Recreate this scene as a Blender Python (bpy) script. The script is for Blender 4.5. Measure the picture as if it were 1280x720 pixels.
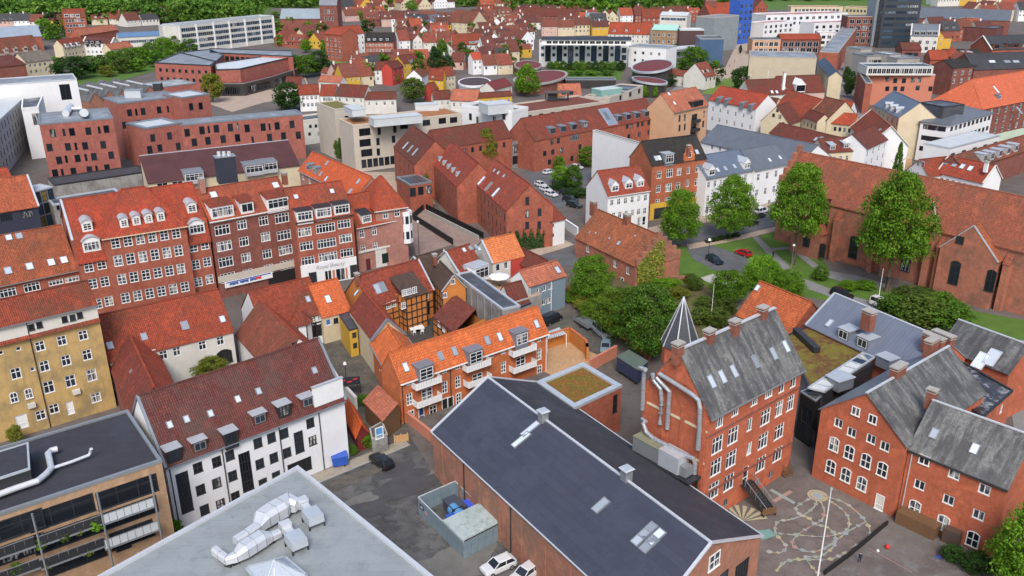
import bpy,math,random
import numpy as np
from mathutils import Vector,Matrix
random.seed(7)
rnd = random.random
for o in list(bpy.data.objects): bpy.data.objects.remove(o)
S = bpy.context.scene
COL = S.collection

# ------------------------------------------------------------------ camera, light, exposure
CAM_H = 65.0
FPX = 1085.0                        # focal length in photo pixels (1280 wide)
PITCH = math.atan(435.0/FPX)
ROLL = -math.asin(16.0*math.tan(PITCH)/FPX)
FW = Vector((0,math.cos(PITCH),-math.sin(PITCH)))
_r = Vector((1,0,0)); _u = Vector((0,math.sin(PITCH),math.cos(PITCH)))
RT = _r*math.cos(ROLL)+_u*math.sin(ROLL)
UP = -_r*math.sin(ROLL)+_u*math.cos(ROLL)
cd = bpy.data.cameras.new('camera'); cam = bpy.data.objects.new('camera',cd); COL.objects.link(cam)
cd.sensor_width = 36.0; cd.lens = FPX/1280*36.0; cd.clip_end = 9000; cd.clip_start = 1.0
cam.matrix_world = Matrix(((RT.x,UP.x,-FW.x,0),(RT.y,UP.y,-FW.y,0),(RT.z,UP.z,-FW.z,CAM_H),(0,0,0,1)))
S.camera = cam
SUN_EL,SUN_AZ = math.radians(48),math.radians(180)     # azimuth clockwise from +Y: behind the camera
w = bpy.data.worlds.new('World'); S.world = w; w.use_nodes = True
wn = w.node_tree.nodes; bg = wn['Background']
sky = wn.new('ShaderNodeTexSky'); sky.sky_type = 'NISHITA'; sky.sun_disc = False
sky.sun_elevation = SUN_EL; sky.sun_rotation = SUN_AZ
sky.air_density = 1.0; sky.dust_density = 3.0; sky.ozone_density = 1.0
w.node_tree.links.new(sky.outputs[0],bg.inputs[0]); bg.inputs[1].default_value = 0.125
ld = bpy.data.lights.new('sun','SUN'); ld.energy = 1.5; ld.angle = math.radians(22); ld.color = (1.0,0.965,0.92)
sun = bpy.data.objects.new('sun',ld); COL.objects.link(sun)
sd = Vector((math.sin(SUN_AZ)*math.cos(SUN_EL),math.cos(SUN_AZ)*math.cos(SUN_EL),math.sin(SUN_EL)))
sun.rotation_euler = sd.to_track_quat('Z','Y').to_euler(); sun.location = (0,-50,200)
S.view_settings.view_transform = 'Standard'; S.view_settings.look = 'None'
S.view_settings.exposure = 0.66; S.view_settings.gamma = 1.0; S.view_settings.use_curve_mapping = False
S.render.engine = 'CYCLES'; S.cycles.use_denoising = True
S.cycles.max_bounces = 4; S.cycles.diffuse_bounces = 1; S.cycles.glossy_bounces = 2; S.cycles.transparent_max_bounces = 4

# ------------------------------------------------------------------ photo pixel -> place
EYE = Vector((0,0,CAM_H))
def ray(u,v): return FW*FPX + RT*(u-640) - UP*(v-360)
def P(u,v,z=0.0):
    d = ray(u,v); t = (z-CAM_H)/d.z
    return Vector((d.x*t,d.y*t,z))
def P2(u,v,z=0.0): return P(u,v,z).xy
def on_plane(u,v,p,n):
    d = ray(u,v); t = (p-EYE).dot(n)/d.dot(n)
    return EYE+d*t

# ------------------------------------------------------------------ materials
MATS = {}
def nt(name):
    m = bpy.data.materials.new(name); m.use_nodes = True
    t = m.node_tree; b = t.nodes['Principled BSDF']; return m,t,b
def N(t,typ,**kw):
    n = t.nodes.new(typ)
    for k,v in kw.items():
        if k.startswith('i_'):
            n.inputs[k[2:].replace('_',' ')].default_value = v
        else: setattr(n,k,v)
    return n
def c4(c): return (c[0],c[1],c[2],1)
def mul(c,k): return tuple(min(1,x*k) for x in c[:3])
def noise(t,vec,scale,detail=3,rough=.6):
    n = N(t,'ShaderNodeTexNoise'); n.inputs['Scale'].default_value = scale; n.inputs['Detail'].default_value = detail
    n.inputs['Roughness'].default_value = rough; t.links.new(vec,n.inputs['Vector']); return n.outputs['Fac']
def ramp(t,fac,lo,hi,c0=(0,0,0),c1=(1,1,1)):
    r = N(t,'ShaderNodeValToRGB'); r.color_ramp.elements[0].position = lo; r.color_ramp.elements[1].position = hi
    r.color_ramp.elements[0].color = c4(c0); r.color_ramp.elements[1].color = c4(c1); t.links.new(fac,r.inputs[0]); return r.outputs[0]
def mix(t,fac,a,b,mode='MIX'):
    m = N(t,'ShaderNodeMix',data_type='RGBA',blend_type=mode)
    if isinstance(fac,(int,float)): m.inputs[0].default_value = fac
    else: t.links.new(fac,m.inputs[0])
    for s,x in ((6,a),(7,b)):
        if isinstance(x,tuple): m.inputs[s].default_value = c4(x)
        else: t.links.new(x,m.inputs[s])
    return m.outputs[2]
def coords(t):
    n = N(t,'ShaderNodeTexCoord'); return n.outputs['UV'],n.outputs['Object']
def bump(t,b,h,strength,dist):
    n = N(t,'ShaderNodeBump'); n.inputs['Strength'].default_value = strength; n.inputs['Distance'].default_value = dist
    t.links.new(h,n.inputs['Height']); t.links.new(n.outputs[0],b.inputs['Normal'])
def objrand(t):
    return N(t,'ShaderNodeObjectInfo').outputs['Random']

def m_plain(name,col,rough=.7,metal=0.0,var=.12,scale=1.5):
    if name in MATS: return MATS[name]
    m,t,b = nt(name); uv,ob = coords(t)
    f = noise(t,ob,scale,5)
    c = mix(t,f,mul(col,1-var*2),mul(col,1+var*2))
    t.links.new(c,b.inputs['Base Color']); b.inputs['Roughness'].default_value = rough; b.inputs['Metallic'].default_value = metal
    MATS[name] = m; return m
def m_brick(name,col,col2=None,stain=.35,tint=None):
    if name in MATS: return MATS[name]
    m,t,b = nt(name); uv,ob = coords(t)
    col2 = col2 or mul(col,.62)
    br = N(t,'ShaderNodeTexBrick'); t.links.new(uv,br.inputs['Vector'])
    br.inputs['Scale'].default_value = 1.0; br.inputs['Brick Width'].default_value = .26; br.inputs['Row Height'].default_value = .085
    br.inputs['Mortar Size'].default_value = .006; br.inputs['Color1'].default_value = c4(mul(col,1.12)); br.inputs['Color2'].default_value = c4(col2)
    br.inputs['Mortar'].default_value = c4(mix_c(col,(.32,.28,.24),.55)); br.inputs['Bias'].default_value = -.25
    big = noise(t,ob,.23,6,.65); med = noise(t,ob,1.4,4,.7)
    c = mix(t,ramp(t,med,.35,.7),br.outputs[0],mul(col,.72))
    c = mix(t,ramp(t,big,.45,.62),c,mix(t,stain*1.1,c,tint or mul(col,.45)))
    mp = N(t,'ShaderNodeMapping'); mp.inputs['Scale'].default_value = (.9,.12,1); t.links.new(uv,mp.inputs[0]); sk = noise(t,mp.outputs[0],1.2,6,.75); c = mix(t,ramp(t,sk,.52,.72),c,mix(t,.4,c,mul(col,.38))); pl = noise(t,ob,.5,2,.4); c = mix(t,ramp(t,pl,.6,.68),c,mix(t,.3,c,mul(col,1.5)))
    t.links.new(c,b.inputs['Base Color']); b.inputs['Roughness'].default_value = .9
    bump(t,b,br.outputs['Fac'],-.4,.01)
    MATS[name] = m; return m
def mix_c(a,b,k): return tuple(x*(1-k)+y*k for x,y in zip(a,b))
def m_tile(name,col,col2=None,moss=.25,mosscol=(.07,.055,.035),streak=.3,tw=.27,th=.40,rel=1.0):
    if name in MATS: return MATS[name]
    m,t,b = nt(name); uv,ob = coords(t)
    col2 = col2 or mul(col,.66)
    br = N(t,'ShaderNodeTexBrick'); t.links.new(uv,br.inputs['Vector']); br.offset = 0.0
    br.inputs['Scale'].default_value = 1.0; br.inputs['Brick Width'].default_value = tw; br.inputs['Row Height'].default_value = th
    br.inputs['Mortar Size'].default_value = .034; br.inputs['Mortar Smooth'].default_value = .6
    br.inputs['Color1'].default_value = c4(mul(col,1.3)); br.inputs['Color2'].default_value = c4(col2); br.inputs['Mortar'].default_value = c4(mul(col,.30))
    big = noise(t,ob,.16,6,.7); med = noise(t,ob,.9,5,.7)
    mp = N(t,'ShaderNodeMapping'); mp.inputs['Scale'].default_value = (1.3,.09,1); t.links.new(uv,mp.inputs[0])
    st = noise(t,mp.outputs[0],1.6,4,.7)
    c = mix(t,ramp(t,med,.35,.95),br.outputs[0],mix_c(col,col2,.8))
    c = mix(t,ramp(t,st,.47,.68),c,mix(t,streak*1.25,c,mosscol))
    c = mix(t,ramp(t,big,.46,.62),c,mix(t,moss*1.3,c,mosscol)); pt = noise(t,ob,.55,3,.5); c = mix(t,ramp(t,pt,.6,.64),c,mix(t,.28,c,mul(col,1.45)))
    t.links.new(c,b.inputs['Base Color']); b.inputs['Roughness'].default_value = .78; b.inputs['Specular IOR Level'].default_value = .3
    wv = N(t,'ShaderNodeTexWave',wave_type='BANDS',bands_direction='X'); wv.inputs['Scale'].default_value = 0.314/tw
    t.links.new(uv,wv.inputs['Vector'])
    sep = N(t,'ShaderNodeSeparateXYZ'); t.links.new(uv,sep.inputs[0])
    fr = N(t,'ShaderNodeMath',operation='MULTIPLY'); fr.inputs[1].default_value = 1/th; t.links.new(sep.outputs[1],fr.inputs[0])
    fr2 = N(t,'ShaderNodeMath',operation='FRACT'); t.links.new(fr.outputs[0],fr2.inputs[0])
    sm = N(t,'ShaderNodeMath',operation='SUBTRACT'); t.links.new(wv.outputs['Fac'],sm.inputs[0]); t.links.new(fr2.outputs[0],sm.inputs[1])
    bump(t,b,sm.outputs[0],.85*rel,.06)
    MATS[name] = m; return m
def m_plaster(name,col,dirt=.3,dcol=None):
    if name in MATS: return MATS[name]
    m,t,b = nt(name); uv,ob = coords(t)
    big = noise(t,ob,.3,6,.7)
    mp = N(t,'ShaderNodeMapping'); mp.inputs['Scale'].default_value = (1.5,.12,1); t.links.new(uv,mp.inputs[0])
    st = noise(t,mp.outputs[0],1.3,5,.75); fine = noise(t,ob,4,4,.7)
    d = dcol or mul(col,.5)
    c = mix(t,ramp(t,big,.44,.66),col,mix(t,dirt,col,d))
    c = mix(t,ramp(t,st,.5,.74),c,mix(t,dirt*.8,c,d))
    c = mix(t,fine,c,mix(t,.14,c,(0,0,0)))
    t.links.new(c,b.inputs['Base Color']); b.inputs['Roughness'].default_value = .85
    bump(t,b,fine,.15,.02)
    MATS[name] = m; return m
def m_glass(name,col=(.018,.024,.034),curtain_share=.18,rough=.06):
    if name in MATS: return MATS[name]
    m,t,b = nt(name); uv,ob = coords(t); r = objrand(t)
    mp = N(t,'ShaderNodeMapping'); mp.inputs['Scale'].default_value = (1.6,.25,1); t.links.new(uv,mp.inputs[0]); ad = N(t,'ShaderNodeVectorMath',operation='ADD'); t.links.new(mp.outputs[0],ad.inputs[0]); cx = N(t,'ShaderNodeCombineXYZ'); ml = N(t,'ShaderNodeMath',operation='MULTIPLY'); ml.inputs[1].default_value = 57.0; t.links.new(r,ml.inputs[0]); t.links.new(ml.outputs[0],cx.inputs[0]); t.links.new(ml.outputs[0],cx.inputs[1]); t.links.new(cx.outputs[0],ad.inputs[1])
    cu = noise(t,ad.outputs[0],1.3,2); glass = mix(t,r,mul(col,.6),mul(col,2.2)); curt = mix(t,r,(.22,.21,.19),(.48,.47,.44))
    c = mix(t,ramp(t,r,1-curtain_share-.02,1-curtain_share+.02),glass,mix(t,ramp(t,cu,.42,.52),curt,glass))  # pale curtain colour on a random share of the panes
    t.links.new(c,b.inputs['Base Color']); b.inputs['Roughness'].default_value = rough; b.inputs['Specular IOR Level'].default_value = .55
    MATS[name] = m; return m
def m_seam(name,col,w=.5,rough=.45,metal=.35,var=.2,seam=.6,dirt=None):
    """sheet metal or felt with standing seams running up the slope"""
    if name in MATS: return MATS[name]
    m,t,b = nt(name); uv,ob = coords(t)
    sep = N(t,'ShaderNodeSeparateXYZ'); t.links.new(uv,sep.inputs[0])
    a = N(t,'ShaderNodeMath',operation='MULTIPLY'); a.inputs[1].default_value = 1/w; t.links.new(sep.outputs[0],a.inputs[0])
    f = N(t,'ShaderNodeMath',operation='FRACT'); t.links.new(a.outputs[0],f.inputs[0])
    g = N(t,'ShaderNodeMath',operation='GREATER_THAN'); g.inputs[1].default_value = .9; t.links.new(f.outputs[0],g.inputs[0])
    big = noise(t,ob,.25,6,.7); mp = N(t,'ShaderNodeMapping'); mp.inputs['Scale'].default_value = (1.2,.15,1); t.links.new(uv,mp.inputs[0])
    st = noise(t,mp.outputs[0],1.5,5,.7)
    c = mix(t,big,mul(col,1-var*1.6),mul(col,1+var*1.6)); c = mix(t,ramp(t,st,.45,.8),c,mix(t,.4,c,dirt or mul(col,.5)))
    c = mix(t,mix(t,seam,(0,0,0),g.outputs[0],'MIX'),c,mul(col,.6))
    t.links.new(c,b.inputs['Base Color']); b.inputs['Roughness'].default_value = rough; b.inputs['Metallic'].default_value = metal
    bump(t,b,g.outputs[0],.5,.04)
    MATS[name] = m; return m
def m_slate(name,col,col2,lich=(.30,.29,.24),la=.35):
    if name in MATS: return MATS[name]
    m,t,b = nt(name); uv,ob = coords(t)
    br = N(t,'ShaderNodeTexBrick'); t.links.new(uv,br.inputs['Vector'])
    br.inputs['Brick Width'].default_value = .32; br.inputs['Row Height'].default_value = .26; br.inputs['Mortar Size'].default_value = .012; br.inputs['Scale'].default_value = 1
    br.inputs['Color1'].default_value = c4(mul(col,1.15)); br.inputs['Color2'].default_value = c4(mul(col,.75)); br.inputs['Mortar'].default_value = c4(mul(col,.45))
    mp = N(t,'ShaderNodeMapping'); mp.inputs['Scale'].default_value = (1.1,.16,1); t.links.new(uv,mp.inputs[0])
    st = noise(t,mp.outputs[0],.9,7,.75); big = noise(t,ob,.22,7,.72); sp = noise(t,ob,.8,6,.75)
    c = mix(t,ramp(t,st,.42,.56),br.outputs[0],mix(t,.88,br.outputs[0],col2))
    c = mix(t,ramp(t,big,.48,.6),c,mix(t,.78,c,col2))
    c = mix(t,ramp(t,sp,.56,.74),c,mix(t,la,c,lich))
    t.links.new(c,b.inputs['Base Color']); b.inputs['Roughness'].default_value = .62
    bump(t,b,br.outputs['Fac'],-.4,.02)
    MATS[name] = m; return m
def m_mottle(name,cols,scale=.4,rough=.9,lo=.35,hi=.65,fine=8.0,famt=.25,detail=6):
    """ground-like surface: two or three colours broken up at two scales"""
    if name in MATS: return MATS[name]
    m,t,b = nt(name); uv,ob = coords(t)
    f1 = noise(t,ob,scale,detail,.7); f2 = noise(t,ob,scale*3.7,5,.7); f3 = noise(t,ob,fine,3,.7)
    c = mix(t,ramp(t,f1,lo,hi),cols[0],cols[1])
    if len(cols) > 2: c = mix(t,ramp(t,f2,.5,.7),c,cols[2])
    c = mix(t,ramp(t,f3,.3,.7),mix(t,famt,c,(0,0,0)),c)
    t.links.new(c,b.inputs['Base Color']); b.inputs['Roughness'].default_value = rough
    bump(t,b,f3,.2,.03)
    MATS[name] = m; return m
def m_felt(name,cols,rough=.6,sheet=1.0,joint=.35,patch=.5):
    """flat roof covering: felt strips with joints, ponding stains, repaired patches"""
    if name in MATS: return MATS[name]
    m,t,b = nt(name); uv,ob = coords(t)
    br = N(t,'ShaderNodeTexBrick'); t.links.new(uv,br.inputs['Vector']); br.inputs['Scale'].default_value = 1; br.inputs['Brick Width'].default_value = 7.0; br.inputs['Row Height'].default_value = sheet
    br.inputs['Mortar Size'].default_value = .022; br.inputs['Color1'].default_value = c4(mul(cols[0],1.1)); br.inputs['Color2'].default_value = c4(mul(cols[0],.93)); br.inputs['Mortar'].default_value = c4(mul(cols[0],1-joint))
    f1 = noise(t,ob,.13,8,.72); f2 = noise(t,ob,.45,7,.75); f3 = noise(t,ob,3,4,.7)
    c = mix(t,ramp(t,f1,.47,.58),br.outputs[0],mix(t,.8,br.outputs[0],cols[1]))
    c = mix(t,ramp(t,f2,.55,.66),c,mix(t,patch,c,cols[2])); c = mix(t,ramp(t,f3,.45,.8),c,mix(t,.25,c,mul(cols[1],.6)))
    t.links.new(c,b.inputs['Base Color']); rr = N(t,'ShaderNodeMapRange'); t.links.new(f1,rr.inputs[0]); rr.inputs[1].default_value = .4; rr.inputs[2].default_value = .62; rr.inputs[3].default_value = rough+.15; rr.inputs[4].default_value = max(.12,rough-.25); t.links.new(rr.outputs[0],b.inputs['Roughness'])
    bump(t,b,br.outputs['Fac'],-.3,.02)
    MATS[name] = m; return m
def m_leaf(name,col,col2):
    if name in MATS: return MATS[name]
    m,t,b = nt(name); uv,ob = coords(t)
    at = N(t,'ShaderNodeUVMap'); sep = N(t,'ShaderNodeSeparateXYZ'); t.links.new(uv,sep.inputs[0])
    r = objrand(t)
    c = mix(t,sep.outputs[0],col,col2)
    hsv = N(t,'ShaderNodeHueSaturation'); t.links.new(c,hsv.inputs['Color'])
    mr = N(t,'ShaderNodeMapRange'); t.links.new(r,mr.inputs[0]); mr.inputs[3].default_value = .75; mr.inputs[4].default_value = 1.25; t.links.new(mr.outputs[0],hsv.inputs['Value'])
    t.links.new(hsv.outputs[0],b.inputs['Base Color']); b.inputs['Roughness'].default_value = .6; b.inputs['Specular IOR Level'].default_value = .25
    tr = N(t,'ShaderNodeBsdfTranslucent'); t.links.new(hsv.outputs[0],tr.inputs[0])
    mx = N(t,'ShaderNodeMixShader'); mx.inputs[0].default_value = .3; t.links.new(b.outputs[0],mx.inputs[1]); t.links.new(tr.outputs[0],mx.inputs[2])
    t.links.new(mx.outputs[0],t.nodes['Material Output'].inputs[0])
    MATS[name] = m; return m

# ------------------------------------------------------------------ mesh collecting
class MB:
    def __init__(s): s.v = []; s.f = []; s.uv = []; s.mi = []
    def face(s,pts,uv=None,mi=0):
        i = len(s.v); pts = [Vector(p) for p in pts]; s.v += pts; s.f.append(tuple(range(i,i+len(pts))))
        if uv is None:
            n = Vector((0,0,0))
            for a,b_ in zip(pts,pts[1:]+pts[:1]): n += a.cross(b_)
            n = n.normalized() if n.length > 1e-12 else Vector((0,0,1))
            if abs(n.z) > .98: uv = [(p.x,p.y) for p in pts]
            else:
                e = Vector((-n.y,n.x,0)).normalized(); q = n.cross(e); uv = [(p.dot(e),p.dot(q)) for p in pts]
        s.uv.append(uv); s.mi.append(mi)
    def box(s,c,size,rz=0.0,mi=0,taper=1.0,M=None):
        x,y,z = (k/2 for k in size); ca,sa = math.cos(rz),math.sin(rz); c = Vector(c)
        def q(a,b_,d):
            k = taper if d > 0 else 1.0
            p = Vector((a*x*k,b_*y*k,d*z))
            if M is not None: return c+M@p
            return c+Vector((p.x*ca-p.y*sa,p.x*sa+p.y*ca,p.z))
        V = {(a,b_,d): q(a,b_,d) for a in (-1,1) for b_ in (-1,1) for d in (-1,1)}
        for fs in (((-1,-1,-1),(1,-1,-1),(1,-1,1),(-1,-1,1)),((1,-1,-1),(1,1,-1),(1,1,1),(1,-1,1)),((1,1,-1),(-1,1,-1),(-1,1,1),(1,1,1)),
                   ((-1,1,-1),(-1,-1,-1),(-1,-1,1),(-1,1,1)),((-1,-1,1),(1,-1,1),(1,1,1),(-1,1,1)),((-1,1,-1),(1,1,-1),(1,-1,-1),(-1,-1,-1))):
            s.face([V[k] for k in fs],mi=mi)
    def beam(s,a,b_,w,h,mi=0,up=Vector((0,0,1))):
        a,b_ = Vector(a),Vector(b_); d = (b_-a); L = d.length
        if L < 1e-6: return
        d.normalize(); x = d.cross(up)
        if x.length < 1e-4: x = Vector((1,0,0))
        x.normalize(); z = x.cross(d)
        M = Matrix((x,d,z)).transposed(); s.box((a+b_)/2,(w,L,h),M=M,mi=mi)
    def tube(s,pts,r,n=8,mi=0,cap=True,r2=None):
        pts = [Vector(p) for p in pts]; rings = []
        for i,p in enumerate(pts):
            d = (pts[min(i+1,len(pts)-1)]-pts[max(i-1,0)]).normalized()
            x = d.cross(Vector((0,0,1)))
            if x.length < 1e-3: x = Vector((1,0,0))
            x.normalize(); y = d.cross(x); rr = r if r2 is None else r+(r2-r)*i/(len(pts)-1)
            rings.append([p+(x*math.cos(2*math.pi*k/n)+y*math.sin(2*math.pi*k/n))*rr for k in range(n)])
        for a,b_ in zip(rings,rings[1:]):
            for k in range(n): s.face([a[k],b_[k],b_[(k+1) % n],a[(k+1) % n]],mi=mi)
        if cap: s.face(rings[0],mi=mi); s.face(rings[-1][::-1],mi=mi)
    def prism(s,poly,z0,z1,mi=0,mtop=None,bottom=False):
        n = len(poly)
        for i in range(n):
            a,b_ = poly[i],poly[(i+1) % n]; L = (Vector(b_[:2])-Vector(a[:2])).length
            s.face([(a[0],a[1],z0),(b_[0],b_[1],z0),(b_[0],b_[1],z1),(a[0],a[1],z1)],[(0,z0),(L,z0),(L,z1),(0,z1)],mi)
        s.face([(p[0],p[1],z1) for p in poly],mi=mi if mtop is None else mtop)
        if bottom: s.face([(p[0],p[1],z0) for p in poly][::-1],mi=mi)
    def slab(s,polys,t,mi=0,mside=None):
        """roof skin: polys (3-D, upward) are the top, thickness t straight down"""
        from collections import Counter
        key = lambda p: (round(p[0],3),round(p[1],3),round(p[2],3))
        cnt = Counter()
        for p in polys:
            for a,b_ in zip(p,p[1:]+p[:1]): cnt[frozenset((key(a),key(b_)))] += 1
        dn = Vector((0,0,-t)); ms = mi if mside is None else mside
        for p in polys:
            p = [Vector(x) for x in p]
            s.face(p,s.roofuv(p),mi); s.face([x+dn for x in p][::-1],mi=ms)
            for a,b_ in zip(p,p[1:]+p[:1]):
                if cnt[frozenset((key(a),key(b_)))] == 1: s.face([a+dn,b_+dn,b_,a],mi=ms)
    @staticmethod
    def roofuv(p):
        n = Vector((0,0,0))
        for a,b_ in zip(p,p[1:]+p[:1]): n += a.cross(b_)
        n.normalize(); e = Vector((-n.y,n.x,0))
        e = e.normalized() if e.length > 1e-4 else Vector((1,0,0)); q = n.cross(e)
        return [(x.dot(e),x.dot(q)) for x in p]
    def mesh(s,name,mats,org=Vector((0,0,0)),smooth=False):
        me = bpy.data.meshes.new(name)
        me.from_pydata([tuple(p-org) for p in s.v],[],s.f)
        ul = me.uv_layers.new(name='UVMap')
        ul.data.foreach_set('uv',np.array([c for u in s.uv for xy in u for c in xy],dtype=np.float32))
        for m in (mats if isinstance(mats,(list,tuple)) else [mats]): me.materials.append(m)
        me.polygons.foreach_set('material_index',np.array(s.mi,dtype=np.int32))
        if smooth: me.polygons.foreach_set('use_smooth',np.ones(len(s.f),dtype=bool))
        return me
    def build(s,name,mats,parent=None,smooth=False,org=None):
        """links ONE mesh object; under a parent its points stay where they were collected"""
        if not s.f: return None
        base = root_loc(parent) if parent is not None else (Vector(org) if org is not None else Vector((0,0,0)))
        o = bpy.data.objects.new(name,s.mesh(name,mats,base,smooth)); COL.objects.link(o)
        if parent is not None: o.parent = parent
        else: o.location = base
        return o
def root_loc(o):
    p = Vector(o.location)
    while o.parent is not None: o = o.parent; p = p+Vector(o.location)
    return p
def inst(name,me,parent,loc,rz=0.0,scale=None,rot=None):
    o = bpy.data.objects.new(name,me); COL.objects.link(o); base = Vector((0,0,0))
    if parent is not None: o.parent = parent; base = root_loc(parent)
    o.location = Vector(loc)-base; o.rotation_euler = rot if rot is not None else (0,0,rz)
    if scale is not None: o.scale = scale
    return o
def tag(o,label=None,cat=None,group=None,kind=None):
    if label: o['label'] = label
    if cat: o['category'] = cat
    if group: o['group'] = group
    if kind: o['kind'] = kind
    return o
def thing(name,label,cat,loc=(0,0,0),group=None,rz=0.0):
    o = bpy.data.objects.new(name,None); COL.objects.link(o); o.location = loc; o.rotation_euler = (0,0,rz); o.empty_display_size = .5
    return tag(o,label,cat,group)

# ------------------------------------------------------------------ windows (shared meshes)
FRM = {}
def bar(mb,x0,z0,x1,z1,y0,y1):
    mb.face([(x0,y0,z0),(x1,y0,z0),(x1,y0,z1),(x0,y0,z1)])
    mb.face([(x0,y1,z0),(x0,y0,z0),(x0,y0,z1),(x0,y1,z1)]); mb.face([(x1,y0,z0),(x1,y1,z0),(x1,y1,z1),(x1,y0,z1)])
    mb.face([(x0,y0,z1),(x1,y0,z1),(x1,y1,z1),(x0,y1,z1)]); mb.face([(x0,y1,z0),(x1,y1,z0),(x1,y0,z0),(x0,y0,z0)])
BARS = {'c': ([.5],[.62]),'2': ([.5],[]),'3': ([.33,.67],[.66]),'4': ([.25,.5,.75],[.66]),'g': ([.5],[.33,.67]),'p': ([],[]),'h': ([],[.5]),
        '6': ([.167,.333,.5,.667,.833],[.66]),'q': ([.5],[.5]),'a': ([.5],[.55]),'G': ([.25,.5,.75],[.25,.5,.75]),'V': ([.2,.4,.6,.8],[]),'d': ([],[.35]),'D': ([.5],[.33,.67])}
def frame_mesh(typ,w,h,mat,fw=.12):
    k = ('f',typ,round(w,2),round(h,2),mat.name)
    if k in FRM: return FRM[k]
    mb = MB(); y0,y1 = -.07,0.0; b = min(fw,w*.12); vs,hs = BARS[typ]
    W = w/2; Hh = h/2
    bar(mb,-W,-Hh,-W+b,Hh,y0,y1); bar(mb,W-b,-Hh,W,Hh,y0,y1)
    if typ == 'a':
        n = 6; rise = w*.2
        for i in range(n):
            x0 = -W+w*i/n; x1 = -W+w*(i+1)/n
            za = Hh+rise*(1-(2*x0/w)**2); zb = Hh+rise*(1-(2*x1/w)**2)
            mb.face([(x0,y0,za-b),(x1,y0,zb-b),(x1,y0,zb),(x0,y0,za)]); mb.face([(x0,y0,za),(x1,y0,zb),(x1,y1,zb),(x0,y1,za)])
        top = Hh+rise
    else:
        bar(mb,-W+b,Hh-b,W-b,Hh,y0,y1); top = Hh
    bar(mb,-W-.04,-Hh-.02,W+.04,-Hh+b,y0-.06,y1)
    for f in vs:
        x = -W+w*f; bar(mb,x-b*.4,-Hh+b,x+b*.4,top-b,y0+.01,y1)
    for f in hs:
        z = -Hh+h*f; bar(mb,-W+b,z-b*.4,W-b,z+b*.4,y0+.02,y1)
    FRM[k] = mb.mesh('window',mat); return FRM[k]
def pane_mesh(typ,w,h,mat):
    k = ('p',typ == 'a',round(w,2),round(h,2),mat.name)
    if k in FRM: return FRM[k]
    mb = MB(); W = w/2; Hh = h/2; pts = [(-W,-.012,-Hh),(W,-.012,-Hh)]
    if typ == 'a': pts += [(W-w*i/6,-.012,Hh+w*.2*(1-(1-i/3)**2)) for i in range(7)]
    else: pts += [(W,-.012,Hh),(-W,-.012,Hh)]
    mb.face(pts); FRM[k] = mb.mesh('pane',mat); return FRM[k]
def far_window_mesh(typ,w,h,fm,gm):
    k = ('w',typ,round(w,2),round(h,2),fm.name,gm.name)
    if k in FRM: return FRM[k]
    mb = MB(); W = w/2; Hh = h/2; b = min(.12,w*.14)
    mb.face([(-W,-.02,-Hh),(W,-.02,-Hh),(W,-.02,Hh),(-W,-.02,Hh)],mi=1)
    y = -.06
    R = [(-W,-Hh,-W+b,Hh),(W-b,-Hh,W,Hh),(-W,Hh-b,W,Hh),(-W,-Hh,W,-Hh+b)]
    for f in BARS[typ][0]: R.append((-W+w*f-b*.35,-Hh,-W+w*f+b*.35,Hh))
    for f in BARS[typ][1]: R.append((-W,-Hh+h*f-b*.35,W,-Hh+h*f+b*.35))
    for i,(x0,z0,x1,z1) in enumerate(R):
        yy = y-.002*(i % 3); mb.face([(x0,yy,z0),(x1,yy,z0),(x1,yy,z1),(x0,yy,z1)])
    FRM[k] = mb.mesh('window',[fm,gm]); return FRM[k]
REV = .13
def add_window(parent,p,d,w,h,typ,fm,gm,near=True,recess=True,name='window',lvl3=False):
    """p: centre on the wall face, d: unit 2-D direction along the wall (left to right seen from outside)"""
    n = Vector((d.y,-d.x,0)); rz = math.atan2(d.y,d.x)
    q = Vector(p)-n*(REV if recess else -.012)
    if near and not lvl3:
        o = inst(name,frame_mesh(typ,w,h,fm),parent,q,rz)
        c = bpy.data.objects.new('pane',pane_mesh(typ,w,h,gm)); COL.objects.link(c); c.parent = o
    else: o = inst(name,far_window_mesh(typ,w,h,fm,gm),parent,q,rz)
    return o

# ------------------------------------------------------------------ buildings
def rect(A,B,z,depth=None,C=None,zc=None):
    """footprint: photo pixels of the front eave's ends at height z, and the depth behind it (or a pixel on the far eave)"""
    a,b = P2(*A,z),P2(*B,z); d = (b-a).normalized(); n = Vector((-d.y,d.x))
    if depth is None: depth = (P2(*C,z if zc is None else zc)-a).dot(n)
    return [a,b,b+n*depth,a+n*depth]
def gab(A,B,ze,R,rise):
    a,b = P2(*A,ze),P2(*B,ze); d = (b-a).normalized(); n = Vector((-d.y,d.x))
    return rect(A,B,ze,2*(P2(*R,ze+rise)-a).dot(n))
def polypx(L,z): return [P2(u,v,z) for u,v in L]

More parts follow.
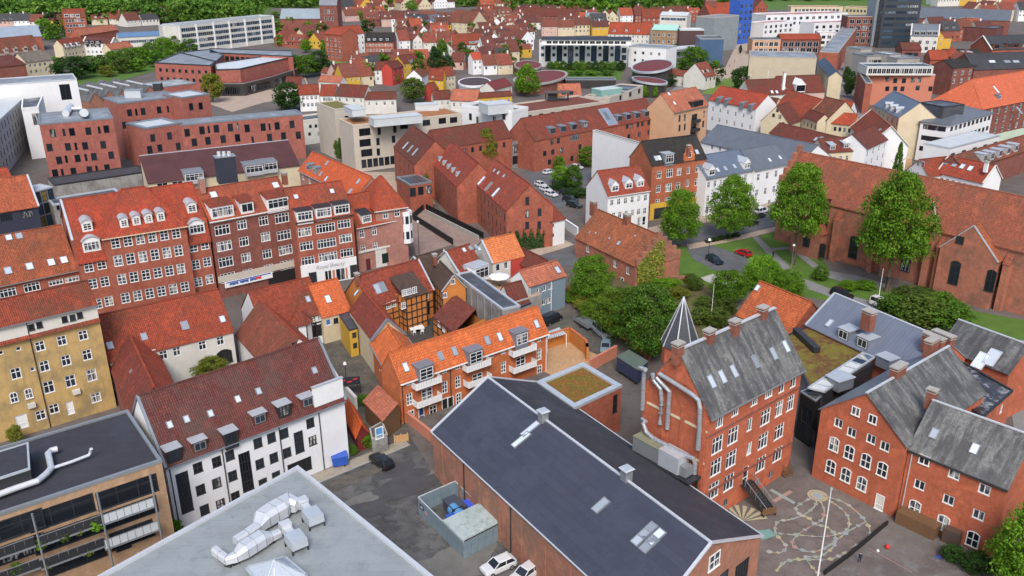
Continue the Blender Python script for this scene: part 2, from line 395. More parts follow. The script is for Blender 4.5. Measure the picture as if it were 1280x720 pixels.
class Bld:
    def __init__(s,name,label,cat,poly,ze,wall,z0=0.0,group=None,near=True,fm=None,gm=None):
        s.poly = [Vector(p) for p in poly]; s.ze = ze; s.z0 = z0; s.wall = wall; s.near = near
        s.fm = fm or WHITE; s.gm = gm or GLASS; c = sum(s.poly,Vector((0,0)))/len(s.poly); s.c = c
        s.root = thing(name,label,cat,(c.x,c.y,z0),group); s.wins = {}; s.top = {}; s.slopes = []; s.rooms = []
    def edge(s,i):
        a = s.poly[i]; b = s.poly[(i+1) % len(s.poly)]; return a,b,(b-a).normalized(),(b-a).length
    def sz(s,e,u,v,off=0.0):
        a,b,d,L = s.edge(e); n = Vector((d.y,-d.x,0)); p = on_plane(u,v,Vector((a.x,a.y,0))+n*off,n)
        return (p.xy-a).dot(d),p.z
    def pt(s,e,sx,z,off=0.0):
        a,b,d,L = s.edge(e); q = a+d*sx+Vector((d.y,-d.x))*off; return Vector((q.x,q.y,z))
    def row(s,e,u0,v0,u1,v1,n,w,h,typ='c',**kw):
        """n windows from pixel (u0,v0) to (u1,v1) on wall e"""
        a = s.sz(e,u0,v0); b = s.sz(e,u1,v1); z = (a[1]+b[1])/2
        for i in range(n):
            sx = a[0] if n == 1 else a[0]+(b[0]-a[0])*i/(n-1)
            s.wins.setdefault(e,[]).append((sx,z,w,h,typ,kw))
        return s
    def at(s,e,pts,w,h,typ='c',**kw):
        for u,v in pts:
            a = s.sz(e,u,v); s.wins.setdefault(e,[]).append((a[0],a[1],w,h,typ,kw))
        return s
    def grid(s,e,cols,zs,w,h,typ='c',m=1.5,**kw):
        """cols windows spread over the wall's length at the heights zs"""
        a,b,d,L = s.edge(e)
        for z in zs:
            for i in range(cols):
                s.wins.setdefault(e,[]).append((L/2 if cols == 1 else m+(L-2*m)*i/(cols-1),z,w,h,typ,kw))
        return s
    def walls(s,gables=(),rise=0.0,rf=.5,prof=None,holes=True,name='wall'):
        mb = MB(); n = len(s.poly)
        for e in range(n):
            a,b,d,L = s.edge(e); hs = []
            for (sx,z,w,h,typ,kw) in s.wins.get(e,[]):
                if holes and typ != 'a' and not kw.get('flush') and z+h/2 < s.ze-.05 and z-h/2 > s.z0+.02 and sx-w/2 > .05 and sx+w/2 < L-.05: hs.append((sx-w/2,z-h/2,sx+w/2,z+h/2))
            good = []
            for q in hs:
                if all(q[2] <= g[0]+1e-3 or q[0] >= g[2]-1e-3 or q[3] <= g[1]+1e-3 or q[1] >= g[3]-1e-3 for g in good): good.append(q)
            s.top[e] = good; s.facade(mb,e,good)
            if e in gables:
                flip = gables.index(e)
                ps = [s.pt(e,0,s.ze),s.pt(e,L,s.ze)]
                if prof: ps += [s.pt(e,L-L*.5*f,s.ze+rise*g) for f,g in prof]
                ps.append(s.pt(e,L*(rf if flip == 0 else 1-rf),s.ze+rise))
                if prof: ps += [s.pt(e,L*.5*f,s.ze+rise*g) for f,g in prof[::-1]]
                mb.face(ps,[((p.xy-a).dot(d),p.z) for p in ps])
        s.wallobj = mb.build(name,s.wall,s.root)
        for e,L in s.wins.items():
            dd = s.edge(e)[2]; tops = s.top.get(e,[])
            for (sx,z,w,h,typ,kw) in L:
                hole = any(abs(q[0]-(sx-w/2)) < 1e-4 and abs(q[1]-(z-h/2)) < 1e-4 for q in tops)
                add_window(s.root,s.pt(e,sx,z),dd,w,h,typ,kw.get('fm',s.fm),kw.get('gm',s.gm),s.near and not kw.get('far'),hole,kw.get('name','window'))
        return s
    def facade(s,mb,e,holes):
        a,b,d,L = s.edge(e); z0,z1 = s.z0,s.ze; pt = lambda x,z,o=0.0: s.pt(e,x,z,o)
        zs = sorted({z0,z1,*[round(q[1],4) for q in holes],*[round(q[3],4) for q in holes]})
        pend = []
        for za,zb in zip(zs,zs[1:]):
            if zb-za < 1e-4: continue
            zm = (za+zb)/2; hh = sorted((q[0],q[2]) for q in holes if q[1] < zm < q[3]); x = 0.0; segs = []
            for x0,x1 in hh:
                if x0-x > 1e-4: segs.append((x,x0))
                x = x1
            if L-x > 1e-4: segs.append((x,L))
            for x0,x1 in segs: mb.face([pt(x0,za),pt(x1,za),pt(x1,zb),pt(x0,zb)],[(x0,za),(x1,za),(x1,zb),(x0,zb)])
        for x0,za,x1,zb in holes:
            r = -REV-.02
            mb.face([pt(x0,za),pt(x0,za,r),pt(x0,zb,r),pt(x0,zb)][::-1]); mb.face([pt(x1,za,r),pt(x1,za),pt(x1,zb),pt(x1,zb,r)][::-1])
            mb.face([pt(x0,za),pt(x1,za),pt(x1,za,r),pt(x0,za,r)]); mb.face([pt(x0,zb,r),pt(x1,zb,r),pt(x1,zb),pt(x0,zb)])
    # ---- roofs
    def gable(s,rise,mat,hl=0.0,hr=0.0,oe=.35,og=.15,t=.16,rf=.5,prof=None,mback=None,gut=None,cap=None,hole=True,dz=0.0):
        """ridge parallel to wall 0; hl/hr: hip insets (m) at wall 3 / wall 1; prof: [(inset share, height share)] break lines"""
        p0,p1,p2,p3 = s.poly
        gs = [e for e,h in ((1,hr),(3,hl)) if h <= 0]
        # gable order: wall 1 counts rf from the front (its start), wall 3 from its end
        s.walls([e for e in (1,) if e in gs]+[e for e in (3,) if e in gs] if 1 in gs else ([None]+[3] if 3 in gs else []),rise,rf,prof,holes=hole)
        d = (p1-p0).normalized(); nn = Vector((-d.y,d.x)); D = (p3-p0).dot(nn); ze = s.ze+t+dz
        V3 = lambda p,z: Vector((p.x,p.y,z))
        sv = (p3-p0)/D; yr = D*rf; polys = []; L0 = (p1-p0).length
        l0,l1 = -(og if hl <= 0 else oe),L0+(og if hr <= 0 else oe)
        q = lambda x,y,z: V3(p0+d*x+sv*y,z)
        def side(front):
            ys = yr if front else D-yr; k = rise/ys
            pr = [(-oe,-oe*(prof[0][1]*rise/(prof[0][0]*ys) if prof else k))]
            if prof: pr += [(f*ys,g*rise) for f,g in prof]
            pr.append((ys,rise)); sg = 1 if front else -1; y_ = (lambda y: y) if front else (lambda y: D-y)
            for (ya,za),(yb,zb) in zip(pr,pr[1:]):
                fa,fb = max(0,ya)/ys,yb/ys
                xa0 = l0 if hl <= 0 else (l0 if ya < 0 else hl*fa); xa1 = l1 if hr <= 0 else (l1 if ya < 0 else L0-hr*fa)
                xb0 = l0 if hl <= 0 else hl*fb; xb1 = l1 if hr <= 0 else L0-hr*fb
                pl = [q(xa0,y_(ya),ze+za),q(xa1,y_(ya),ze+za),q(xb1,y_(yb),ze+zb),q(xb0,y_(yb),ze+zb)]
                if (pl[2]-pl[3]).length < 1e-3: pl = pl[:3]
                if not front: pl = pl[::-1]
                out.append(pl)
        out = []; side(True); nf = len(out); side(False); fr,bk = out[:nf],out[nf:]
        hips = []
        k0 = rise/yr
        if hl > 0: hips.append([q(-oe,D+oe,ze-oe*rise/(D-yr)),q(-oe,-oe,ze-oe*k0),q(hl,yr,ze+rise)])
        if hr > 0: hips.append([q(L0+oe,-oe,ze-oe*k0),q(L0+oe,D+oe,ze-oe*rise/(D-yr)),q(L0-hr,yr,ze+rise)])
        mb = MB()
        if mback is None:
            mb.slab(fr+bk+hips,t-.006); s.roof = mb.build('roof',mat,s.root)
        else:
            mb.slab(fr+hips,t-.006); s.roof = mb.build('roof',mat,s.root); m2 = MB(); m2.slab(bk,t-.006); m2.build('roof',mback,s.root)
        s.slopes = [fr[-1],bk[-1][::-1]]+hips; s.low = [fr[0],bk[0][::-1]]
        s.ridge = (q(l0 if hl <= 0 else hl,yr,ze+rise),q(l1 if hr <= 0 else L0-hr,yr,ze+rise)); s.dir = d; s.nn = nn; s.rise = rise; s.D = D
        if cap is not False:
            c = MB(); a,b = s.ridge; c.beam(a+Vector((0,0,.02)),b+Vector((0,0,.02)),.3,.14)
            if hl > 0:
                for hp in (0,1): c.beam(hips[0][hp],hips[0][2],.24,.12)
            if hr > 0:
                for hp in (0,1): c.beam(hips[-1][hp],hips[-1][2],.24,.12)
            c.build('ridge_cap',cap or mat,s.root)
        if gut is not None:
            for yy,za in ((-oe-.08,ze-oe*k0-.16),(D+oe+.08,ze-oe*rise/(D-yr)-.16)): g = MB(); g.beam(q(l0,yy,za),q(l1,yy,za),.16,.14); g.build('gutter',gut,s.root)
        return s
    def verge(s,mat,w=.28,h=.16,ends=(0,1)):
        """board along the gable edges of the roof"""
        for p in s.slopes[:2]:
            L = [(p[0],p[3]),(p[1],p[2])]
            for e in ends: mb = MB(); mb.beam(L[e][0]+Vector((0,0,.03)),L[e][1]+Vector((0,0,.03)),w,h); mb.build('verge_board',mat,s.root)
        return s
    def flat(s,mat,par=.45,pw=.3,cope=None,hole=True,name='roof'):
        s.walls(holes=hole); n = len(s.poly); mb = MB(); z = s.ze
        inner = inset(s.poly,pw); outer = inset(s.poly,-.06)
        mb.face([(p.x,p.y,z+.02) for p in inner]); s.roof = mb.build(name,mat,s.root)
        c = MB()
        for i in range(n):
            j = (i+1) % n; a,b,ai,bi = outer[i],outer[j],inner[i],inner[j]; zt = z+par; zb = z-.12
            c.face([(a.x,a.y,zb),(b.x,b.y,zb),(b.x,b.y,zt),(a.x,a.y,zt)]); c.face([(a.x,a.y,zt),(b.x,b.y,zt),(bi.x,bi.y,zt),(ai.x,ai.y,zt)])
            c.face([(bi.x,bi.y,z),(ai.x,ai.y,z),(ai.x,ai.y,zt),(bi.x,bi.y,zt)])
        c.build('parapet',cope or s.wall,s.root); s.slopes = []; return s
    def dome_flat(s): return s
    # ---- things on a slope
    def slope_frame(s,k):
        p = s.slopes[k]; n = (p[1]-p[0]).cross(p[2]-p[0]).normalized()
        if n.z < 0: n = -n
        e = Vector((-n.y,n.x,0)).normalized(); up = n.cross(e)
        return p[0],e,up,n
    def skylights(s,k,pts,w=.8,h=1.2,fm=None,gm=None,name='skylight',bars=0):
        o0,e,up,n = s.slope_frame(k); M = Matrix((e,up,n)).transposed(); rot = M.to_euler()
        key = ('sky',round(w,2),round(h,2),(fm or ALU).name,(gm or SKYG).name,bars)
        if key not in FRM:
            mb = MB(); f = .1
            mb.face([(-w/2,-h/2,.09),(w/2,-h/2,.09),(w/2,h/2,.09),(-w/2,h/2,.09)],mi=1)
            for c,sz_ in (((-w/2,0,.06),(f,h+f,.16)),((w/2,0,.06),(f,h+f,.16)),((0,-h/2,.058),(w,f,.16)),((0,h/2,.058),(w,f,.156))): mb.box(c,sz_)
            for i in range(bars): mb.box((-w/2+w*(i+1)/(bars+1),0,.08),(.08,h-.1,.13))
            FRM[key] = mb.mesh(name,[fm or ALU,gm or SKYG])
        for u,v in pts: inst(name,FRM[key],s.root,on_plane(u,v,o0,n),rot=rot)
        return s
    def dormers(s,k,pts,w=1.6,h=1.5,style='shed',wall=None,roof=None,typ='c',fm=None,over=.15,pitch=.35):
        """pixel = middle of the dormer's front face"""
        o0,e,up,n = s.slope_frame(k); f = Vector((n.x,n.y,0)).normalized(); kz = n.xy.length/n.z
        wall = wall or s.wall; roof = roof or LEAD
        for u,v in pts:
            # the front face stands over the slope: find where its middle meets the roof, then step up
            p = on_plane(u,v,o0+Vector((0,0,h*.55)),n); c = Vector((p.x,p.y,0)); zb = p.z-h*.55
            rt = -e if (e.cross(f)).z > 0 else e          # along the wall, left to right from outside
            rt = Vector((-f.y,f.x,0))
            z1 = zb+h
            Ld = h/kz+.3                                    # how far back until the top meets the slope
            if style == 'shed': Ld = h/(kz-pitch*.5)+.2 if kz > pitch*.5 else h/kz*2
            F = lambda x,y,z: c+rt*x-f*y+Vector((0,0,z))
            mb = MB(); W = w/2
            mb.face([F(-W,0,zb-.6),F(W,0,zb-.6),F(W,0,z1),F(-W,0,z1)])
            mb.face([F(-W,Ld,z1),F(-W,0,zb-.6),F(-W,0,z1)]); mb.face([F(W,0,zb-.6),F(W,Ld,z1),F(W,0,z1)])
            tp = MB(); o = over
            if style == 'gable':
                r = w*.5; L2 = Ld+r/kz+.2
                mb.face([F(-W,0,z1),F(W,0,z1),F(0,0,z1+r)])
                tp.slab([[F(-W-o,-o,z1-o+.1),F(0,-o,z1+r+.1),F(0,L2,z1+r+.1),F(-W-o,L2-r/kz,z1-o+.1)],[F(W+o,-o,z1-o+.1),F(W+o,L2-r/kz,z1-o+.1),F(0,L2,z1+r+.1),F(0,-o,z1+r+.1)]],.09)
            elif style == 'arc':
                n_ = 6; r = w*.28; L2 = Ld+.5
                zz = [z1+r*(1-(2*i/n_-1)**2)+.08 for i in range(n_+1)]; xs = [-W-o+(w+2*o)*i/n_ for i in range(n_+1)]
                tp.slab([[F(xs[i],-o*1.5,zz[i]),F(xs[i+1],-o*1.5,zz[i+1]),F(xs[i+1],L2,zz[i+1]),F(xs[i],L2,zz[i])] for i in range(n_)],.1)
                mb.face([F(-W,0,z1),F(W,0,z1)]+[F(W-w*i/n_,0,z1+r*(1-(1-2*i/n_)**2)) for i in range(1,n_)])
            else:
                rs = pitch*.5 if style == 'shed' else .02
                tp.slab([[F(-W-o,-o,z1+.1-o*rs),F(W+o,-o,z1+.1-o*rs),F(W+o,Ld,z1+.1+Ld*rs),F(-W-o,Ld,z1+.1+Ld*rs)]],.09)
                if style == 'shed':
                    mb.face([F(-W,0,z1),F(-W,Ld,z1+Ld*rs),F(-W,Ld,z1)]); mb.face([F(W,0,z1),F(W,Ld,z1),F(W,Ld,z1+Ld*rs)])
            dm = mb.build('dormer',wall,s.root); tp.build('dormer_roof',roof,dm)
            if typ: add_window(dm,F(0,0,zb+h*.52),rt.xy,w-.3,h*.78,typ,fm or s.fm,s.gm,False,False)
        return s
    def chimneys(s,pts,w=.9,d=.7,h=1.6,mat=None,cap=None,z=None,pots=0,along=True):
        """pixel = middle of the top; stands on the ridge unless z gives the height of its top"""
        for q in pts:
            u,v = q[:2]; zt = (s.ridge[0].z+h) if z is None else z
            p = P(u,v,zt); rz = math.atan2(s.dir.y,s.dir.x) if hasattr(s,'dir') else 0
            mb = MB(); hb = h+1.6; mb.box((p.x,p.y,zt-hb/2),(w,d,hb),rz); mb2 = MB(); mb2.box((p.x,p.y,zt+.06),(w+.24,d+.24,.18),rz); mb2.box((p.x,p.y,zt-.3),(w+.12,d+.12,.1),rz)
            c = mb.build('chimney',mat or CHIM,s.root); mb2.build('chimney_cap',cap or CONC,c)
        return s
def inset(poly,k):
    n = len(poly); r = []
    for i in range(n):
        a,b,c = poly[i-1],poly[i],poly[(i+1) % n]; d1 = (b-a).normalized(); d2 = (c-b).normalized()
        n1 = Vector((-d1.y,d1.x)); n2 = Vector((-d2.y,d2.x)); m = n1+n2; q = m.dot(m)
        r.append(b+m*(2*k/q) if q > .05 else b+n1*k)
    return r
# ------------------------------------------------------------------ palette (real-world base colours, linear)
WHITE = m_plain('white_paint',(.80,.80,.79),.5,var=.03); GLASS = m_glass('window_glass',curtain_share=.27); GLASSD = m_glass('dark_glass',(.012,.015,.02),.05)
GLASSC = m_glass('curtained_glass',(.022,.03,.042),.42); GLASSB = m_glass('blue_glass',(.03,.05,.08),.1); SKYG = m_glass('skylight_glass',(.34,.38,.44),0,.12)
ALU = m_plain('grey_metal',(.34,.36,.38),.35,.5,.06); DARKM = m_plain('dark_metal',(.035,.037,.042),.45,.2,.1)
LEAD = m_plain('lead_sheet',(.22,.25,.29),.5,.3,.12); ZINC = m_plain('zinc',(.56,.60,.64),.42,.4,.1,1.2); GALV = m_plain('galvanised_steel',(.66,.68,.71),.38,.35,.08,2)
CONC = m_plain('concrete',(.36,.34,.31),.9,0,.15); DKFRAME = m_plain('dark_frame',(.04,.035,.03),.5,0,.1); BROWNF = m_plain('brown_frame',(.09,.06,.045),.6,0,.1)
CHIM = m_brick('chimney_brick',(.27,.085,.05)); WHITEWALL = m_plaster('white_render',(.82,.825,.83),.16,(.52,.52,.5)); OFFWHITE = m_plaster('offwhite_render',(.70,.68,.62),.25)
BR_RED = m_brick('red_brick',(.38,.10,.056)); BR_DARK = m_brick('dark_red_brick',(.24,.075,.054)); BR_ORANGE = m_brick('orange_brick',(.58,.155,.045),(.45,.105,.035),.25,(.25,.08,.04))
BR_SCHOOL = m_brick('school_brick',(.50,.125,.055),(.36,.08,.038),.3); BR_PINK = m_brick('pink_brick',(.42,.19,.15),(.34,.14,.1),.2)
BR_MOD = m_brick('modern_red_brick',(.38,.115,.085),(.30,.085,.064),.25); BR_OLD = m_brick('medieval_brick',(.44,.155,.09),(.30,.10,.065),.55,(.14,.09,.065))
BR_WALL = m_brick('weathered_brown_brick',(.40,.165,.10),(.28,.125,.09),.55,(.19,.13,.09)); BR_TAN = m_brick('tan_brick',(.46,.29,.17),(.38,.23,.13),.25)
YELLOW = m_plaster('ochre_render',(.56,.38,.15),.8,(.24,.185,.10)); CREAM = m_plaster('cream_render',(.68,.58,.40),.25); PEACH = m_plaster('peach_render',(.62,.37,.22),.2)
YELL2 = m_plaster('golden_render',(.66,.40,.05),.2); ORANGEW = m_plaster('orange_render',(.60,.22,.05),.3); BLUEW = m_plaster('blue_grey_render',(.20,.27,.33),.2)
REDW = m_plaster('red_render',(.50,.06,.045),.2); SALMON = m_plaster('salmon_render',(.58,.22,.14),.2); GREYW = m_plaster('grey_concrete_wall',(.34,.33,.31),.8,(.13,.12,.11)); BEIGE = m_plaster('beige_stone',(.56,.50,.42),.2)
MINTW = m_plaster('pale_green_render',(.55,.66,.52),.2); PINKW = m_plaster('pale_pink_render',(.62,.42,.36),.2)
T_RED = m_tile('red_tile',(.31,.060,.031),moss=.4); T_ORANGE = m_tile('new_orange_tile',(.62,.155,.045),(.52,.12,.036),.14,streak=.16); T_BRIGHT = m_tile('bright_red_tile',(.41,.072,.031),(.31,.052,.026),.28,streak=.35)
T_DARK = m_tile('dark_red_tile',(.19,.046,.032),moss=.4); T_BROWN = m_tile('brown_red_tile',(.26,.075,.042),(.17,.05,.034),.55); T_OLD = m_tile('old_church_tile',(.33,.095,.05),(.24,.07,.04),.32,(.12,.07,.045),.4)
T_MAROON = m_tile('maroon_tile',(.15,.04,.032),(.10,.03,.026),.4,(.09,.07,.06)); T_PALE = m_tile('pale_red_tile',(.50,.17,.10),(.40,.12,.07),.2); T_BLACK = m_tile('black_tile',(.03,.028,.03),moss=.2)
T_WHOLE = [T_RED,T_BRIGHT,T_DARK,T_BROWN,T_OLD]
SLATE = m_slate('old_slate',(.19,.192,.185),(.055,.054,.056),la=.5); SLATED = m_slate('dark_slate',(.05,.052,.06),(.03,.03,.034),la=.1); SLATEB = m_seam('blue_grey_roofing',(.13,.165,.22),.6,.4,.15,.12)
SLATE_N = m_seam('grey_standing_seam',(.16,.18,.21),.55,.45,.3); FELT_SKY = m_felt('black_felt_sky_tint',[(.044,.048,.072),(.062,.066,.092),(.030,.032,.048)],.5,joint=.4,patch=.45); FELT_K = m_felt('black_felt',[(.034,.034,.044),(.046,.046,.058),(.024,.024,.031)],.8)  # hall felt: sky reflection on the left slope put into its bluish tone
FELT_G = m_felt('grey_roof_felt',[(.25,.275,.285),(.30,.33,.335),(.14,.145,.15)],.5,joint=.18); SEDUM = m_mottle('sedum',[(.27,.10,.02),(.15,.13,.015),(.40,.25,.02)],.7,.95,.42,.58,9,.5)
SEDUM2 = m_mottle('sedum_red',[(.16,.065,.025),(.20,.17,.025),(.27,.24,.025)],.35,.95,.42,.58,9,.45); SEDUM3 = m_mottle('orange_sedum',[(.42,.17,.06),(.34,.12,.05),(.30,.18,.05)],.35,.95)
ROOF_M = m_felt('grey_flat_roof',[(.20,.22,.25),(.30,.32,.35),(.11,.12,.14)],.55); ROOF_D = m_felt('dark_flat_roof',[(.06,.062,.075),(.10,.105,.12),(.04,.04,.05)],.5)
ROOF_WET = m_mottle('wet_flat_roof',[(.03,.028,.033),(.062,.058,.062),(.5,.5,.52)],.14,.35,.45,.6,4,.12); ROOF_P = m_mottle('pale_flat_roof',[(.52,.56,.58),(.62,.66,.68)],.4,.6)
COPPER = m_plain('green_copper',(.36,.60,.52),.6,.1,.1); CURV = m_mottle('dark_red_roofing',[(.20,.035,.032),(.15,.03,.03)],.3,.7); SHEETW = m_seam('white_sheet',(.7,.72,.74),.4,.4,.2,.08)
TIMBER = m_plain('black_timber',(.03,.025,.022),.7,0,.1); WOODB = m_seam('brown_boards',(.16,.085,.04),.2,.8,0,.2); ORBOARD = m_seam('orange_boards',(.58,.13,.03),.25,.7,0,.1)
STEELB = m_plain('blue_grey_steel',(.24,.32,.37),.45,.25,.18,.9); BLUEP = m_plain('blue_plastic',(.03,.10,.45),.4,0,.1); CYANP = m_plain('light_blue_plastic',(.10,.30,.58),.4); REDP = m_plain('red_cloth',(.55,.03,.03),.8)
BLACK = m_plain('black_void',(.012,.012,.013),.6); RUBBER = m_plain('rubber',(.02,.02,.02),.8); CARGL = m_glass('car_glass',(.012,.015,.02),0,.04)
ASPH = m_mottle('asphalt',[(.07,.069,.068),(.14,.137,.133),(.038,.037,.037)],.16,.85,.42,.58,9,.18); ROADM = m_mottle('road_asphalt',[(.10,.105,.115),(.13,.135,.145),(.08,.083,.09)],.2,.85,.4,.6,9,.15)
PAVEM = m_mottle('beige_paving',[(.40,.31,.24),(.48,.38,.30),(.33,.26,.2)],.3,.9,.4,.6,6,.15); PINKPAVE = m_mottle('pinkish_paving',[(.27,.19,.165),(.33,.235,.2),(.22,.16,.14)],.2,.9,.4,.6,6,.15)
GRASS = m_mottle('grass',[(.065,.14,.016),(.10,.20,.02),(.11,.155,.02)],.3,.95,.35,.65,6,.3); GRASSL = m_mottle('light_grass',[(.16,.26,.03),(.12,.2,.03)],.3,.95); SOIL = m_mottle('garden_soil',[(.085,.07,.03),(.14,.11,.045),(.06,.085,.02)],.5,.95,.4,.6,5,.3)
GRAVEL = m_mottle('grey_gravel',[(.20,.20,.20),(.26,.26,.255)],.3,.95); SAND = m_mottle('tan_tiles',[(.52,.31,.16),(.58,.37,.20),(.38,.22,.11)],.6,.85); PLAYM = m_mottle('playground_paving',[(.14,.115,.105),(.19,.16,.145),(.105,.088,.085)],.18,.85,.4,.6,8,.18)
CITYM = m_mottle('city_ground',[(.12,.098,.088),(.15,.13,.118),(.09,.075,.068)],.06,.9,.4,.6,3,.15); DIRT = m_mottle('dirty_yard',[(.09,.082,.07),(.15,.135,.11),(.06,.055,.048)],.35,.9,.4,.6,6,.25)
LEAF = m_leaf('leaves',(.034,.095,.009),(.13,.25,.022)); LEAFB = m_leaf('bright_leaves',(.050,.135,.007),(.19,.36,.022)); LEAFD = m_leaf('dark_leaves',(.018,.05,.010),(.05,.11,.018)); LEAFY = m_leaf('yellow_green_leaves',(.10,.14,.015),(.26,.28,.03))
LEAFT = m_leaf('fresh_leaves',(.055,.12,.010),(.20,.31,.025)); LEAFR = m_leaf('olive_leaves',(.045,.080,.012),(.13,.19,.025)); BARK = m_plain('bark',(.12,.09,.065),.9,0,.2,3)

# ------------------------------------------------------------------ trees
def crown_arrays(shape,nb,nl,leaf,seed):
    """leaf clumps on a cloud of small lobes, unit tree: crown spans z 0..1 and radius .5"""
    r = np.random.default_rng(seed); C = []; R = []
    def env(z):
        if shape == 'column': return .5*min(1,(z/.16)**.6 if z < .16 else 1)*(1-max(0,(z-.3)/.72)**1.9)**.62
        if shape == 'round': return .5*math.sqrt(max(0,1-(2*z-1)**2))*1.0
        if shape == 'cone': return .5*(1-z)**.8*min(1,(z/.1)**.5)+.03
        return .5*min(1,(z/.28)**.55)*(1-max(0,(z-.45)/.57)**2.2)**.6      # broad
    for i in range(nb):
        for _ in range(50):
            z = r.uniform(.04,.97); e = env(z); a = r.uniform(0,6.283); q = r.uniform(.3,1)**.5
            if r.uniform(0,.5) < e+.06: break
        rb = r.uniform(.075,.14)*(1 if shape != 'cone' else .7)*(1.0 if nb > 150 else 1.25)
        rr = max(0,e-rb*.65)*q*r.uniform(.85,1.1); C.append((rr*math.cos(a),rr*math.sin(a),min(max(z,rb*.6),1-rb*.5))); R.append(rb)
    C = np.array(C); R = np.array(R); b = r.integers(0,nb,nl)
    d = r.normal(size=(nl,3)); d /= np.linalg.norm(d,axis=1)[:,None]; d[:,2] = np.where(d[:,2] < -.5,-d[:,2],d[:,2])
    rad = R[b]*(r.uniform(.55,1.12,nl)); pos = C[b]+d*rad[:,None]*np.array([1,1,.85])
    nrm = d+r.normal(size=(nl,3))*.55; nrm /= np.linalg.norm(nrm,axis=1)[:,None]
    t = np.cross(nrm,r.normal(size=(nl,3))); t /= np.linalg.norm(t,axis=1)[:,None]; bt = np.cross(nrm,t)
    s = leaf*r.uniform(.6,1.35,nl)[:,None]; asp = r.uniform(.5,.9,nl)[:,None]
    V = np.stack([pos-t*s,pos-bt*s*asp*.8+nrm*s*.15,pos+t*s,pos+bt*s*asp],1)
    tint = np.clip(r.uniform(0,1,nb)[b]*.55+r.uniform(0,.45,nl),0,1)
    return V.reshape(-1,3),tint
def quads_mesh(name,V,tint,mat):
    n = len(V)//4; me = bpy.data.meshes.new(name); me.vertices.add(n*4); me.vertices.foreach_set('co',V.astype(np.float32).ravel())
    me.loops.add(n*4); me.loops.foreach_set('vertex_index',np.arange(n*4,dtype=np.int32)); me.polygons.add(n); me.polygons.foreach_set('loop_start',np.arange(0,n*4,4,dtype=np.int32))
    ul = me.uv_layers.new(name='UVMap'); uv = np.zeros((n*4,2),np.float32); uv[:,0] = np.repeat(tint,4); uv[:,1] = np.tile([0,.3,.6,1],n); ul.data.foreach_set('uv',uv.ravel())
    me.materials.append(mat); me.update(); me.validate(); return me
CROWNS = {}
def crown_mesh(shape,mat,lod,var):
    k = (shape,mat.name,lod,var)
    if k not in CROWNS:
        nb,nl,leaf = {'near': (190,19000,.0150),'mid': (80,4200,.030),'far': (40,800,.062)}[lod]
        V,t = crown_arrays(shape,nb,nl,leaf,abs(hash((shape,lod,var))) % 1000 if False else (len(shape)*7+var*13+len(lod)))
        CROWNS[k] = quads_mesh('crown',V,t,mat)
    return CROWNS[k]
TRUNKS = {}
def trunk_mesh(kind,hb):
    k = (kind,round(hb,2))
    if k in TRUNKS: return TRUNKS[k]
    r = random.Random(hash(round(hb*100)) % 97); mb = MB()
    mb.tube([(0,0,-.02),(.004,0,hb*.5),(-.004,.006,hb),(.0,0,.72)],.024,7,r2=.007)
    for i in range(7):
        z = hb+(.72-hb)*(i+.3)/8; a = i*2.4; L = .26*(1-z*.7)
        mb.tube([(0,0,z),(math.cos(a)*L*.5,math.sin(a)*L*.5,z+L*.35),(math.cos(a)*L,math.sin(a)*L,z+L*.8)],.010,5,r2=.003)
    TRUNKS[k] = mb.mesh('trunk',BARK,smooth=True); return TRUNKS[k]
NTREE = 0
def tree(label,loc,h,wd,shape='broad',mat=None,lod='mid',bare=.14,name='tree',cat='tree',group=None,wy=None):
    """loc: (u,v) photo pixel of the foot, or a world point"""
    global NTREE; NTREE += 1
    p = P(*loc) if len(loc) == 2 else Vector(loc)
    root = thing(name,label,cat,p,group,rz=(NTREE*1.7) % 6.28)
    tr = inst('trunk',trunk_mesh(shape,bare),root,p); tr.scale = (h*.9,h*.9,h)
    cr = inst('crown',crown_mesh(shape,mat or LEAF,lod,NTREE % 2),root,p+Vector((0,0,h*bare))); cr.scale = (wd,wy or wd,h*(1-bare))
    return root
def bush(label,loc,h,wd,mat=None,lod='mid',name='bush',cat='bush',group=None): return tree(label,loc,h,wd,'round',mat,lod,.03,name,cat,group)
def mass(name,label,cat,pts,h,wd,mats,shape='broad',lod='far',group=None):
    """many crowns nobody could count, one object"""
    Vs = []; Ts = []; r = np.random.default_rng(len(pts)); base = [crown_arrays(shape,26,460 if lod == 'far' else 900,.075 if lod == 'far' else .05,50+i) for i in range(5)]
    for i,p in enumerate(pts):
        V,t = base[i % 5]; s = r.uniform(.7,1.25); a = r.uniform(0,6.28); ca,sa = math.cos(a),math.sin(a)
        X = np.empty_like(V); X[:,0] = (V[:,0]*ca-V[:,1]*sa)*wd*s+p[0]; X[:,1] = (V[:,0]*sa+V[:,1]*ca)*wd*s+p[1]; X[:,2] = V[:,2]*h*s+(p[2] if len(p) > 2 else 0)
        Vs.append(X); Ts.append(np.clip(t*.6+r.uniform(-.1,.5),0,1))
    o = bpy.data.objects.new(name,quads_mesh(name,np.concatenate(Vs),np.concatenate(Ts),mats)); COL.objects.link(o)
    return tag(o,label,cat,group,'stuff')

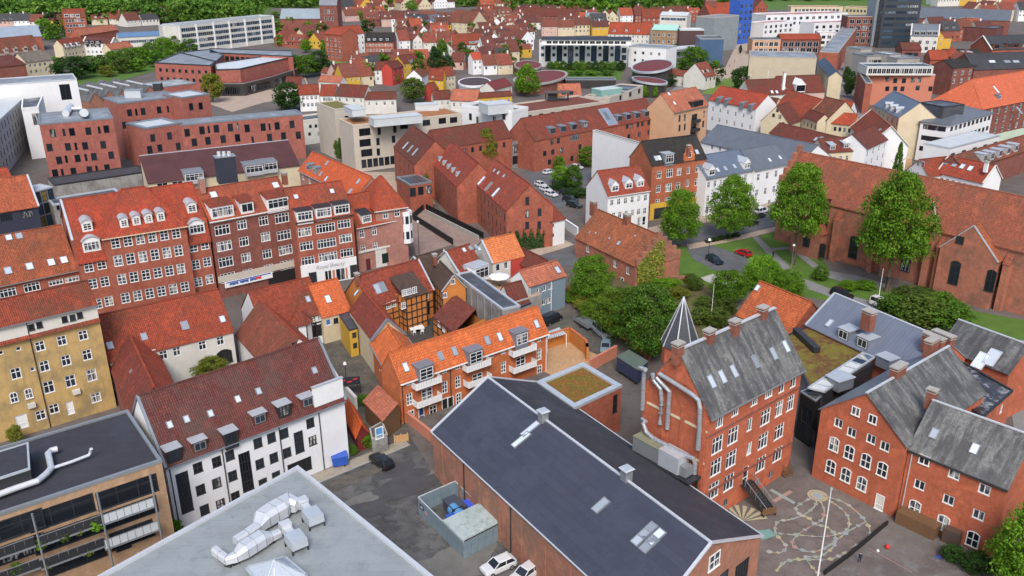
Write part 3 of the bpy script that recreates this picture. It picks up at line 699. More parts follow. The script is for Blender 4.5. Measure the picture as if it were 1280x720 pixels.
# ------------------------------------------------------------------ vehicles
CARM = {}
def car_meshes(style):
    if style in CARM: return CARM[style]
    L,W = {'hatch': (4.1,1.75),'wagon': (4.7,1.8),'van': (4.9,1.9),'suv': (4.5,1.85)}[style]; h = {'hatch': 1.45,'wagon': 1.46,'van': 1.95,'suv': 1.65}[style]
    belt = .92 if style != 'van' else 1.1
    # stations along the length: x, half width, sill z, top z
    st = [(-.5,.36,.42,.62),(-.485,.43,.3,.78),(-.40,.49,.22,belt*.93),(-.22,.5,.2,belt*.98),(0,.5,.2,belt),(.3,.5,.2,belt*1.02),(.44,.48,.22,belt*1.02),(.49,.44,.3,belt*.98),(.5,.38,.42,.7)]
    mb = MB(); rings = []
    for x,hw,z0,z1 in st:
        y = hw*W; zz = (z0+z1)/2
        rings.append([Vector((x*L,s*yy,z)) for s,yy,z in ((1,y*.8,z0),(1,y,z0+.1),(1,y,zz),(1,y*.93,z1-.04),(1,y*.72,z1),(-1,y*.72,z1),(-1,y*.93,z1-.04),(-1,y,zz),(-1,y,z0+.1),(-1,y*.8,z0))])
    for a,b in zip(rings,rings[1:]):
        for k in range(10): mb.face([a[k],a[(k+1) % 10],b[(k+1) % 10],b[k]])
    mb.face(rings[0][::-1]); mb.face(rings[-1])
    body = mb
    g0,g1 = {'hatch': (-.24,.46),'wagon': (-.2,.47),'van': (-.36,.48),'suv': (-.22,.47)}[style]
    r0,r1 = {'hatch': (-.06,.36),'wagon': (-.04,.40),'van': (-.2,.46),'suv': (-.07,.42)}[style]
    gl = MB(); y0,y1 = W*.46,W*.37; zb = belt-.03; zt = h-.06
    bl = [Vector((g0*L,-y0*.92,zb)),Vector((g1*L,-y0*.92,zb)),Vector((g1*L,y0*.92,zb)),Vector((g0*L,y0*.92,zb))]
    tl = [Vector((r0*L,-y1,zt)),Vector((r1*L,-y1,zt)),Vector((r1*L,y1,zt)),Vector((r0*L,y1,zt))]
    for i in range(4): gl.face([bl[i],bl[(i+1) % 4],tl[(i+1) % 4],tl[i]])
    rf = MB(); cx = (r0+r1)/2*L; ex = [Vector((cx+(p.x-cx)*1.02,p.y*1.02,zt)) for p in tl]; tt = [Vector((cx+(p.x-cx)*.86,p.y*.82,h)) for p in tl]
    for i in range(4): rf.face([ex[i],ex[(i+1) % 4],tt[(i+1) % 4],tt[i]])
    rf.face(tt)
    for s in (-1,1):
        for a,b in ((bl[0],tl[0]),(bl[1],tl[1])): rf.beam(Vector((a.x,a.y*-s,a.z)),Vector((b.x,b.y*-s,b.z)),.09,.09)
        rf.beam(Vector(((r0+r1)/2*L,s*y0*.9,zb)),Vector(((r0+r1)/2*L,s*y1,zt)),.1,.07)
    wh = MB(); n = 14; ri = .32
    ring = [[Vector((math.cos(6.2832*k/n)*ri*q,y,math.sin(6.2832*k/n)*ri*q)) for k in range(n)] for q,y in ((1,-.1),(1,.1))]
    for k in range(n): wh.face([ring[0][k],ring[0][(k+1) % n],ring[1][(k+1) % n],ring[1][k]])
    wh.face(ring[0]); wh.face(ring[1][::-1])
    rim = MB()
    for y in (-.115,.115): rim.face([Vector((math.cos(6.2832*k/10)*ri*.62,y,math.sin(6.2832*k/10)*ri*.62)) for k in range(10)])
    hl = MB(); hl.box((0,0,0),(.1,.34,.16)); 
    CARM[style] = (body,gl,rf,wh.mesh('wheel',RUBBER),rim.mesh('rim',ALU),hl,L,W,h); return CARM[style]
PAINT = {}
def paint(c):
    k = tuple(c)
    if k not in PAINT:
        m,t,b = nt('car_paint'); b.inputs['Base Color'].default_value = c4(c); b.inputs['Roughness'].default_value = .28; b.inputs['Coat Weight'].default_value = .6; b.inputs['Metallic'].default_value = .15; PAINT[k] = m
    return PAINT[k]
HEADL = m_plain('headlight',(.7,.7,.7),.2); TAILL = m_plain('tail_light',(.4,.01,.01),.3)
def car(label,loc,to,style='hatch',col=(.7,.7,.7),group=None,name='parked_car',cat='car',lod=True):
    """loc: pixel of the middle on the ground; to: pixel towards which the front points"""
    p = P(*loc); q = P(*to); a = math.atan2(q.y-p.y,q.x-p.x)
    body,gl,rf,wh,rim,hl,L,W,h = car_meshes(style); pm = paint(col); k = (style,tuple(col))
    if k not in CARM: CARM[k] = (body.mesh('body',pm,smooth=True),gl.mesh('glass',CARGL),rf.mesh('car_roof',pm),hl.mesh('headlight',HEADL),hl.mesh('tail_light',TAILL))
    b,g,r,hh,tl = CARM[k]; root = thing(name,label,cat,p,group,rz=a+math.pi)
    def put(nm,me,x=0,y=0,z=0,par=None):
        o = bpy.data.objects.new(nm,me); COL.objects.link(o); o.parent = par or root; o.location = (x,y,z); return o
    put('body',b,0,0,.02); put('glass',g); put('car_roof',r)
    for x in (-.31,.3):
        for s in (-1,1):
            wo = put('wheel',wh,x*L,s*(W/2-.1),.32); put('rim',rim,par=wo)
    for s in (-1,1): put('headlight',hh,-.475*L,s*W*.33,.66); put('tail_light',tl,.478*L,s*W*.34,.78)
    return root

# ------------------------------------------------------------------ people (one skinned body, shared; colours by height)
def person_mat(nm,top,leg,hair=(.05,.03,.02)):
    m,t,b = nt(nm); tc = N(t,'ShaderNodeTexCoord'); sp = N(t,'ShaderNodeSeparateXYZ'); t.links.new(tc.outputs['Object'],sp.inputs[0])
    r = N(t,'ShaderNodeValToRGB'); r.color_ramp.interpolation = 'CONSTANT'; e = r.color_ramp.elements
    e[0].position = 0; e[0].color = c4((.02,.02,.02)); e[1].position = .04; e[1].color = c4(leg)
    for z,c in ((.5,top),(.84,(.5,.3,.22)),(.95,hair)): q = e.new(z); q.color = c4(c)
    d = N(t,'ShaderNodeMath',operation='DIVIDE'); d.inputs[1].default_value = 1.75; t.links.new(sp.outputs[2],d.inputs[0]); t.links.new(d.outputs[0],r.inputs[0]); t.links.new(r.outputs[0],b.inputs['Base Color']); b.inputs['Roughness'].default_value = .8
    return m
def person_body(walk=.2):
    V = [(0,0,.95,.14),(0,0,1.2,.13),(0,0,1.42,.16),(0,0,1.53,.06),(0,.02,1.63,.10),(0,.02,1.72,.085)]
    E = [(0,1),(1,2),(2,3),(3,4),(4,5)]
    for s in (-1,1):
        i = len(V); f = walk*s
        V += [(s*.09,0,.9,.10),(s*.1,f*.5,.5,.065),(s*.1,f-.05,.1,.045),(s*.1,f+.12,.05,.045)]; E += [(0,i),(i,i+1),(i+1,i+2),(i+2,i+3)]
        j = len(V); V += [(s*.19,0,1.42,.06),(s*.25,-f*.4,1.15,.045),(s*.26,-f*.7+.08,.9,.035),(s*.26,-f*.7+.1,.8,.03)]; E += [(2,j),(j,j+1),(j+1,j+2),(j+2,j+3)]
    me = bpy.data.meshes.new('person'); me.from_pydata([v[:3] for v in V],E,[]); o = bpy.data.objects.new('person_source',me); COL.objects.link(o)
    md = o.modifiers.new('s','SKIN'); sk = me.skin_vertices[0].data
    for d,v in zip(sk,V): d.radius = (v[3],v[3])
    sk[0].use_root = True; o.modifiers.new('d','SUBSURF').levels = 1
    dg = bpy.context.evaluated_depsgraph_get(); out = bpy.data.meshes.new_from_object(o.evaluated_get(dg)); bpy.data.objects.remove(o); return out
PB = person_body()
def person(label,loc,top,leg,h=1.72,to=None,group=None):
    p = P(*loc); me = PB.copy(); me.name = 'person'; me.materials.clear(); me.materials.append(person_mat('clothes',top,leg)); o = bpy.data.objects.new('person',me); COL.objects.link(o)
    o.location = p; o.scale = (h/1.75,)*3; q = P(*to) if to else p+Vector((1,0,0)); o.rotation_euler = (0,0,math.atan2(q.y-p.y,q.x-p.x)-math.pi/2)
    return tag(o,label,'person',group)

# ------------------------------------------------------------------ ground helpers
ZI = [0.0]
def sheet(name,pts,z,mat,kind='structure',zpix=0.0):
    ZI[0] += .0004; z += ZI[0] if z else 0; mb = MB(); mb.face([(*P2(u,v,zpix),z) for u,v in pts]); o = mb.build(name,mat); return tag(o,kind=kind)
def wall_run(name,label,pts,h,mat,th=.35,cap=None,cat='wall',z=0.0,zpix=0.0):
    """free-standing wall along pixels of its foot"""
    w_ = [P2(u,v,zpix) for u,v in pts]; root = thing(name,label,cat,(w_[0].x,w_[0].y,z)); mb = MB(); c = MB()
    for a,b in zip(w_,w_[1:]):
        mb.beam((a.x,a.y,z+h/2),(b.x,b.y,z+h/2),th,h); c.beam((a.x,a.y,z+h+.05),(b.x,b.y,z+h+.05),th+.12,.12)
    mb.build('wall_body',mat,root); c.build('coping',cap or mat,root); return root
def gabp(A,B,ze,R,pitch):
    """footprint and rise of a gabled roof: eave ends A, B at height ze, a pixel R on the ridge, slope rise/run"""
    a,b = P2(*A,ze),P2(*B,ze); d = (b-a).normalized(); n = Vector((-d.y,d.x)); lo,hi = .2,25.0
    f = lambda r: (P2(*R,ze+r)-a).dot(n)*pitch-r
    for _ in range(40):
        m = (lo+hi)/2
        if f(m) > 0: lo = m
        else: hi = m
    D = max(2*lo/pitch,3.0); return [a,b,b+n*D,a+n*D],D/2*pitch
def GH(name,label,cat,A,B,ze,R,pitch,wall,**kw):
    poly,r = gabp(A,B,ze,R,pitch); b = Bld(name,label,cat,poly,ze,wall,**kw); b.rise0 = r; return b
def FH(name,label,cat,A,B,ze,depth,wall,**kw):
    return Bld(name,label,cat,rect(A,B,ze,depth),ze,wall,**kw)
def merge(b,into):
    dl = Vector(b.root.location)-Vector(into.root.location)
    for o in list(b.root.children): o.parent = into.root; o.location = Vector(o.location)+dl
    bpy.data.objects.remove(b.root); b.root = into.root
def panel(b,e,s0,s1,z0,z1,off,mat,name,th=.08):
    """flat board on a wall"""
    mb = MB(); p = (b.pt(e,(s0+s1)/2,(z0+z1)/2,off)); d = b.edge(e)[2]; mb.box(p,(abs(s1-s0),th,z1-z0),math.atan2(d.y,d.x)); return mb.build(name,mat,b.root)
def pipe(name,label,path,r,mat,parent=None,cat='pipe',n=10,smooth=True):
    mb = MB(); pts = [Vector(p) for p in path]; mb.tube(pts,r,n)
    o = mb.build(name,mat,parent,smooth=False,org=pts[0] if parent is None else None)
    return o if parent is not None else tag(o,label,cat)
def downpipe(b,e,sx,mat=ZINC if 'ZINC' in globals() else None,z1=None):
    mb = MB(); mb.tube([b.pt(e,sx,b.z0+.05,.1),b.pt(e,sx,(z1 or b.ze)-.1,.1)],.07,6); return mb.build('downpipe',mat,b.root)

# ================================================================== bottom left: balcony apartments
b = FH('apartment_block','tan brick apartment block with glazed balconies and flat black roof','apartment building',(-80,670),(202,577),13,13.5,BR_TAN)
for (u,v,w_,h_) in ((160,615,6.2,2.3),(78,641,6.2,2.3),(13,660,6.0,2.3),(160,642,6.2,2.2),(84,668,6.2,2.2),(16,690,6,2.2),(154,680,1.6,1.6),(95,698,6,2.2),(165,668,4.5,2.2)):
    b.at(0,[(u,v)],w_,h_,'3',fm=DARKM,gm=GLASSD)
b.flat(FELT_K,.25,.3,ALU)
apt = b
for i,(u0,v0,u1,v1,mt) in enumerate(((128,655,193,634,ROOF_P),(131,685,199,664,ROOF_P),(50,684,127,654,DARKM),(52,712,132,682,DARKM),(-45,713,45,683,DARKM),(-45,742,52,711,DARKM))):
    s0,z0 = b.sz(0,u0,v0,1.3); s1,z1 = b.sz(0,u1,v1,1.3); z = (z0+z1)/2
    q = thing  # slab, balustrade panels and rail form one balcony part
    mb = MB(); d = b.edge(0)[2]; rz = math.atan2(d.y,d.x)
    c = b.pt(0,(s0+s1)/2,z,.7); mb.box(c,(s1-s0,1.4,.22),rz); bal = mb.build('balcony',ALU,b.root)
    n_ = 7; me = MB(); wd = (s1-s0)/n_; me.box((0,0,0),(wd-.05,.05,1.0)); pm = me.mesh('balustrade_panel',mt)
    for k in range(n_): inst('balustrade_panel',pm,bal,b.pt(0,s0+wd*(k+.5),z+.62,1.36),rz)
    mb = MB(); mb.beam(b.pt(0,s0,z+1.16,1.36),b.pt(0,s1,z+1.16,1.36),.07,.07); mb.build('handrail',ALU,bal)
for u,v in ((40,642),(121,615),(187,592)):
    sx,z = b.sz(0,u,v,1.4); mb = MB(); mb.beam(b.pt(0,sx,0,1.4),b.pt(0,sx,z,1.4),.16,.16); mb.build('balcony_post',ALU,b.root)
bx = Bld('stair_head','x',None,polypx([(-40,611),(37,586),(35,554),(-40,577)],15.2),15.2,DARKM,z0=13.0); bx.flat(FELT_K,.12,.12,ZINC); merge(bx,apt)
z = 13.7; pp = [P(u,v,z) for u,v in ((-10,621),(20,610),(47,601),(58,592),(64,585),(62,575),(60,567),(64,563),(72,561))]
pipe('ventilation_duct','thick white bent duct across the black flat roof',pp,.33,GALV,cat='duct')
pipe('ventilation_duct','thin white side duct on the black roof with upturned end',[P(66,585,13.6),P(90,577,13.6),P(111,569,13.6),P(113,565,13.9),P(114,561,14.4)],.17,GALV,cat='duct')
pipe('vent_pipe','short white vent pipe beside the thick bent duct',[P(30,604,13.1),P(31,600,13.7),P(35,598,13.8),P(40,597,13.8)],.2,GALV)

# ================================================================== yellow block, left edge
b = GH('apartment_block','ochre rendered old block with white attic band, left edge','apartment building',(-55,420),(120,379),17,(108,352),.75,YELLOW)
b.row(0,50,432.5,104,419.5,3,1.25,1.5).row(0,55.5,457.5,109,444,3,1.25,1.65).row(0,61,484,114.5,469,3,1.4,1.9)
b.at(0,[(20,467)],1.3,1.7).at(0,[(17.5,497.5),(36,492.5)],1.0,1.4,'a').at(0,[(120,497)],1.4,1.6).at(0,[(67.5,511),(51,519)],1.3,1.5).at(0,[(23,436),(1,441),(41,461.5)],.6,.55,'p')
b.at(0,[(88,510)],.95,2.1,'d',gm=WHITE).at(0,[(27.5,527)],1.5,2.2,'d',gm=WHITE)
for u,v in ((39,409),(49,406),(80.5,399),(90.5,397),(99.5,394)): b.at(0,[(u,v)],.75,.95,'p',fm=DKFRAME,flush=True)
b.gable(b.rise0,T_RED,gut=ALU)
L = b.edge(0)[3]; panel(b,0,.02,L-.02,14.75,16.95,.03,OFFWHITE,'attic_band',.1)
for e in (0,):
    for o in [o for o in b.root.children if o.name.startswith('window')]:
        if Vector(o.location).z > 14.5: o.location = Vector(o.location)+Vector((b.edge(0)[2].y,-b.edge(0)[2].x,0))*.07
mb = MB(); mb.slab([[b.pt(0,0,14.35,.5),b.pt(0,L,14.35,.5),b.pt(0,L,14.75,.08),b.pt(0,0,14.75,.08)]],.1); mb.build('cornice_roof',T_RED,b.root)
s,z = b.sz(0,37.5,424); downpipe(b,0,s,DARKM); 
for k,(u,v) in enumerate(((95,489),(39,506))): sx,zz = b.sz(0,u,v); panel(b,0,sx-.5,sx+.5,zz-.35,zz+.35,.25,OFFWHITE,'air_conditioner',.4)
yellow = b
# ================================================================== white house with maroon roof
b = GH('apartment_block','white four storey block with maroon tiled roof and dark stair glazing','apartment building',(206,581),(430,497),9.4,(404,422),1.17,WHITEWALL,fm=DKFRAME)
for r in (((247.5,585),(271,577.5),(287.5,569.5)),((251,612.5),(271,604),(291,595)),((256,637.5),(276,630.5),(294.5,621)),((322.5,554),(339.5,547.5),(355.5,542),(388,529)),((325,580),(342.5,572.5),(359,566),(391,551)),((329,604.5),(345.5,595.5))):
    b.at(0,r,1.15,1.45,'q')
b.at(0,[(231,616),(308,590)],1.5,5.6,'G',fm=DARKM,gm=GLASSD); b.at(0,[(374,553)],1.3,3.2,'G',fm=DARKM,gm=GLASSD).at(0,[(375,584)],3.4,2.0,'V',fm=DARKM,gm=BLACK)
b.gable(b.rise0,T_MAROON,gut=LEAD,og=.05)
b.dormers(0,[(218,569),(289,547),(356,513)],1.7,1.7,'flat',wall=DARKM,roof=ZINC,typ='G',fm=DARKM).dormers(0,[(250,557),(325,523),(385,502)],1.7,1.4,'flat',wall=T_MAROON,roof=ZINC,typ='2',fm=ALU)
b.skylights(0,[(212,531),(233,524),(263,517),(297,499),(323,489),(393,463)],.6,.8)
b.verge(LEAD,.32,.2)
L = b.edge(0)[3]; mb = MB(); mb.box((b.pt(0,L-2.15,10.75,-.16)),(4.3,.36,3.1),math.atan2(b.dir.y,b.dir.x)); mb.build('raised_gable_wall',WHITEWALL,b.root); mb = MB(); mb.box((b.pt(0,L-2.15,12.36,-.16)),(4.5,.5,.12),math.atan2(b.dir.y,b.dir.x)); mb.build('flashing',ZINC,b.root)
for u,v in ((214,600),(279,575),(352,566),(402,555)): s,z = b.sz(0,u,v); downpipe(b,0,s,DARKM)
whiteb = b
# ================================================================== grey flat roof, bottom
k_,l_,r_ = P2(372.5,585,9),P2(131,719,9),P2(537,720,9); e1 = (l_-k_); e2 = (r_-k_)
poly = [k_+e1*1.25,k_+e1*1.25+e2*1.5,k_+e2*1.5,k_]
b = Bld('flat_roofed_building','building with pale grey flat roof carrying silver ducts, bottom of view','building',poly,9,WHITEWALL); b.flat(FELT_G,.35,.35,GALV)
def duct(path,label):
    """rectangular duct: (pixel, width, height) stations"""
    root = thing('air_duct',label,'air duct',P(*path[len(path)//2][0],9.4)); mb = MB(); pr_ = None; rings = []
    pts = [P(*q[0],10.0) for q in path]
    for i,(p,(_,w_,h_)) in enumerate(zip(pts,path)):
        d = (pts[min(i+1,len(pts)-1)]-pts[max(0,i-1)]).normalized(); x = Vector((d.y,-d.x,0)); zc = 9.5
        rings.append([p+x*w_/2+Vector((0,0,zc-10)),p+x*w_/2+Vector((0,0,zc-10+h_*.7)),p+x*w_*.3+Vector((0,0,zc-10+h_)),p-x*w_*.3+Vector((0,0,zc-10+h_)),p-x*w_/2+Vector((0,0,zc-10+h_*.7)),p-x*w_/2+Vector((0,0,zc-10))])
    for a,c in zip(rings,rings[1:]):
        for j in range(6): mb.face([a[j],a[(j+1) % 6],c[(j+1) % 6],c[j]])
    mb.face(rings[0][::-1]); mb.face(rings[-1]); mb.build('casing',GALV,root)
    for i in range(1,len(pts)-1):
        d = (pts[i+1]-pts[i-1]).normalized(); r = rings[i]; c = sum(r,Vector())/6
        se = MB(); se.tube([*(c+(q-c)*1.03 for q in r),c+(r[0]-c)*1.03],.035,4,cap=False); se.build('seam_band',ALU,root); ft = MB(); ft.box((c.x,c.y,9.26),(.7,.25,.5),math.atan2(d.y,d.x)); ft.build('duct_foot',DARKM,root)
    return root
duct([((294,676),.9,.9),((308,668),.95,.95),((321,659),1.0,1.0),((328,650),2.0,1.5),((341,642),2.1,1.6),((352,636),2.1,1.6),((362,629),2.0,1.5),((373,632),1.1,1.2)],'upper wide silver air duct on the pale grey roof')
duct([((268,686),.75,.8),((276,692),.75,.8),((284,698),.8,.8),((294,695),.9,.9),((304,688),1.6,1.3),((315,681),1.6,1.3),((328,673),1.6,1.3),((339,669),.8,.8),((350,664),.7,.7)],'lower silver air duct with elbow on the pale grey roof')
for (u,v,u2,v2,lb) in ((378,629,391,645,'square silver fan unit at end of the upper duct'),(357,659,370,675,'square silver fan unit at end of the lower duct')):
    p,q = P(u,v,10),P(u2,v2,10); a = math.atan2(q.y-p.y,q.x-p.x); root = thing('fan_unit',lb,'fan unit',(q.x,q.y,9.05)); mb = MB(); mb.box((q.x,q.y,10.05),(2.0,1.7,.95),a,taper=.94); mb.build('fan_housing',ZINC,root)
    mb = MB(); mb.box(((p.x+q.x)/2,(p.y+q.y)/2,9.95),(1.6,.8,.7),a); mb.box((p.x,p.y,10.1),(.9,1.1,1.0),a); mb.build('fan_inlet',GALV,root); mb = MB()
    for sx in (-.9,.9):
        for sy in (-.8,.8): mb.box((q.x+sx*math.cos(a)-sy*math.sin(a),q.y+sx*math.sin(a)+sy*math.cos(a),9.32),(.14,.14,.6),a)
    mb.build('fan_leg',DARKM,root)
root = thing('roof_lantern','glazed pyramid rooflight at the bottom of the grey roof','rooflight',P(344,722,9)); pl = polypx([(308,712),(330,741),(384,722),(357,699)],9.35); ap = sum((Vector(p) for p in pl),Vector((0,0)))/4; ap = Vector((ap.x,ap.y,11.0)); mb = MB(); fr = MB()
for i in range(4):
    a,c = Vector((*pl[i],9.55)),Vector((*pl[(i+1) % 4],9.55)); mb.face([a,c,ap]); fr.beam(a,c,.2,.3); fr.beam(a,ap,.13,.13)
    for f in (.25,.5,.75): q = a.lerp(c,f); fr.beam(q,q.lerp(ap,.97-abs(f-.5)),.08,.08)
mb.build('glazing',SKYG,root); fr.build('glazing_bars',ZINC,root)

# ================================================================== the hall with the black felt roof
lb,rb,frn = P2(541,541,6.5),P2(675,480,6.5),P2(951,671,6.5); fl = lb+(frn-rb)
b = Bld('sports_hall','long brown brick hall under a wide black felt roof with sky-tinted left slope','hall',[lb,fl,frn,rb],6.5,BR_WALL)
g = b.edge(1)
for (u,v,w_,h_) in ((892.5,701,1.9,1.9),): b.at(1,[(u,v)],w_,h_,'q',fm=WHITE,flush=True)
b.at(1,[(927,716)],2.6,3.0,'V',fm=DARKM,gm=GLASSD).at(1,[(905,722)],1.6,1.6,'p',fm=DARKM)
b.gable(4.3,FELT_SKY,mback=FELT_K,oe=.2,og=.15,cap=GALV,t=.2).verge(GALV,.32,.2)  # left slope coloured lighter and bluer than the right, painting the sky reflection
mb = MB(); p0_,p1_,p2_,p3_ = [b.poly[i] for i in range(4)]
sl = b.slopes[0]; mb.beam(sl[0]+Vector((0,0,.02)),sl[1]+Vector((0,0,.02)),.14,.12); sl2 = b.slopes[1]; mb.beam(sl2[0]+Vector((0,0,.02)),sl2[1]+Vector((0,0,.02)),.14,.12); mb.build('eaves_trim',GALV,b.root)
b.skylights(0,[(751,632)],.95,1.9,ALU,SKYG).skylights(0,[(801,672),(810,663.5),(811.5,680.5),(820,671.5)],.95,2.0,ALU,SKYG).skylights(0,[(651.5,550),(663,536.5)],.8,2.6,ALU,SKYG)
for i,(u,v) in enumerate(((679,519),(783,592))):
    p = on_plane(u,v+3,Vector(b.ridge[0])+Vector((0,0,.3)),b.slope_frame(0)[3]); a = math.atan2(b.dir.y,b.dir.x); root = thing('roof_ventilator',('square grey roof ventilator on the hall ridge near the long skylight','square grey roof ventilator on the hall ridge beside the short skylight')[i],'ventilator',(p.x,p.y,p.z-.5)); mb = MB(); mb.box((p.x,p.y,p.z+.2),(.95,.95,1.5),a); mb.build('ventilator_shaft',ALU,root); mb = MB(); mb.box((p.x,p.y,p.z+1.02),(1.3,1.3,.16),a,taper=.8); mb.build('ventilator_cap',ZINC,root)
for u,v in ((580,575),(639,640)): s,z = b.sz(0,u,v); downpipe(b,0,s,DARKM)
L = b.edge(0)[3]
for k in range(9): panel(b,0,L*(k+.5)/9-.25,L*(k+.5)/9+.25,.02,6.3,.06,BR_WALL,'pilaster',.14)
hall = b
# ================================================================== sedum-roofed box behind the hall
b = Bld('brick_annex','square brick annex with mossy sedum roof and white rim','annex',polypx([(671,479),(717.5,511.5),(777,483.5),(729,455)],7),7,BR_RED); b.at(1,[(769,505)],1.0,3.0,'h',fm=DARKM); b.flat(SEDUM,.3,.8,ZINC)

# ================================================================== orange terrace with balconies
b = GH('terraced_house','orange brick terrace with new orange roof and white balconies','terrace',(499.5,476.5),(684,414),7,(670,384),1.3,BR_ORANGE)
b.at(0,[(511,477+1),(555.5,463),(572,458),(614,444),(629,439)],.85,.95,'q').at(0,[(674,424)],.8,.95,'q')
b.at(0,[(512,499),(556,484),(572.5,477.5),(629.5,459),(674,443)],1.0,2.0,'g').at(0,[(514,520),(573,498)],1.0,1.9,'g').at(0,[(674,463)],1.0,1.9,'g')
b.at(0,[(534,493),(597,474),(651,453)],1.9,2.0,'D').at(0,[(526.5,517)],1.0,2.1,'d',gm=m_plain('blue_door',(.03,.05,.16),.4)).at(0,[(541,514)],1.3,2,'D').at(0,[(556,505),(563,503)],1.1,2.0,'p',gm=BLACK)
b.gable(b.rise0,T_ORANGE,gut=WHITE,og=.1)
b.dormers(0,[(533,466),(595,446),(652.5,423)],2.5,2.3,'flat',wall=LEAD,roof=LEAD,typ='D').skylights(0,[(507,459),(550.5,445),(568,439),(609,425.5),(624.5,421),(670.5,405)],.75,1.3)
for i,(u0,v0,u1,v1) in enumerate(((520,488,552.5,477),(522,510,553,500),(584,466,614,455),(585.5,485,615,475),(642,447,671,436),(642.5,467,671,457))):
    s0,z0 = b.sz(0,u0,v0,1.3); s1,z1 = b.sz(0,u1,v1,1.3); z = (z0+z1)/2; rz = math.atan2(b.dir.y,b.dir.x); mb = MB(); mb.box(b.pt(0,(s0+s1)/2,z,.68),(s1-s0,1.34,.16),rz); bal = mb.build('balcony',WHITE,b.root)
    W = s1-s0; me = MB(); me.box((0,0,0),(W/10-.06,.04,.9)); pm = me.mesh('baluster_panel',WHITE)
    for k in range(10): inst('baluster_panel',pm,bal,b.pt(0,s0+W*(k+.5)/10,z+.52,1.32),rz)
    for sx in (s0+.02,s1-.02):
        for k in range(4): inst('baluster_panel',pm,bal,b.pt(0,sx,z+.52,.16+.32*k),rz+math.pi/2)
for u in (500.5,): downpipe(b,0,.3,DARKM)
downpipe(b,0,b.edge(0)[3]-.25,WHITE); s,z = b.sz(0,563,480); downpipe(b,0,s,DARKM)
terr = b
b = GH('house','small orange tiled link wing behind the terrace with balconies','house',(465,428),(480,454),5.5,(485,407),.9,BR_ORANGE); b.gable(b.rise0,T_ORANGE,gut=ALU)
b = Bld('shed','lean-to shed with orange tile roof against the terrace gable','shed',polypx([(455,500),(479,524),(499,509),(474,487)],3.4),3.2,WOODB); b.gable(.9,T_PALE,rf=.96,cap=False,oe=.25)
b = Bld('shed','small shed with bright orange roof beside the white block','shed',polypx([(429,508),(446,540),(459,534),(441,503)],3.2),2.7,m_plain('dark_red_boards',(.16,.02,.02),.6)); b.gable(1.3,m_tile('vivid_orange_tile',(.66,.12,.02),(.55,.09,.02),.05,streak=.05),oe=.3)
b = Bld('garden_store','grey walled store with pale blue door and dirty flat roof','shed',polypx([(462,536),(465,549),(484,543),(478,527)],2.6),2.6,GREYW); b.at(1,[(474,541)],1.2,1.8,'d',gm=CYANP); b.flat(DIRT,.1,.15,CONC)

# ================================================================== school with pipes
b = GH('school','red brick school with steel flues on its gable and old slate roof','school',(886,518),(1003,457),15.5,(845,441),1.25,BR_SCHOOL)
X = lambda x,y: (640+x/4,540+y/4)
W1 = [X(1040-0,-98)]
for pts,w_,h_ in (([(900,524+1),(919.5,511),(943.5,498),(961,487.5)],1.35,2.0),([(897,556),(916.5,544.5)],2.0,2.3),([(895,584),(914,574)],2.0,2.3),([(954,551),(974,539.5),(957,521.5)],2.0,2.2),([(892,613),(911,603)],2.0,2.3),([(951,580)],2.0,2.2)): b.at(0,pts,w_,h_,'3')
b.at(0,[(977.5,482.5),(992,476)],1.2,1.9,'2').at(0,[(974,511),(988,504)],1.6,2.2,'3').at(0,[(936.5,561),(937,531)],1.0,1.8,'2').at(0,[(972,568)],2.0,2.1,'3').at(0,[(932,594)],1.1,2.6,'d').at(0,[(907.5,628),(947,603),(963.5,593)],.9,1.1,'2',fm=ALU)
b.gable(b.rise0,SLATE,oe=.45,og=.1,gut=ALU,cap=SLATE)
b.skylights(0,[(889,477),(902.5,471),(917,464),(944,452),(966.5,442),(982,433)],.8,1.5)
b.chimneys([(848,429),(887,413),(919,401),(954,384)],1.15,.85,.95)
mb = MB(); r0_,r1_ = b.ridge; mb.beam(r0_+Vector((0,0,.1)),r1_+Vector((0,0,.1)),.4,.18); mb.build('ridge_flashing',GALV,b.root)
L = b.edge(0)[3]; W_ = b.edge(3)[3]
for z in (4.5,12.5,15.3):
    m_ = MB(); m_.box(b.pt(0,L/2,z,.02),(L+.1,.2,.22),math.atan2(b.dir.y,b.dir.x)); m_.build('string_course',BR_DARK,b.root)
d3 = b.edge(3)[2]
for z in (4.6,9.0,13.2): m_ = MB(); m_.box(b.pt(3,W_/2,z,.03),(W_,.14,.28),math.atan2(d3.y,d3.x)); m_.build('string_course',CREAM,b.root)
for k in range(7):                                                     # stepped blind arches below the gable
    f = (k+.5)/7; zt = 15.7+b.rise0*(1-abs(2*f-1))*.82; m_ = MB(); m_.box(b.pt(3,W_*f,zt-.75,.06),(.42,.16,1.2),math.atan2(d3.y,d3.x)); m_.build('gable_pilaster',BR_SCHOOL,b.root)
for f in (.04,.36,.64,.96): m_ = MB(); m_.box(b.pt(3,W_*f,7.5,.08),(.55,.2,15),math.atan2(d3.y,d3.x)); m_.build('pilaster',BR_SCHOOL,b.root)
G3 = lambda u,v,off=.45: b.pt(3,*b.sz(3,u+(10 if u < 798 else 0),v,off),off)
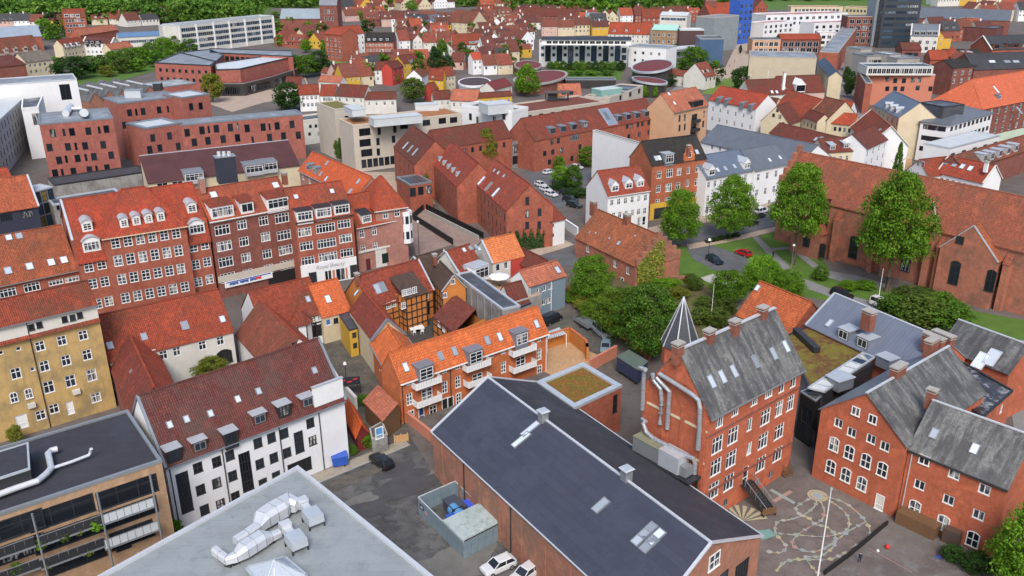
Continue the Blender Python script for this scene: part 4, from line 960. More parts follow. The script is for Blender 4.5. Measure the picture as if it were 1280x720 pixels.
flu = [([(807,462,1.0),(800,460,.55),(795.5,463,.45),(794.5,480,.45),(793,512,.45)],'flue with a bent top furthest left on the school gable'),
       ([(816,467,.5),(817,475,.45),(826,486,.45),(827,500,.45),(825,530,.45)],'second steel flue from the left on the school gable'),
       ([(821,472,.5),(828,480,.45),(837,489,.45),(835.5,510,.45),(834,536,.45)],'third steel flue beside the second on the school gable'),
       ([(824,467,.6),(845,480,.5),(865,493,.5),(873,500,.5),(875,510,.5),(874,540,.5),(872.5,562,.5)],'long slanting steel flue descending the right of the school gable'),
       ([(793,524,.5),(797,527,.9),(804,529,1.0),(808,540,1.0),(817,548,1.0),(832,556,1.0),(850,566,1.0),(867,573,.8),(869,580,.6),(868,592,.5)],'low silver flue running down towards the container at the school')]
for path,lb in flu:
    fl_ = pipe('flue_pipe',lb,[G3(*q) for q in path],.27,m_plain('flue_steel',(.50,.52,.55),.3,.55,.14,1.5),cat='flue',n=12)
    W3 = [G3(*q) for q in path]
    for p0,p1 in zip(W3,W3[1:]):
        Lq = (p1-p0).length
        for k in range(int(Lq/1.1)): q = p0.lerp(p1,(k+.6)/(Lq/1.1)); dq = (p1-p0).normalized()*.05; mb = MB(); mb.tube([q-dq,q+dq],.30,10); mb.build('pipe_band',ALU,fl_)
school = b
s_,z_ = school.sz(3,830,569,1.35); z_ = max(z_,2.0); d_ = school.edge(3)[2]; a = math.atan2(d_.y,d_.x); V3_ = lambda ds,dz,o=1.35: school.pt(3,s_+ds,z_+dz,o)
root = thing('ventilation_plant','grey ventilation plant box beside the school gable','plant box',school.pt(3,s_,0,1.35))
for nm,ds,dz,sz_,m in (('housing',-2.2,0,(4.0,1.7,1.9),ALU),('fan_housing',1.4,.15,(3.0,1.9,2.2),ZINC),('hood',3.4,-.3,(1.0,1.5,1.2),ALU)): mb = MB(); mb.box(V3_(ds,dz),sz_,a,taper=.85 if nm == 'hood' else 1); mb.build(nm,m,root)
mb = MB(); mb.box(V3_(0,-1.15),(9.5,2.3,.18),a); mb.build('deck',DARKM,root); mb = MB(); mb.box(V3_(-2.2,1.0),(4.1,1.8,.1),a); mb.build('housing_lid',m_mottle('mossy_lid',[(.28,.27,.16),(.2,.2,.14)],1.2),root)
for k in range(5):
    for o in (.5,2.2): q = V3_(-4.4+2.2*k,0,o); mb = MB(); mb.box((q.x,q.y,(z_-1.2)/2),(.16,.16,max(.3,z_-1.2)),a); mb.build('support_leg',DARKM,root)
# spire turret
p = P(856,437,14); root = thing('turret','brick turret with steep faceted slate spire and white ribs','turret',(p.x,p.y+3,0)); c = Vector((p.x,p.y+3)); n_ = 8; ring = [c+Vector((math.cos(6.2832*(k+.5)/n_),math.sin(6.2832*(k+.5)/n_)))*2.75 for k in range(n_)]
mb = MB(); mb.prism([tuple(c+(q-c)*.9) for q in ring],0,13.6); mb.build('turret_wall',BR_SCHOOL,root)
lo,hi = 14.,26.
for _ in range(30):
    m = (lo+hi)/2
    q = Vector((c.x,c.y,m))-EYE; v = 360-FPX*q.dot(UP)/q.dot(FW)
    if v > 371: lo = m
    else: hi = m
apx = Vector((c.x,c.y,lo)); mb = MB(); rb_ = MB()
for k in range(n_):
    a,d = Vector((*ring[k],13.5)),Vector((*ring[(k+1) % n_],13.5)); mb.face([a,d,apx]); rb_.beam(a,apx,.13,.13)
mb.build('spire',m_slate('spire_slate',(.075,.085,.10),(.05,.055,.065),la=.05),root); rb_.build('spire_rib',GALV,root)

# ================================================================== right school complex
def gfront(A,B,z,depth):
    a,c = P2(*A,z),P2(*B,z); d = (c-a).normalized(); n = Vector((-d.y,d.x)); return [a+n*depth,a,c,c+n*depth]
b = Bld('school_wing','orange brick gabled school wing with arched white windows','school wing',gfront((1026.5,511),(1132,557),10,20),10,BR_SCHOOL)
Y = lambda x,y: (960+x/8,540+y/8)
b.at(1,[Y(660,130),Y(812,212),Y(980,297),Y(1143,382)],1.35,1.75,'a').at(1,[Y(628,357),Y(778,437),Y(938,525)],1.35,1.75,'a').at(1,[Y(1030,72),Y(1168,145),Y(835,5)],1.2,1.25,'2').at(1,[(1070,514),(1091,524)],1.1,1.2,'2')
b.at(1,[(1048,529)],1.15,1.25,'2')
b.at(1,[(1099.5,628)],1.1,2.2,'d',gm=OFFWHITE)
b.gable(4.5,m_seam('blue_zinc',(.17,.205,.26),.6,.35,.3,.1),mback=SLATE,oe=.3,og=.2,cap=GALV); 
b.chimneys([(1124,457),(1166,424)],2.4,.9,1.2)
wing1 = b
b = GH('school_wing','orange brick school wing with old slate roof facing the playground, right edge','school wing',(1136,562),(1259,612),9.2,(1190,510),1.0,BR_SCHOOL)
Z = lambda x,y: (960+x/4,540+y/4)
b.at(0,[Z(782,140),Z(930,212),Z(1082,288),Z(757,265),Z(902,340),Z(1052,415)],1.25,1.25,'2').at(0,[Z(733,383),Z(875,458),Z(1023,540)],1.4,1.8,'a').at(0,[Z(1168,605)],1.1,1.0,'2')
b.gable(b.rise0,SLATE,oe=.12,gut=DARKM,cap=GALV); b.skylights(0,[(1168,542),(1218.5,561)],.8,1.2).chimneys([(1166,487)],1.0,.8,1.0)
downpipe(b,0,.5,GALV); wing2 = b
panel(b,0,.6,5.2,0,1.7,.9,WOODB,'entrance_porch',1.7); panel(b,0,5.8,7.6,0,1.9,.6,BROWNF,'entrance_hood',1.0)
b = Bld('flat_roofed_block','brick block with wet black flat roof between slate roofs','building',polypx([(1157,475),(1229,522),(1266,489),(1197,450)],8.5),8.5,BR_SCHOOL); b.at(1,[(1252,511)],.9,1.4,'2'); b.flat(ROOF_WET,.2,.2,DARKM)
b = Bld('school_wing','far slate roofed wing behind the wet flat roof','school wing',gabp((1176,432),(1262,466),8,(1211,405),.9)[0],8,BR_SCHOOL); b.gable(gabp((1176,432),(1262,466),8,(1211,405),.9)[1],SLATE,cap=GALV); b.skylights(0,[(1226,451),(1240,447)],1.6,2.6,GALV,SKYG)
b = GH('school_building','long building with blue-grey sheet roof, two dormers and brick chimney','school building',(1009,406),(1092,445),8,(1047,369),.75,BR_SCHOOL)
b.poly[1] = b.poly[0]+(b.poly[1]-b.poly[0])*1.55; b.poly[2] = b.poly[3]+(b.poly[2]-b.poly[3])*1.55
b.gable(b.rise0,m_seam('slate_blue_sheet',(.185,.21,.27),.6,.4,.2,.1),oe=.25,cap=GALV).dormers(0,[(1054,418),(1078,428.5)],2.0,1.7,'flat',wall=LEAD,roof=ZINC,typ='2').skylights(0,[(1037,404)],.8,1.4).chimneys([(1087,389)],1.7,1.2,1.4).verge(ZINC,.3,.15,(0,))
b.chimneys([(1168,420),(1180,417)],3.0,1.0,1.0)
b = Bld('green_roofed_block','low block with brown and yellow sedum roof between school roofs','building',polypx([(980,421),(1012,487),(1081,442),(1009,408)],7.5),7.5,GREYW); b.flat(SEDUM2,.15,.3,DARKM); g0 = b
mb = MB(); a,c = P(1000,409,8.1),P(1027,434,8.1); mb.beam(a+Vector((-1,-1,0)),c+Vector((-1,-1,0)),1.0,.8); mb.build('roof_trough',DARKM,g0.root)
root = thing('glass_link','sloping glazed link roof with white panels beside the sedum roof','glass roof',P(1045,470,7)); pl = [P(1010,485,8.3),P(1030,490,7.9),P(1094,446,8.4),P(1079,441,8.8)]; fr = MB(); n_ = 8; mp_ = MB()
for k in range(n_+1): f = k/n_; fr.beam(pl[0].lerp(pl[3],f),pl[1].lerp(pl[2],f),.14,.18)
for k in range(n_):
    f,g = k/n_+.012,(k+1)/n_-.012; me = MB(); me.face([pl[0].lerp(pl[3],f),pl[1].lerp(pl[2],f),pl[1].lerp(pl[2],g),pl[0].lerp(pl[3],g)]); me.build('glass_pane',ROOF_P if k < 6 else GLASSB,root)
fr.beam(pl[0],pl[3],.2,.3); fr.beam(pl[1],pl[2],.2,.3); fr.build('glazing_bars',ZINC,root); me = MB(); me.prism([tuple(p.xy) for p in pl],0,7.5); me.build('link_wall',DARKM,root)
b = Bld('entrance_block','dark glazed entrance block in the gap between the two schools','building',polypx([(1001,488),(1020,500),(1031,490),(1011,484)],7.4),7.2,BLACK); b.at(0,[(1008,520),(1013,545)],2.0,2.4,'2',fm=DARKM,gm=GLASSD); b.flat(ROOF_D,.1,.15,ALU)
for (A,B_,lb) in (((1042,462),(1058,470),'grey sheet roof box at the lower end of the glass link'),((1105,440),(1118,446),'grey sheet roof box at the upper end of the glass link')):
    p = P(A[0]+8,A[1]+12,8.5) if 'lower' in lb else P(1112,448,8.5); root = thing('roof_box',lb,'roof box',(p.x,p.y,7)); mb = MB(); mb.box((p.x,p.y,8.1),(2.9,2.3,1.6),.5); mb.build('box_body',LEAD,root); mb = MB(); mb.box((p.x,p.y,8.96),(3.2,2.6,.12),.5); mb.build('box_lid',ZINC,root)
b = GH('house','low house with weathered orange tile roof behind the school chimneys','house',(922,392),(985,421),5,(950,352),1.0,BR_RED); b.gable(b.rise0,m_tile('weathered_orange_tile',(.52,.13,.04),(.36,.085,.035),.3),mback=T_BROWN); b.skylights(0,[(947,360)],.8,1.1)
# ================================================================== old courtyard houses, left of centre
b = GH('house','long old house with dark red tile roof and white yard wall','house',(137,452),(291,414),7,(277.5,361),.95,OFFWHITE)
b.at(0,[(190,443),(204.5,444),(221,439.5),(253,432),(275.5,426)],1.2,1.5,'c').at(0,[(241,462)],1.1,1.0,'q').at(0,[(281,447)],2.4,2.0,'a',gm=BLACK,fm=DARKM)
b.gable(b.rise0,m_tile('warm_red_tile',(.36,.065,.03),(.24,.045,.025),.3),oe=.2); b.skylights(0,[(137.5,432),(180,421),(278,399)],.8,1.1).skylights(0,[(231,407)],1.0,1.4).chimneys([(193,401)],.5,.5,.8,z=b.ze+b.rise0*.55)
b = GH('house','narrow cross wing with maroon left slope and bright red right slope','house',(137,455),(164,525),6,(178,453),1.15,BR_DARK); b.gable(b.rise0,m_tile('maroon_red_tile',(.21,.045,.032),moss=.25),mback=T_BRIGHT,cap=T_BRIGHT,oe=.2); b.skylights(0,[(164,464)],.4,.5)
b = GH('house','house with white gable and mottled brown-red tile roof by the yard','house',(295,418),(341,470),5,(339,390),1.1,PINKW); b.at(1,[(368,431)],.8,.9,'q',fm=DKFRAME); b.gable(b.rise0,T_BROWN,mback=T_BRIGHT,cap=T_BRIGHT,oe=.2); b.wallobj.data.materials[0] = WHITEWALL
b = GH('timbered_house','old house with red tile roof, white timbered front and turret bay','house',(328,410),(404,391),5.5,(392,346),.95,WHITEWALL)
b.at(0,[(391.5,398),(399.5,396)],.9,1.2,'g').at(0,[(398,413)],2.0,2.2,'p',gm=BLACK,fm=DARKM); b.gable(b.rise0,T_RED,oe=.2); b.skylights(0,[(385,374)],.7,1.1)
L = b.edge(0)[3]
def timbers(b,e,xs,zs,mat=TIMBER,z0=None,z1=None,braces=()):
    d = b.edge(e)[2]; rz = math.atan2(d.y,d.x); L = b.edge(e)[3]; z0 = b.z0+.1 if z0 is None else z0; z1 = b.ze-.05 if z1 is None else z1
    for x in xs: mb = MB(); mb.box(b.pt(e,x,(z0+z1)/2,.02),(.2,.1,z1-z0),rz); mb.build('timber_post',mat,b.root)
    for z in zs: mb = MB(); mb.box(b.pt(e,L/2,z,.022),(L,.1,.2),rz); mb.build('timber_rail',mat,b.root)
    for x0,za,x1,zb in braces: mb = MB(); mb.beam(b.pt(e,x0,za,.024),b.pt(e,x1,zb,.024),.1,.18); mb.build('timber_brace',mat,b.root)
timbers(b,0,[L-.1,L-1.5,L-2.9,L-4.3],[2.7,4.0,5.3],braces=((L-1.4,2.8,L-.2,3.9),(L-2.8,2.8,L-1.6,3.9)))
p = b.pt(0,b.sz(0,374,400)[0],0,.4); root = b.root; ring = [Vector((p.x,p.y))+Vector((math.cos(6.2832*k/8),math.sin(6.2832*k/8)))*1.9 for k in range(8)]; mb = MB(); mb.prism([tuple(q) for q in ring],0,5.2); tb = mb.build('turret_bay',WHITEWALL,root); mb = MB()
for k in range(8):
    a,c,o = ring[k],ring[(k+1) % 8],Vector((p.x,p.y)); mb.face([(*(o+(a-o)*1.15),5.1),(*(o+(c-o)*1.15),5.1),(p.x,p.y,7.6)])
mb.build('turret_roof',T_RED,tb); mb = MB()
for k in range(8): a = ring[k]; mb.beam((a.x,a.y,.2),(a.x,a.y,5.1),.16,.16)
mb.build('turret_timber',TIMBER,tb)
b = GH('house','plain house with smooth bright orange roof and beige wall','house',(403,397),(438,388),5,(420,349),.95,CREAM); b.at(0,[(410.6,403)],1.0,1.2,'p',gm=m_plain('blue_board',(.06,.17,.40),.6)).at(0,[(420,401),(428,399)],.9,1.1,'2',fm=DKFRAME); b.gable(b.rise0,m_tile('orange_red_tile',(.60,.14,.045),(.5,.11,.038),.12,streak=.14),oe=.15); b.skylights(0,[(410,374)],.9,1.4)
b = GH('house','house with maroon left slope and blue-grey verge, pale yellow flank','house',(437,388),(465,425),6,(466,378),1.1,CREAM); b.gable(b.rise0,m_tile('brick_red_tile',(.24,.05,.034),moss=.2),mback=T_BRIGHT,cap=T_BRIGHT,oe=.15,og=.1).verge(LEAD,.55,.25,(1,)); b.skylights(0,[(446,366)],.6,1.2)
b = Bld('lean_to','small golden yellow house end with dark flat roof','house',polypx([(424,394),(436.5,413),(446.5,410),(436,390)],5),5,YELL2); b.at(1,[(443,419),(444,432)],.8,1.0,'q',fm=DKFRAME); b.flat(ROOF_D,.08,.1,DARKM); b.wallobj['label'] = 'golden yellow rendered wall'
b = GH('timbered_house','orange half-timbered house with red roof around the paved yard','house',(464,385),(541,362),5.5,(500,331),1.0,ORANGEW)
b.at(0,[(485,382),(492,379.5),(533.5,370)],.9,1.2,'g').at(0,[(531,387)],2.2,2.4,'p',gm=BLACK,fm=TIMBER); L = b.edge(0)[3]; timbers(b,0,[L*k/9 for k in range(10)],[2.2,3.4,5.3]); b.gable(b.rise0,m_tile('courtyard_red_tile',(.30,.06,.034),moss=.3),oe=.25,gut=None); b.skylights(0,[(472,361),(478,359)],1.2,1.9).verge(ZINC,.3,.15,(1,)); b.chimneys([(446,342)],.6,.8,.6)
s0,_ = b.sz(0,498,380); s1,_ = b.sz(0,523,372); hw = (s1-s0)
f = Bld('frontispiece','x',None,[b.pt(0,s0,0,-1.2).xy,b.pt(0,s0,0,2.6).xy,b.pt(0,s1,0,2.6).xy,b.pt(0,s1,0,-1.2).xy],6.6,ORANGEW); f.at(1,[(505,366),(511,364.5),(518,362.5)],.95,1.2,'g').at(1,[(504,382)],.95,1.2,'g')
timbers(f,1,[f.edge(1)[3]*k/4 for k in range(5)],[1.2,2.5,3.8,5.1,6.5]); timbers(f,2,[f.edge(2)[3]*k/3 for k in range(4)],[1.2,2.5,3.8,5.1]); timbers(f,0,[f.edge(0)[3]*k/3 for k in range(4)],[1.2,2.5,3.8,5.1])
f.walls(); mb = MB(); q = [f.pt(1,-.3,6.75,.3),f.pt(1,hw+.3,6.75,.3),f.pt(1,hw+.3,9.3,-4.6),f.pt(1,-.3,9.3,-4.6)]; mb.slab([q],.16); mb.build('dormer_roof',m_tile('dark_brown_tile',(.10,.062,.05),moss=.3),f.root); merge(f,b)
DKT = m_tile('dark_brown_old_tile',(.095,.055,.042),(.065,.042,.034),.5)
b = GH('house','dark brown roofed house with white gable and orange timbered flank','house',(537,346),(553,364),6.3,(549,326),1.2,ORANGEW); timbers(b,0,[b.edge(0)[3]*k/5 for k in range(6)],[1.5,3,4.5,6.2]); b.at(1,[(566,352),(556,369)],.8,1.0,'2'); b.gable(b.rise0,DKT,oe=.2).verge(ZINC,.3,.14,(1,)); b.chimneys([(543,318)],.8,.7,.6)
b = GH('house','plain dark brown roof behind the white gabled house','house',(530,345),(565,336),6,(562,311),.9,OFFWHITE); b.gable(b.rise0,DKT,oe=.2).verge(ZINC,.35,.16)
b = GH('house','old red roofed house with flat white box dormer and small rooflights','house',(580,351),(609,341),6,(585,306),.9,OFFWHITE); b.gable(b.rise0,T_RED,oe=.15).verge(ZINC,.4,.18,(0,)); b.dormers(0,[(602.5,340.5)],3.6,2.6,'flat',wall=WHITEWALL,roof=ZINC,typ='3').skylights(0,[(580,312.5),(588,310),(595,308.5),(598.5,311),(581,334.5)],.7,.9)
b = GH('house','red and white walled house with smooth pale orange roof','house',(616,329),(655,320),7,(652.5,290),.95,OFFWHITE); b.at(0,[(622.5,334.5),(632.5,332)],1.0,1.5,'p').at(0,[(633,349)],1.0,1.4,'2'); b.gable(b.rise0,m_tile('pale_orange_tile',(.64,.20,.07),(.54,.155,.055),.12,streak=.14),oe=.15).verge(ZINC,.35,.16,(0,)); L = b.edge(0)[3]; panel(b,0,L*.56,L-.02,1.5,6.8,.03,REDW,'red_wall_panel',.06)
b = GH('house','red walled wing with mottled maroon roof beside the pale orange roof','house',(640,325),(671,341),5.5,(668,318),.8,REDW); b.gable(b.rise0,T_DARK,oe=.15)
b = GH('house','blue-grey rendered house with salmon tile roof and white windows','house',(661,358),(707,344),6.5,(647,340),.8,BLUEW); b.at(0,[(671.5,364),(680,360.5),(688,358),(672,380),(679.6,377.5),(686.5,375.5)],.95,1.25,'2'); b.gable(b.rise0,T_PALE,oe=.25); b.skylights(0,[(697,337.5)],.9,1.4); mb = MB(); W_ = b.edge(3)[3]; q = [b.pt(3,0,0,.03),b.pt(3,W_,0,.03),b.pt(3,W_,6.5,.03),b.pt(3,W_/2,6.5+b.rise0,.03),b.pt(3,0,6.5,.03)]; mb.face(q); mb.build('gable_render',WHITEWALL,b.root); downpipe(b,0,b.edge(0)[3]*.6,WHITE); downpipe(b,0,.2,WHITE)
b = GH('house','little house with white gable and dark red roof below the parasol terrace','house',(641,384),(662,378),4,(650,352),1.2,WHITEWALL); b.at(3,[(629,371)],.7,1.1,'p',fm=DKFRAME); b.gable(b.rise0,T_DARK,oe=.15)
b = FH('warehouse','stained grey concrete walled building with terrace on its roof','building',(569,343.5),(628,388),7,3.4,GREYW); b.flat(ROOF_D,.25,.35,ZINC); conc = b; L = b.edge(0)[3]
for k in range(7): panel(b,0,L*(k+.5)/7-.18,L*(k+.5)/7+.18,.1,6.9,.06,GREYW,'buttress',.16)
b = Bld('low_house','low maroon roofed workshop against the concrete wall','workshop',polypx([(541,397),(566,417),(609,406),(571,376)],3.6),3.6,ORANGEW); timbers(b,0,[b.edge(0)[3]*k/4 for k in range(5)],[1.2,2.6,3.8]); b.at(0,[(549,405),(555,411)],.9,1.1,'g'); b.gable(1.3,m_tile('maroon_yard_tile',(.23,.055,.04),moss=.25),rf=.94,cap=False,oe=.2)
b = FH('flat_roofed_link','low dark blue roofed link between blue house and terrace','building',(632,391),(664,379),4,3,GREYW); b.flat(m_seam('dark_blue_sheet',(.07,.09,.14),.5,.4,.2),.1,.1,DARKM)
# roof terrace furniture
def parasol(label,loc,z,r,h=2.4,mat=WHITEWALL,n=8):
    p = P(*loc,z); root = thing('parasol',label,'parasol',p); mb = MB(); mb.tube([(p.x,p.y,z),(p.x,p.y,z+h)],.04,6); mb.build('pole',ALU,root); mb = MB()
    for k in range(n):
        a0,a1 = 6.2832*k/n,6.2832*(k+1)/n; f = lambda a: Vector((p.x+r*math.cos(a),p.y+r*math.sin(a),z+h-.5)); A,B_ = f(a0),f(a1); T = Vector((p.x,p.y,z+h)); mb.face([A,B_,T]); dn = Vector((0,0,-.18)); mb.face([A+dn,B_+dn,B_,A])
    mb.build('canopy',mat,root); mb = MB(); mb.box((p.x,p.y,z+.06),(.5,.5,.12)); mb.build('foot',DARKM,root)
parasol('white octagonal parasol on the roof terrace by the red wall',(624,357),5.0,2.0)
def table_set(label,loc,z,w_=1.8,d_=.9,a=.4,mat=WHITE,chairs=4):
    p = P(*loc,z); t = thing('garden_table',label,'table',p); mb = MB(); mb.box((p.x,p.y,z+.73),(w_,d_,.05),a); mb.build('table_top',mat,t); R2 = lambda x,y: (p.x+x*math.cos(a)-y*math.sin(a),p.y+x*math.sin(a)+y*math.cos(a))
    for sx in (-1,1):
        for sy in (-1,1): mb = MB(); mb.box((*R2(sx*w_*.45,sy*d_*.42),z+.36),(.06,.06,.72),a); mb.build('leg',mat,t)
    return t,R2
def chair(label,p,a,mat,group):
    c = thing('garden_chair',label,'chair',p,group); mb = MB(); R2 = lambda x,y: (p[0]+x*math.cos(a)-y*math.sin(a),p[1]+x*math.sin(a)+y*math.cos(a)); mb.box((*R2(0,0),p[2]+.45),(.5,.5,.06),a); mb.build('seat',mat,c); mb = MB(); mb.box((*R2(0,-.24),p[2]+.7),(.5,.05,.5),a); mb.build('backrest',mat,c)
    for sx in (-1,1):
        for sy in (-1,1): mb = MB(); mb.box((*R2(sx*.22,sy*.22),p[2]+.22),(.05,.05,.44),a); mb.build('leg',mat,c)
t,R2 = table_set('white garden table in the cobbled timbered yard',(521,414),0,2.6,1.8,.3)
chair('white chair at the left of the white yard table',(*R2(-.7,-1.3),0),.3,WHITE,'chairs round the yard table'); chair('white chair at the right of the white yard table',(*R2(.7,-1.3),0),.3,WHITE,'chairs round the yard table')
t,R2 = table_set('small table on the tan roof terrace beside the parasol',(611,352),5.0,1.4,.9,.2,OFFWHITE)
sheet('terrace_deck',[(592,352),(632,372),(655,362),(618,345)],4.9,SAND,zpix=4.9)
b = FH('terrace_base','pale walled terrace base under the white parasol','building',(596,362),(634,381),4.7,8,GREYW); b.flat(SAND,.1,.2,CONC)

# ================================================================== the long red block
b = GH('apartment_block','red brick block with hipped middle, curved white dormers and many white windows','apartment building',(97,324),(262,296),13,(250,227),.95,BR_RED,gm=GLASSC)
b.at(0,[(111,334),(127,330.5),(116,355),(131,352),(122,380),(136,376.5),(242,309),(256,306),(245,331),(259,327.5),(248,352.5),(262,349)],1.5,1.9,'g')
PR = [(.10,.36)]
b.gable(b.rise0,m_tile('block_red_tile',(.42,.066,.031),(.32,.05,.027),.3,streak=.4),prof=PR,oe=.3,cap=None); b.slopes_low = b.low
sv = b.slopes; b.slopes = [b.low[0]]+sv[1:]; b.dormers(0,[(114.5,307),(246,285.5)],2.9,2.0,'arc',wall=WHITE,roof=ZINC,typ='4'); b.slopes = sv; b.dormers(0,[(109,283),(240,260)],1.7,1.7,'arc',wall=WHITE,roof=ZINC,typ='g'); b.verge(ZINC,.4,.2,(0,))
s1b = b
b = Bld('middle','x',None,gabp((129,297),(232,281),16.5,(170,235),.8)[0],16.5,BR_RED,gm=GLASSC)
b.row(0,144.5,305,220,291,6,1.5,1.9,'g').row(0,148,327,223,312.5,6,1.5,2.1,'g').row(0,152.5,350,226,335,6,1.5,2.0,'g').row(0,157,373,231,358,6,1.5,2.0,'g')
b.gable(gabp((129,297),(232,281),16.5,(170,235),.8)[1],MATS['block_red_tile'],hl=5.0,hr=5.0,gut=CREAM); b.dormers(0,[(155,278.5),(170.5,275.5),(185.5,273),(201,270.5)],1.35,1.6,'arc',wall=WHITE,roof=ZINC,typ='g'); merge(b,s1b)
s1b.chimneys([(251,223)],.9,1.6,1.2,BR_PINK)
b = GH('apartment_block','red-brown brick block with bay windows, white eaves band and flat dormers','apartment building',(262,276),(365,257),16,(355,220),.75,BR_DARK,gm=GLASSC)
b.at(0,[(278,287.5),(280.5,307.5),(282.5,327.5),(285,347),(352.5,272.5),(355,294),(357,312.5),(359,331)],2.9,2.0,'4').at(0,[(302.5,281),(305,302),(307.5,322),(310,342),(329.5,276),(332,296),(334,317.5),(336,336)],1.9,1.9,'3')
b.gable(b.rise0,m_tile('bay_red_tile',(.38,.085,.042),(.28,.065,.036),.25),gut=WHITE); b.dormers(0,[(278,264),(347.5,253.5)],4.4,2.3,'shed',wall=WHITE,roof=T_RED,typ='4',pitch=.3).dormers(0,[(309,259)],2.6,2.2,'shed',wall=WHITE,roof=T_RED,typ='2',pitch=.3).skylights(0,[(267,243.5),(344.5,231.5)],1.2,1.4); b.chimneys([(355,216)],.8,1.4,.8)
L = b.edge(0)[3]; panel(b,0,.02,L-.02,15.4,15.95,.05,OFFWHITE,'eaves_band',.2); panel(b,0,.02,L-.02,3.3,4.6,.05,BEIGE,'stone_band',.15); panel(b,0,L*.6,L-.5,.1,3.0,.04,BLACK,'shop_opening',.08)
s2b = b
b = GH('apartment_block','brick block with three flat dormers above the white shopfront','apartment building',(369,277),(441,266),14,(400,230),.85,BR_RED,gm=GLASSC)
b.at(0,[(381,290),(383,307.5),(385,326),(430,280),(432,298),(433.5,316)],2.7,1.8,'4').at(0,[(407,285),(408.5,304),(410,321)],3.9,1.9,'6'); b.gable(b.rise0,m_tile('shop_red_tile',(.38,.07,.034),(.27,.052,.029),.35,streak=.45),gut=DARKM); b.dormers(0,[(381,269.5),(404.5,265),(427.5,261)],3.2,2.1,'flat',wall=WHITE,roof=DARKM,typ='4').skylights(0,[(370,246),(415,239)],.8,1.0)
s3b = b; L = b.edge(0)[3]; d = b.edge(0)[2]; rz = math.atan2(d.y,d.x)
panel(b,0,.1,L-.05,.05,4.7,.12,WHITEWALL,'shopfront',.2)
for f,w_,m in ((.44,.55,GLASSD),(.5,.55,GLASSD),(.57,.5,SALMON),(.65,.85,GLASSD),(.73,.8,GLASSD),(.8,.4,SALMON),(.93,1.5,DARKM),(.2,1.6,GLASSD)): panel(b,0,L*f-w_/2,L*f+w_/2,.3,2.7 if w_ < 1.5 else 3.0,.2,m,'shop_window',.1)
def text_on(b,e,s,z,txt,size,mat,off,name,label=None,kind_part=True,shear=0.0,extr=.02,align='CENTER'):
    cu = bpy.data.curves.new(name,'FONT'); cu.body = txt; cu.size = size; cu.extrude = extr; cu.align_x = align; cu.align_y = 'CENTER'; cu.shear = shear; cu.materials.append(mat)
    d = b.edge(e)[2]; tmp = bpy.data.objects.new(name,cu); COL.objects.link(tmp); me = bpy.data.meshes.new_from_object(tmp.evaluated_get(bpy.context.evaluated_depsgraph_get())); bpy.data.objects.remove(tmp); o = bpy.data.objects.new(name,me); COL.objects.link(o); o.parent = b.root; o.location = b.pt(e,s,z,off)-root_loc(b.root); o.rotation_euler = (math.pi/2,0,math.atan2(d.y,d.x)); return o
text_on(b,0,L*.52,3.75,'Royal Beauty',1.15,m_plain('pale_lettering',(.33,.33,.36),.5),.24,'shop_lettering',shear=.25)
b = s2b; L = b.edge(0)[3]; sA,zA = b.sz(0,282,366); sB,zB = b.sz(0,341,353); panel(b,0,sA,sB,2.05,3.25,.25,WHITEWALL,'sign_board',.2)
BLUES = m_plain('blue_sign',(.03,.09,.35),.5); REDS = m_plain('red_sign',(.6,.03,.03),.5)
panel(b,0,sA+.3,sB-.3,3.02,3.2,.37,BLUES,'sign_stripe',.04)
for k in range(22):                                                # lettering too far away to read: letter-sized marks
    if k in (6,13): continue
    x = sA+.9+(sB-sA-3.2)*k/22; panel(b,0,x,x+.26,2.42+.1*(k % 3 == 1),2.92,.37,REDS if k > 17 else BLUES,'sign_letter',.04)
# pink corner house
b = GH('apartment_block','pink brick corner block with hipped orange tower roof and white bay','apartment building',(445,284),(509,271),10,(470,238),.8,BR_PINK)
b.at(0,[(452.5,292.5),(468,289),(482.5,286),(497.5,284),(454,311),(469,308),(484,305),(498,302.5)],1.1,1.7,'c'); b.gable(b.rise0,T_BRIGHT,gut=OFFWHITE); b.dormers(0,[(458.5,273)],2.2,1.8,'shed',wall=WHITE,roof=DARKM,typ='4')
L = b.edge(0)[3]; panel(b,0,.05,L-.05,4.2,4.6,.1,OFFWHITE,'string_band',.25); panel(b,0,L*.33,L-.2,.1,4.2,.03,OFFWHITE,'shopfront',.12); panel(b,0,L*.45,L*.88,.8,3.0,.1,m_glass('green_dark_glass',(.012,.035,.03),0),'shop_window',.1); panel(b,0,L*.14,L*.22,.1,2.6,.03,m_plain('brown_door',(.11,.02,.02),.5),'door',.1)
s4 = b
poly,r = gabp((469,262.5),(507.5,257),12.8,(481,220),1.0); b = Bld('tower','x',None,poly,12.8,BR_PINK); b.at(0,[(482,269),(496.5,266.5)],1.2,1.5,'c'); L = b.edge(0)[3]; b.gable(r,T_BRIGHT,hl=L*.46,hr=L*.46,gut=OFFWHITE); merge(b,s4)
mb = MB(); c = P(511.5,299,6.5); c2 = s4.pt(0,s4.edge(0)[3]-.4,0,-.2); ring = [(c2.x+1.5*math.cos(6.2832*k/8),c2.y+1.5*math.sin(6.2832*k/8)) for k in range(8)]; mb.prism(ring,4.4,11.4); bay = mb.build('corner_bay',WHITEWALL,s4.root); mb = MB()
for z in (5.4,8.8):
    for k in range(8):
        a0,a1 = Vector(ring[k]),Vector(ring[(k+1) % 8]); q0,q1 = a0.lerp(a1,.18),a0.lerp(a1,.82); o = (q0+q1)/2-c2.xy; o = o.normalized()*.03; mb.face([(*(q0+o),z),(*(q1+o),z),(*(q1+o),z+1.7),(*(q0+o),z+1.7)])
mb.build('bay_window',GLASS,bay)
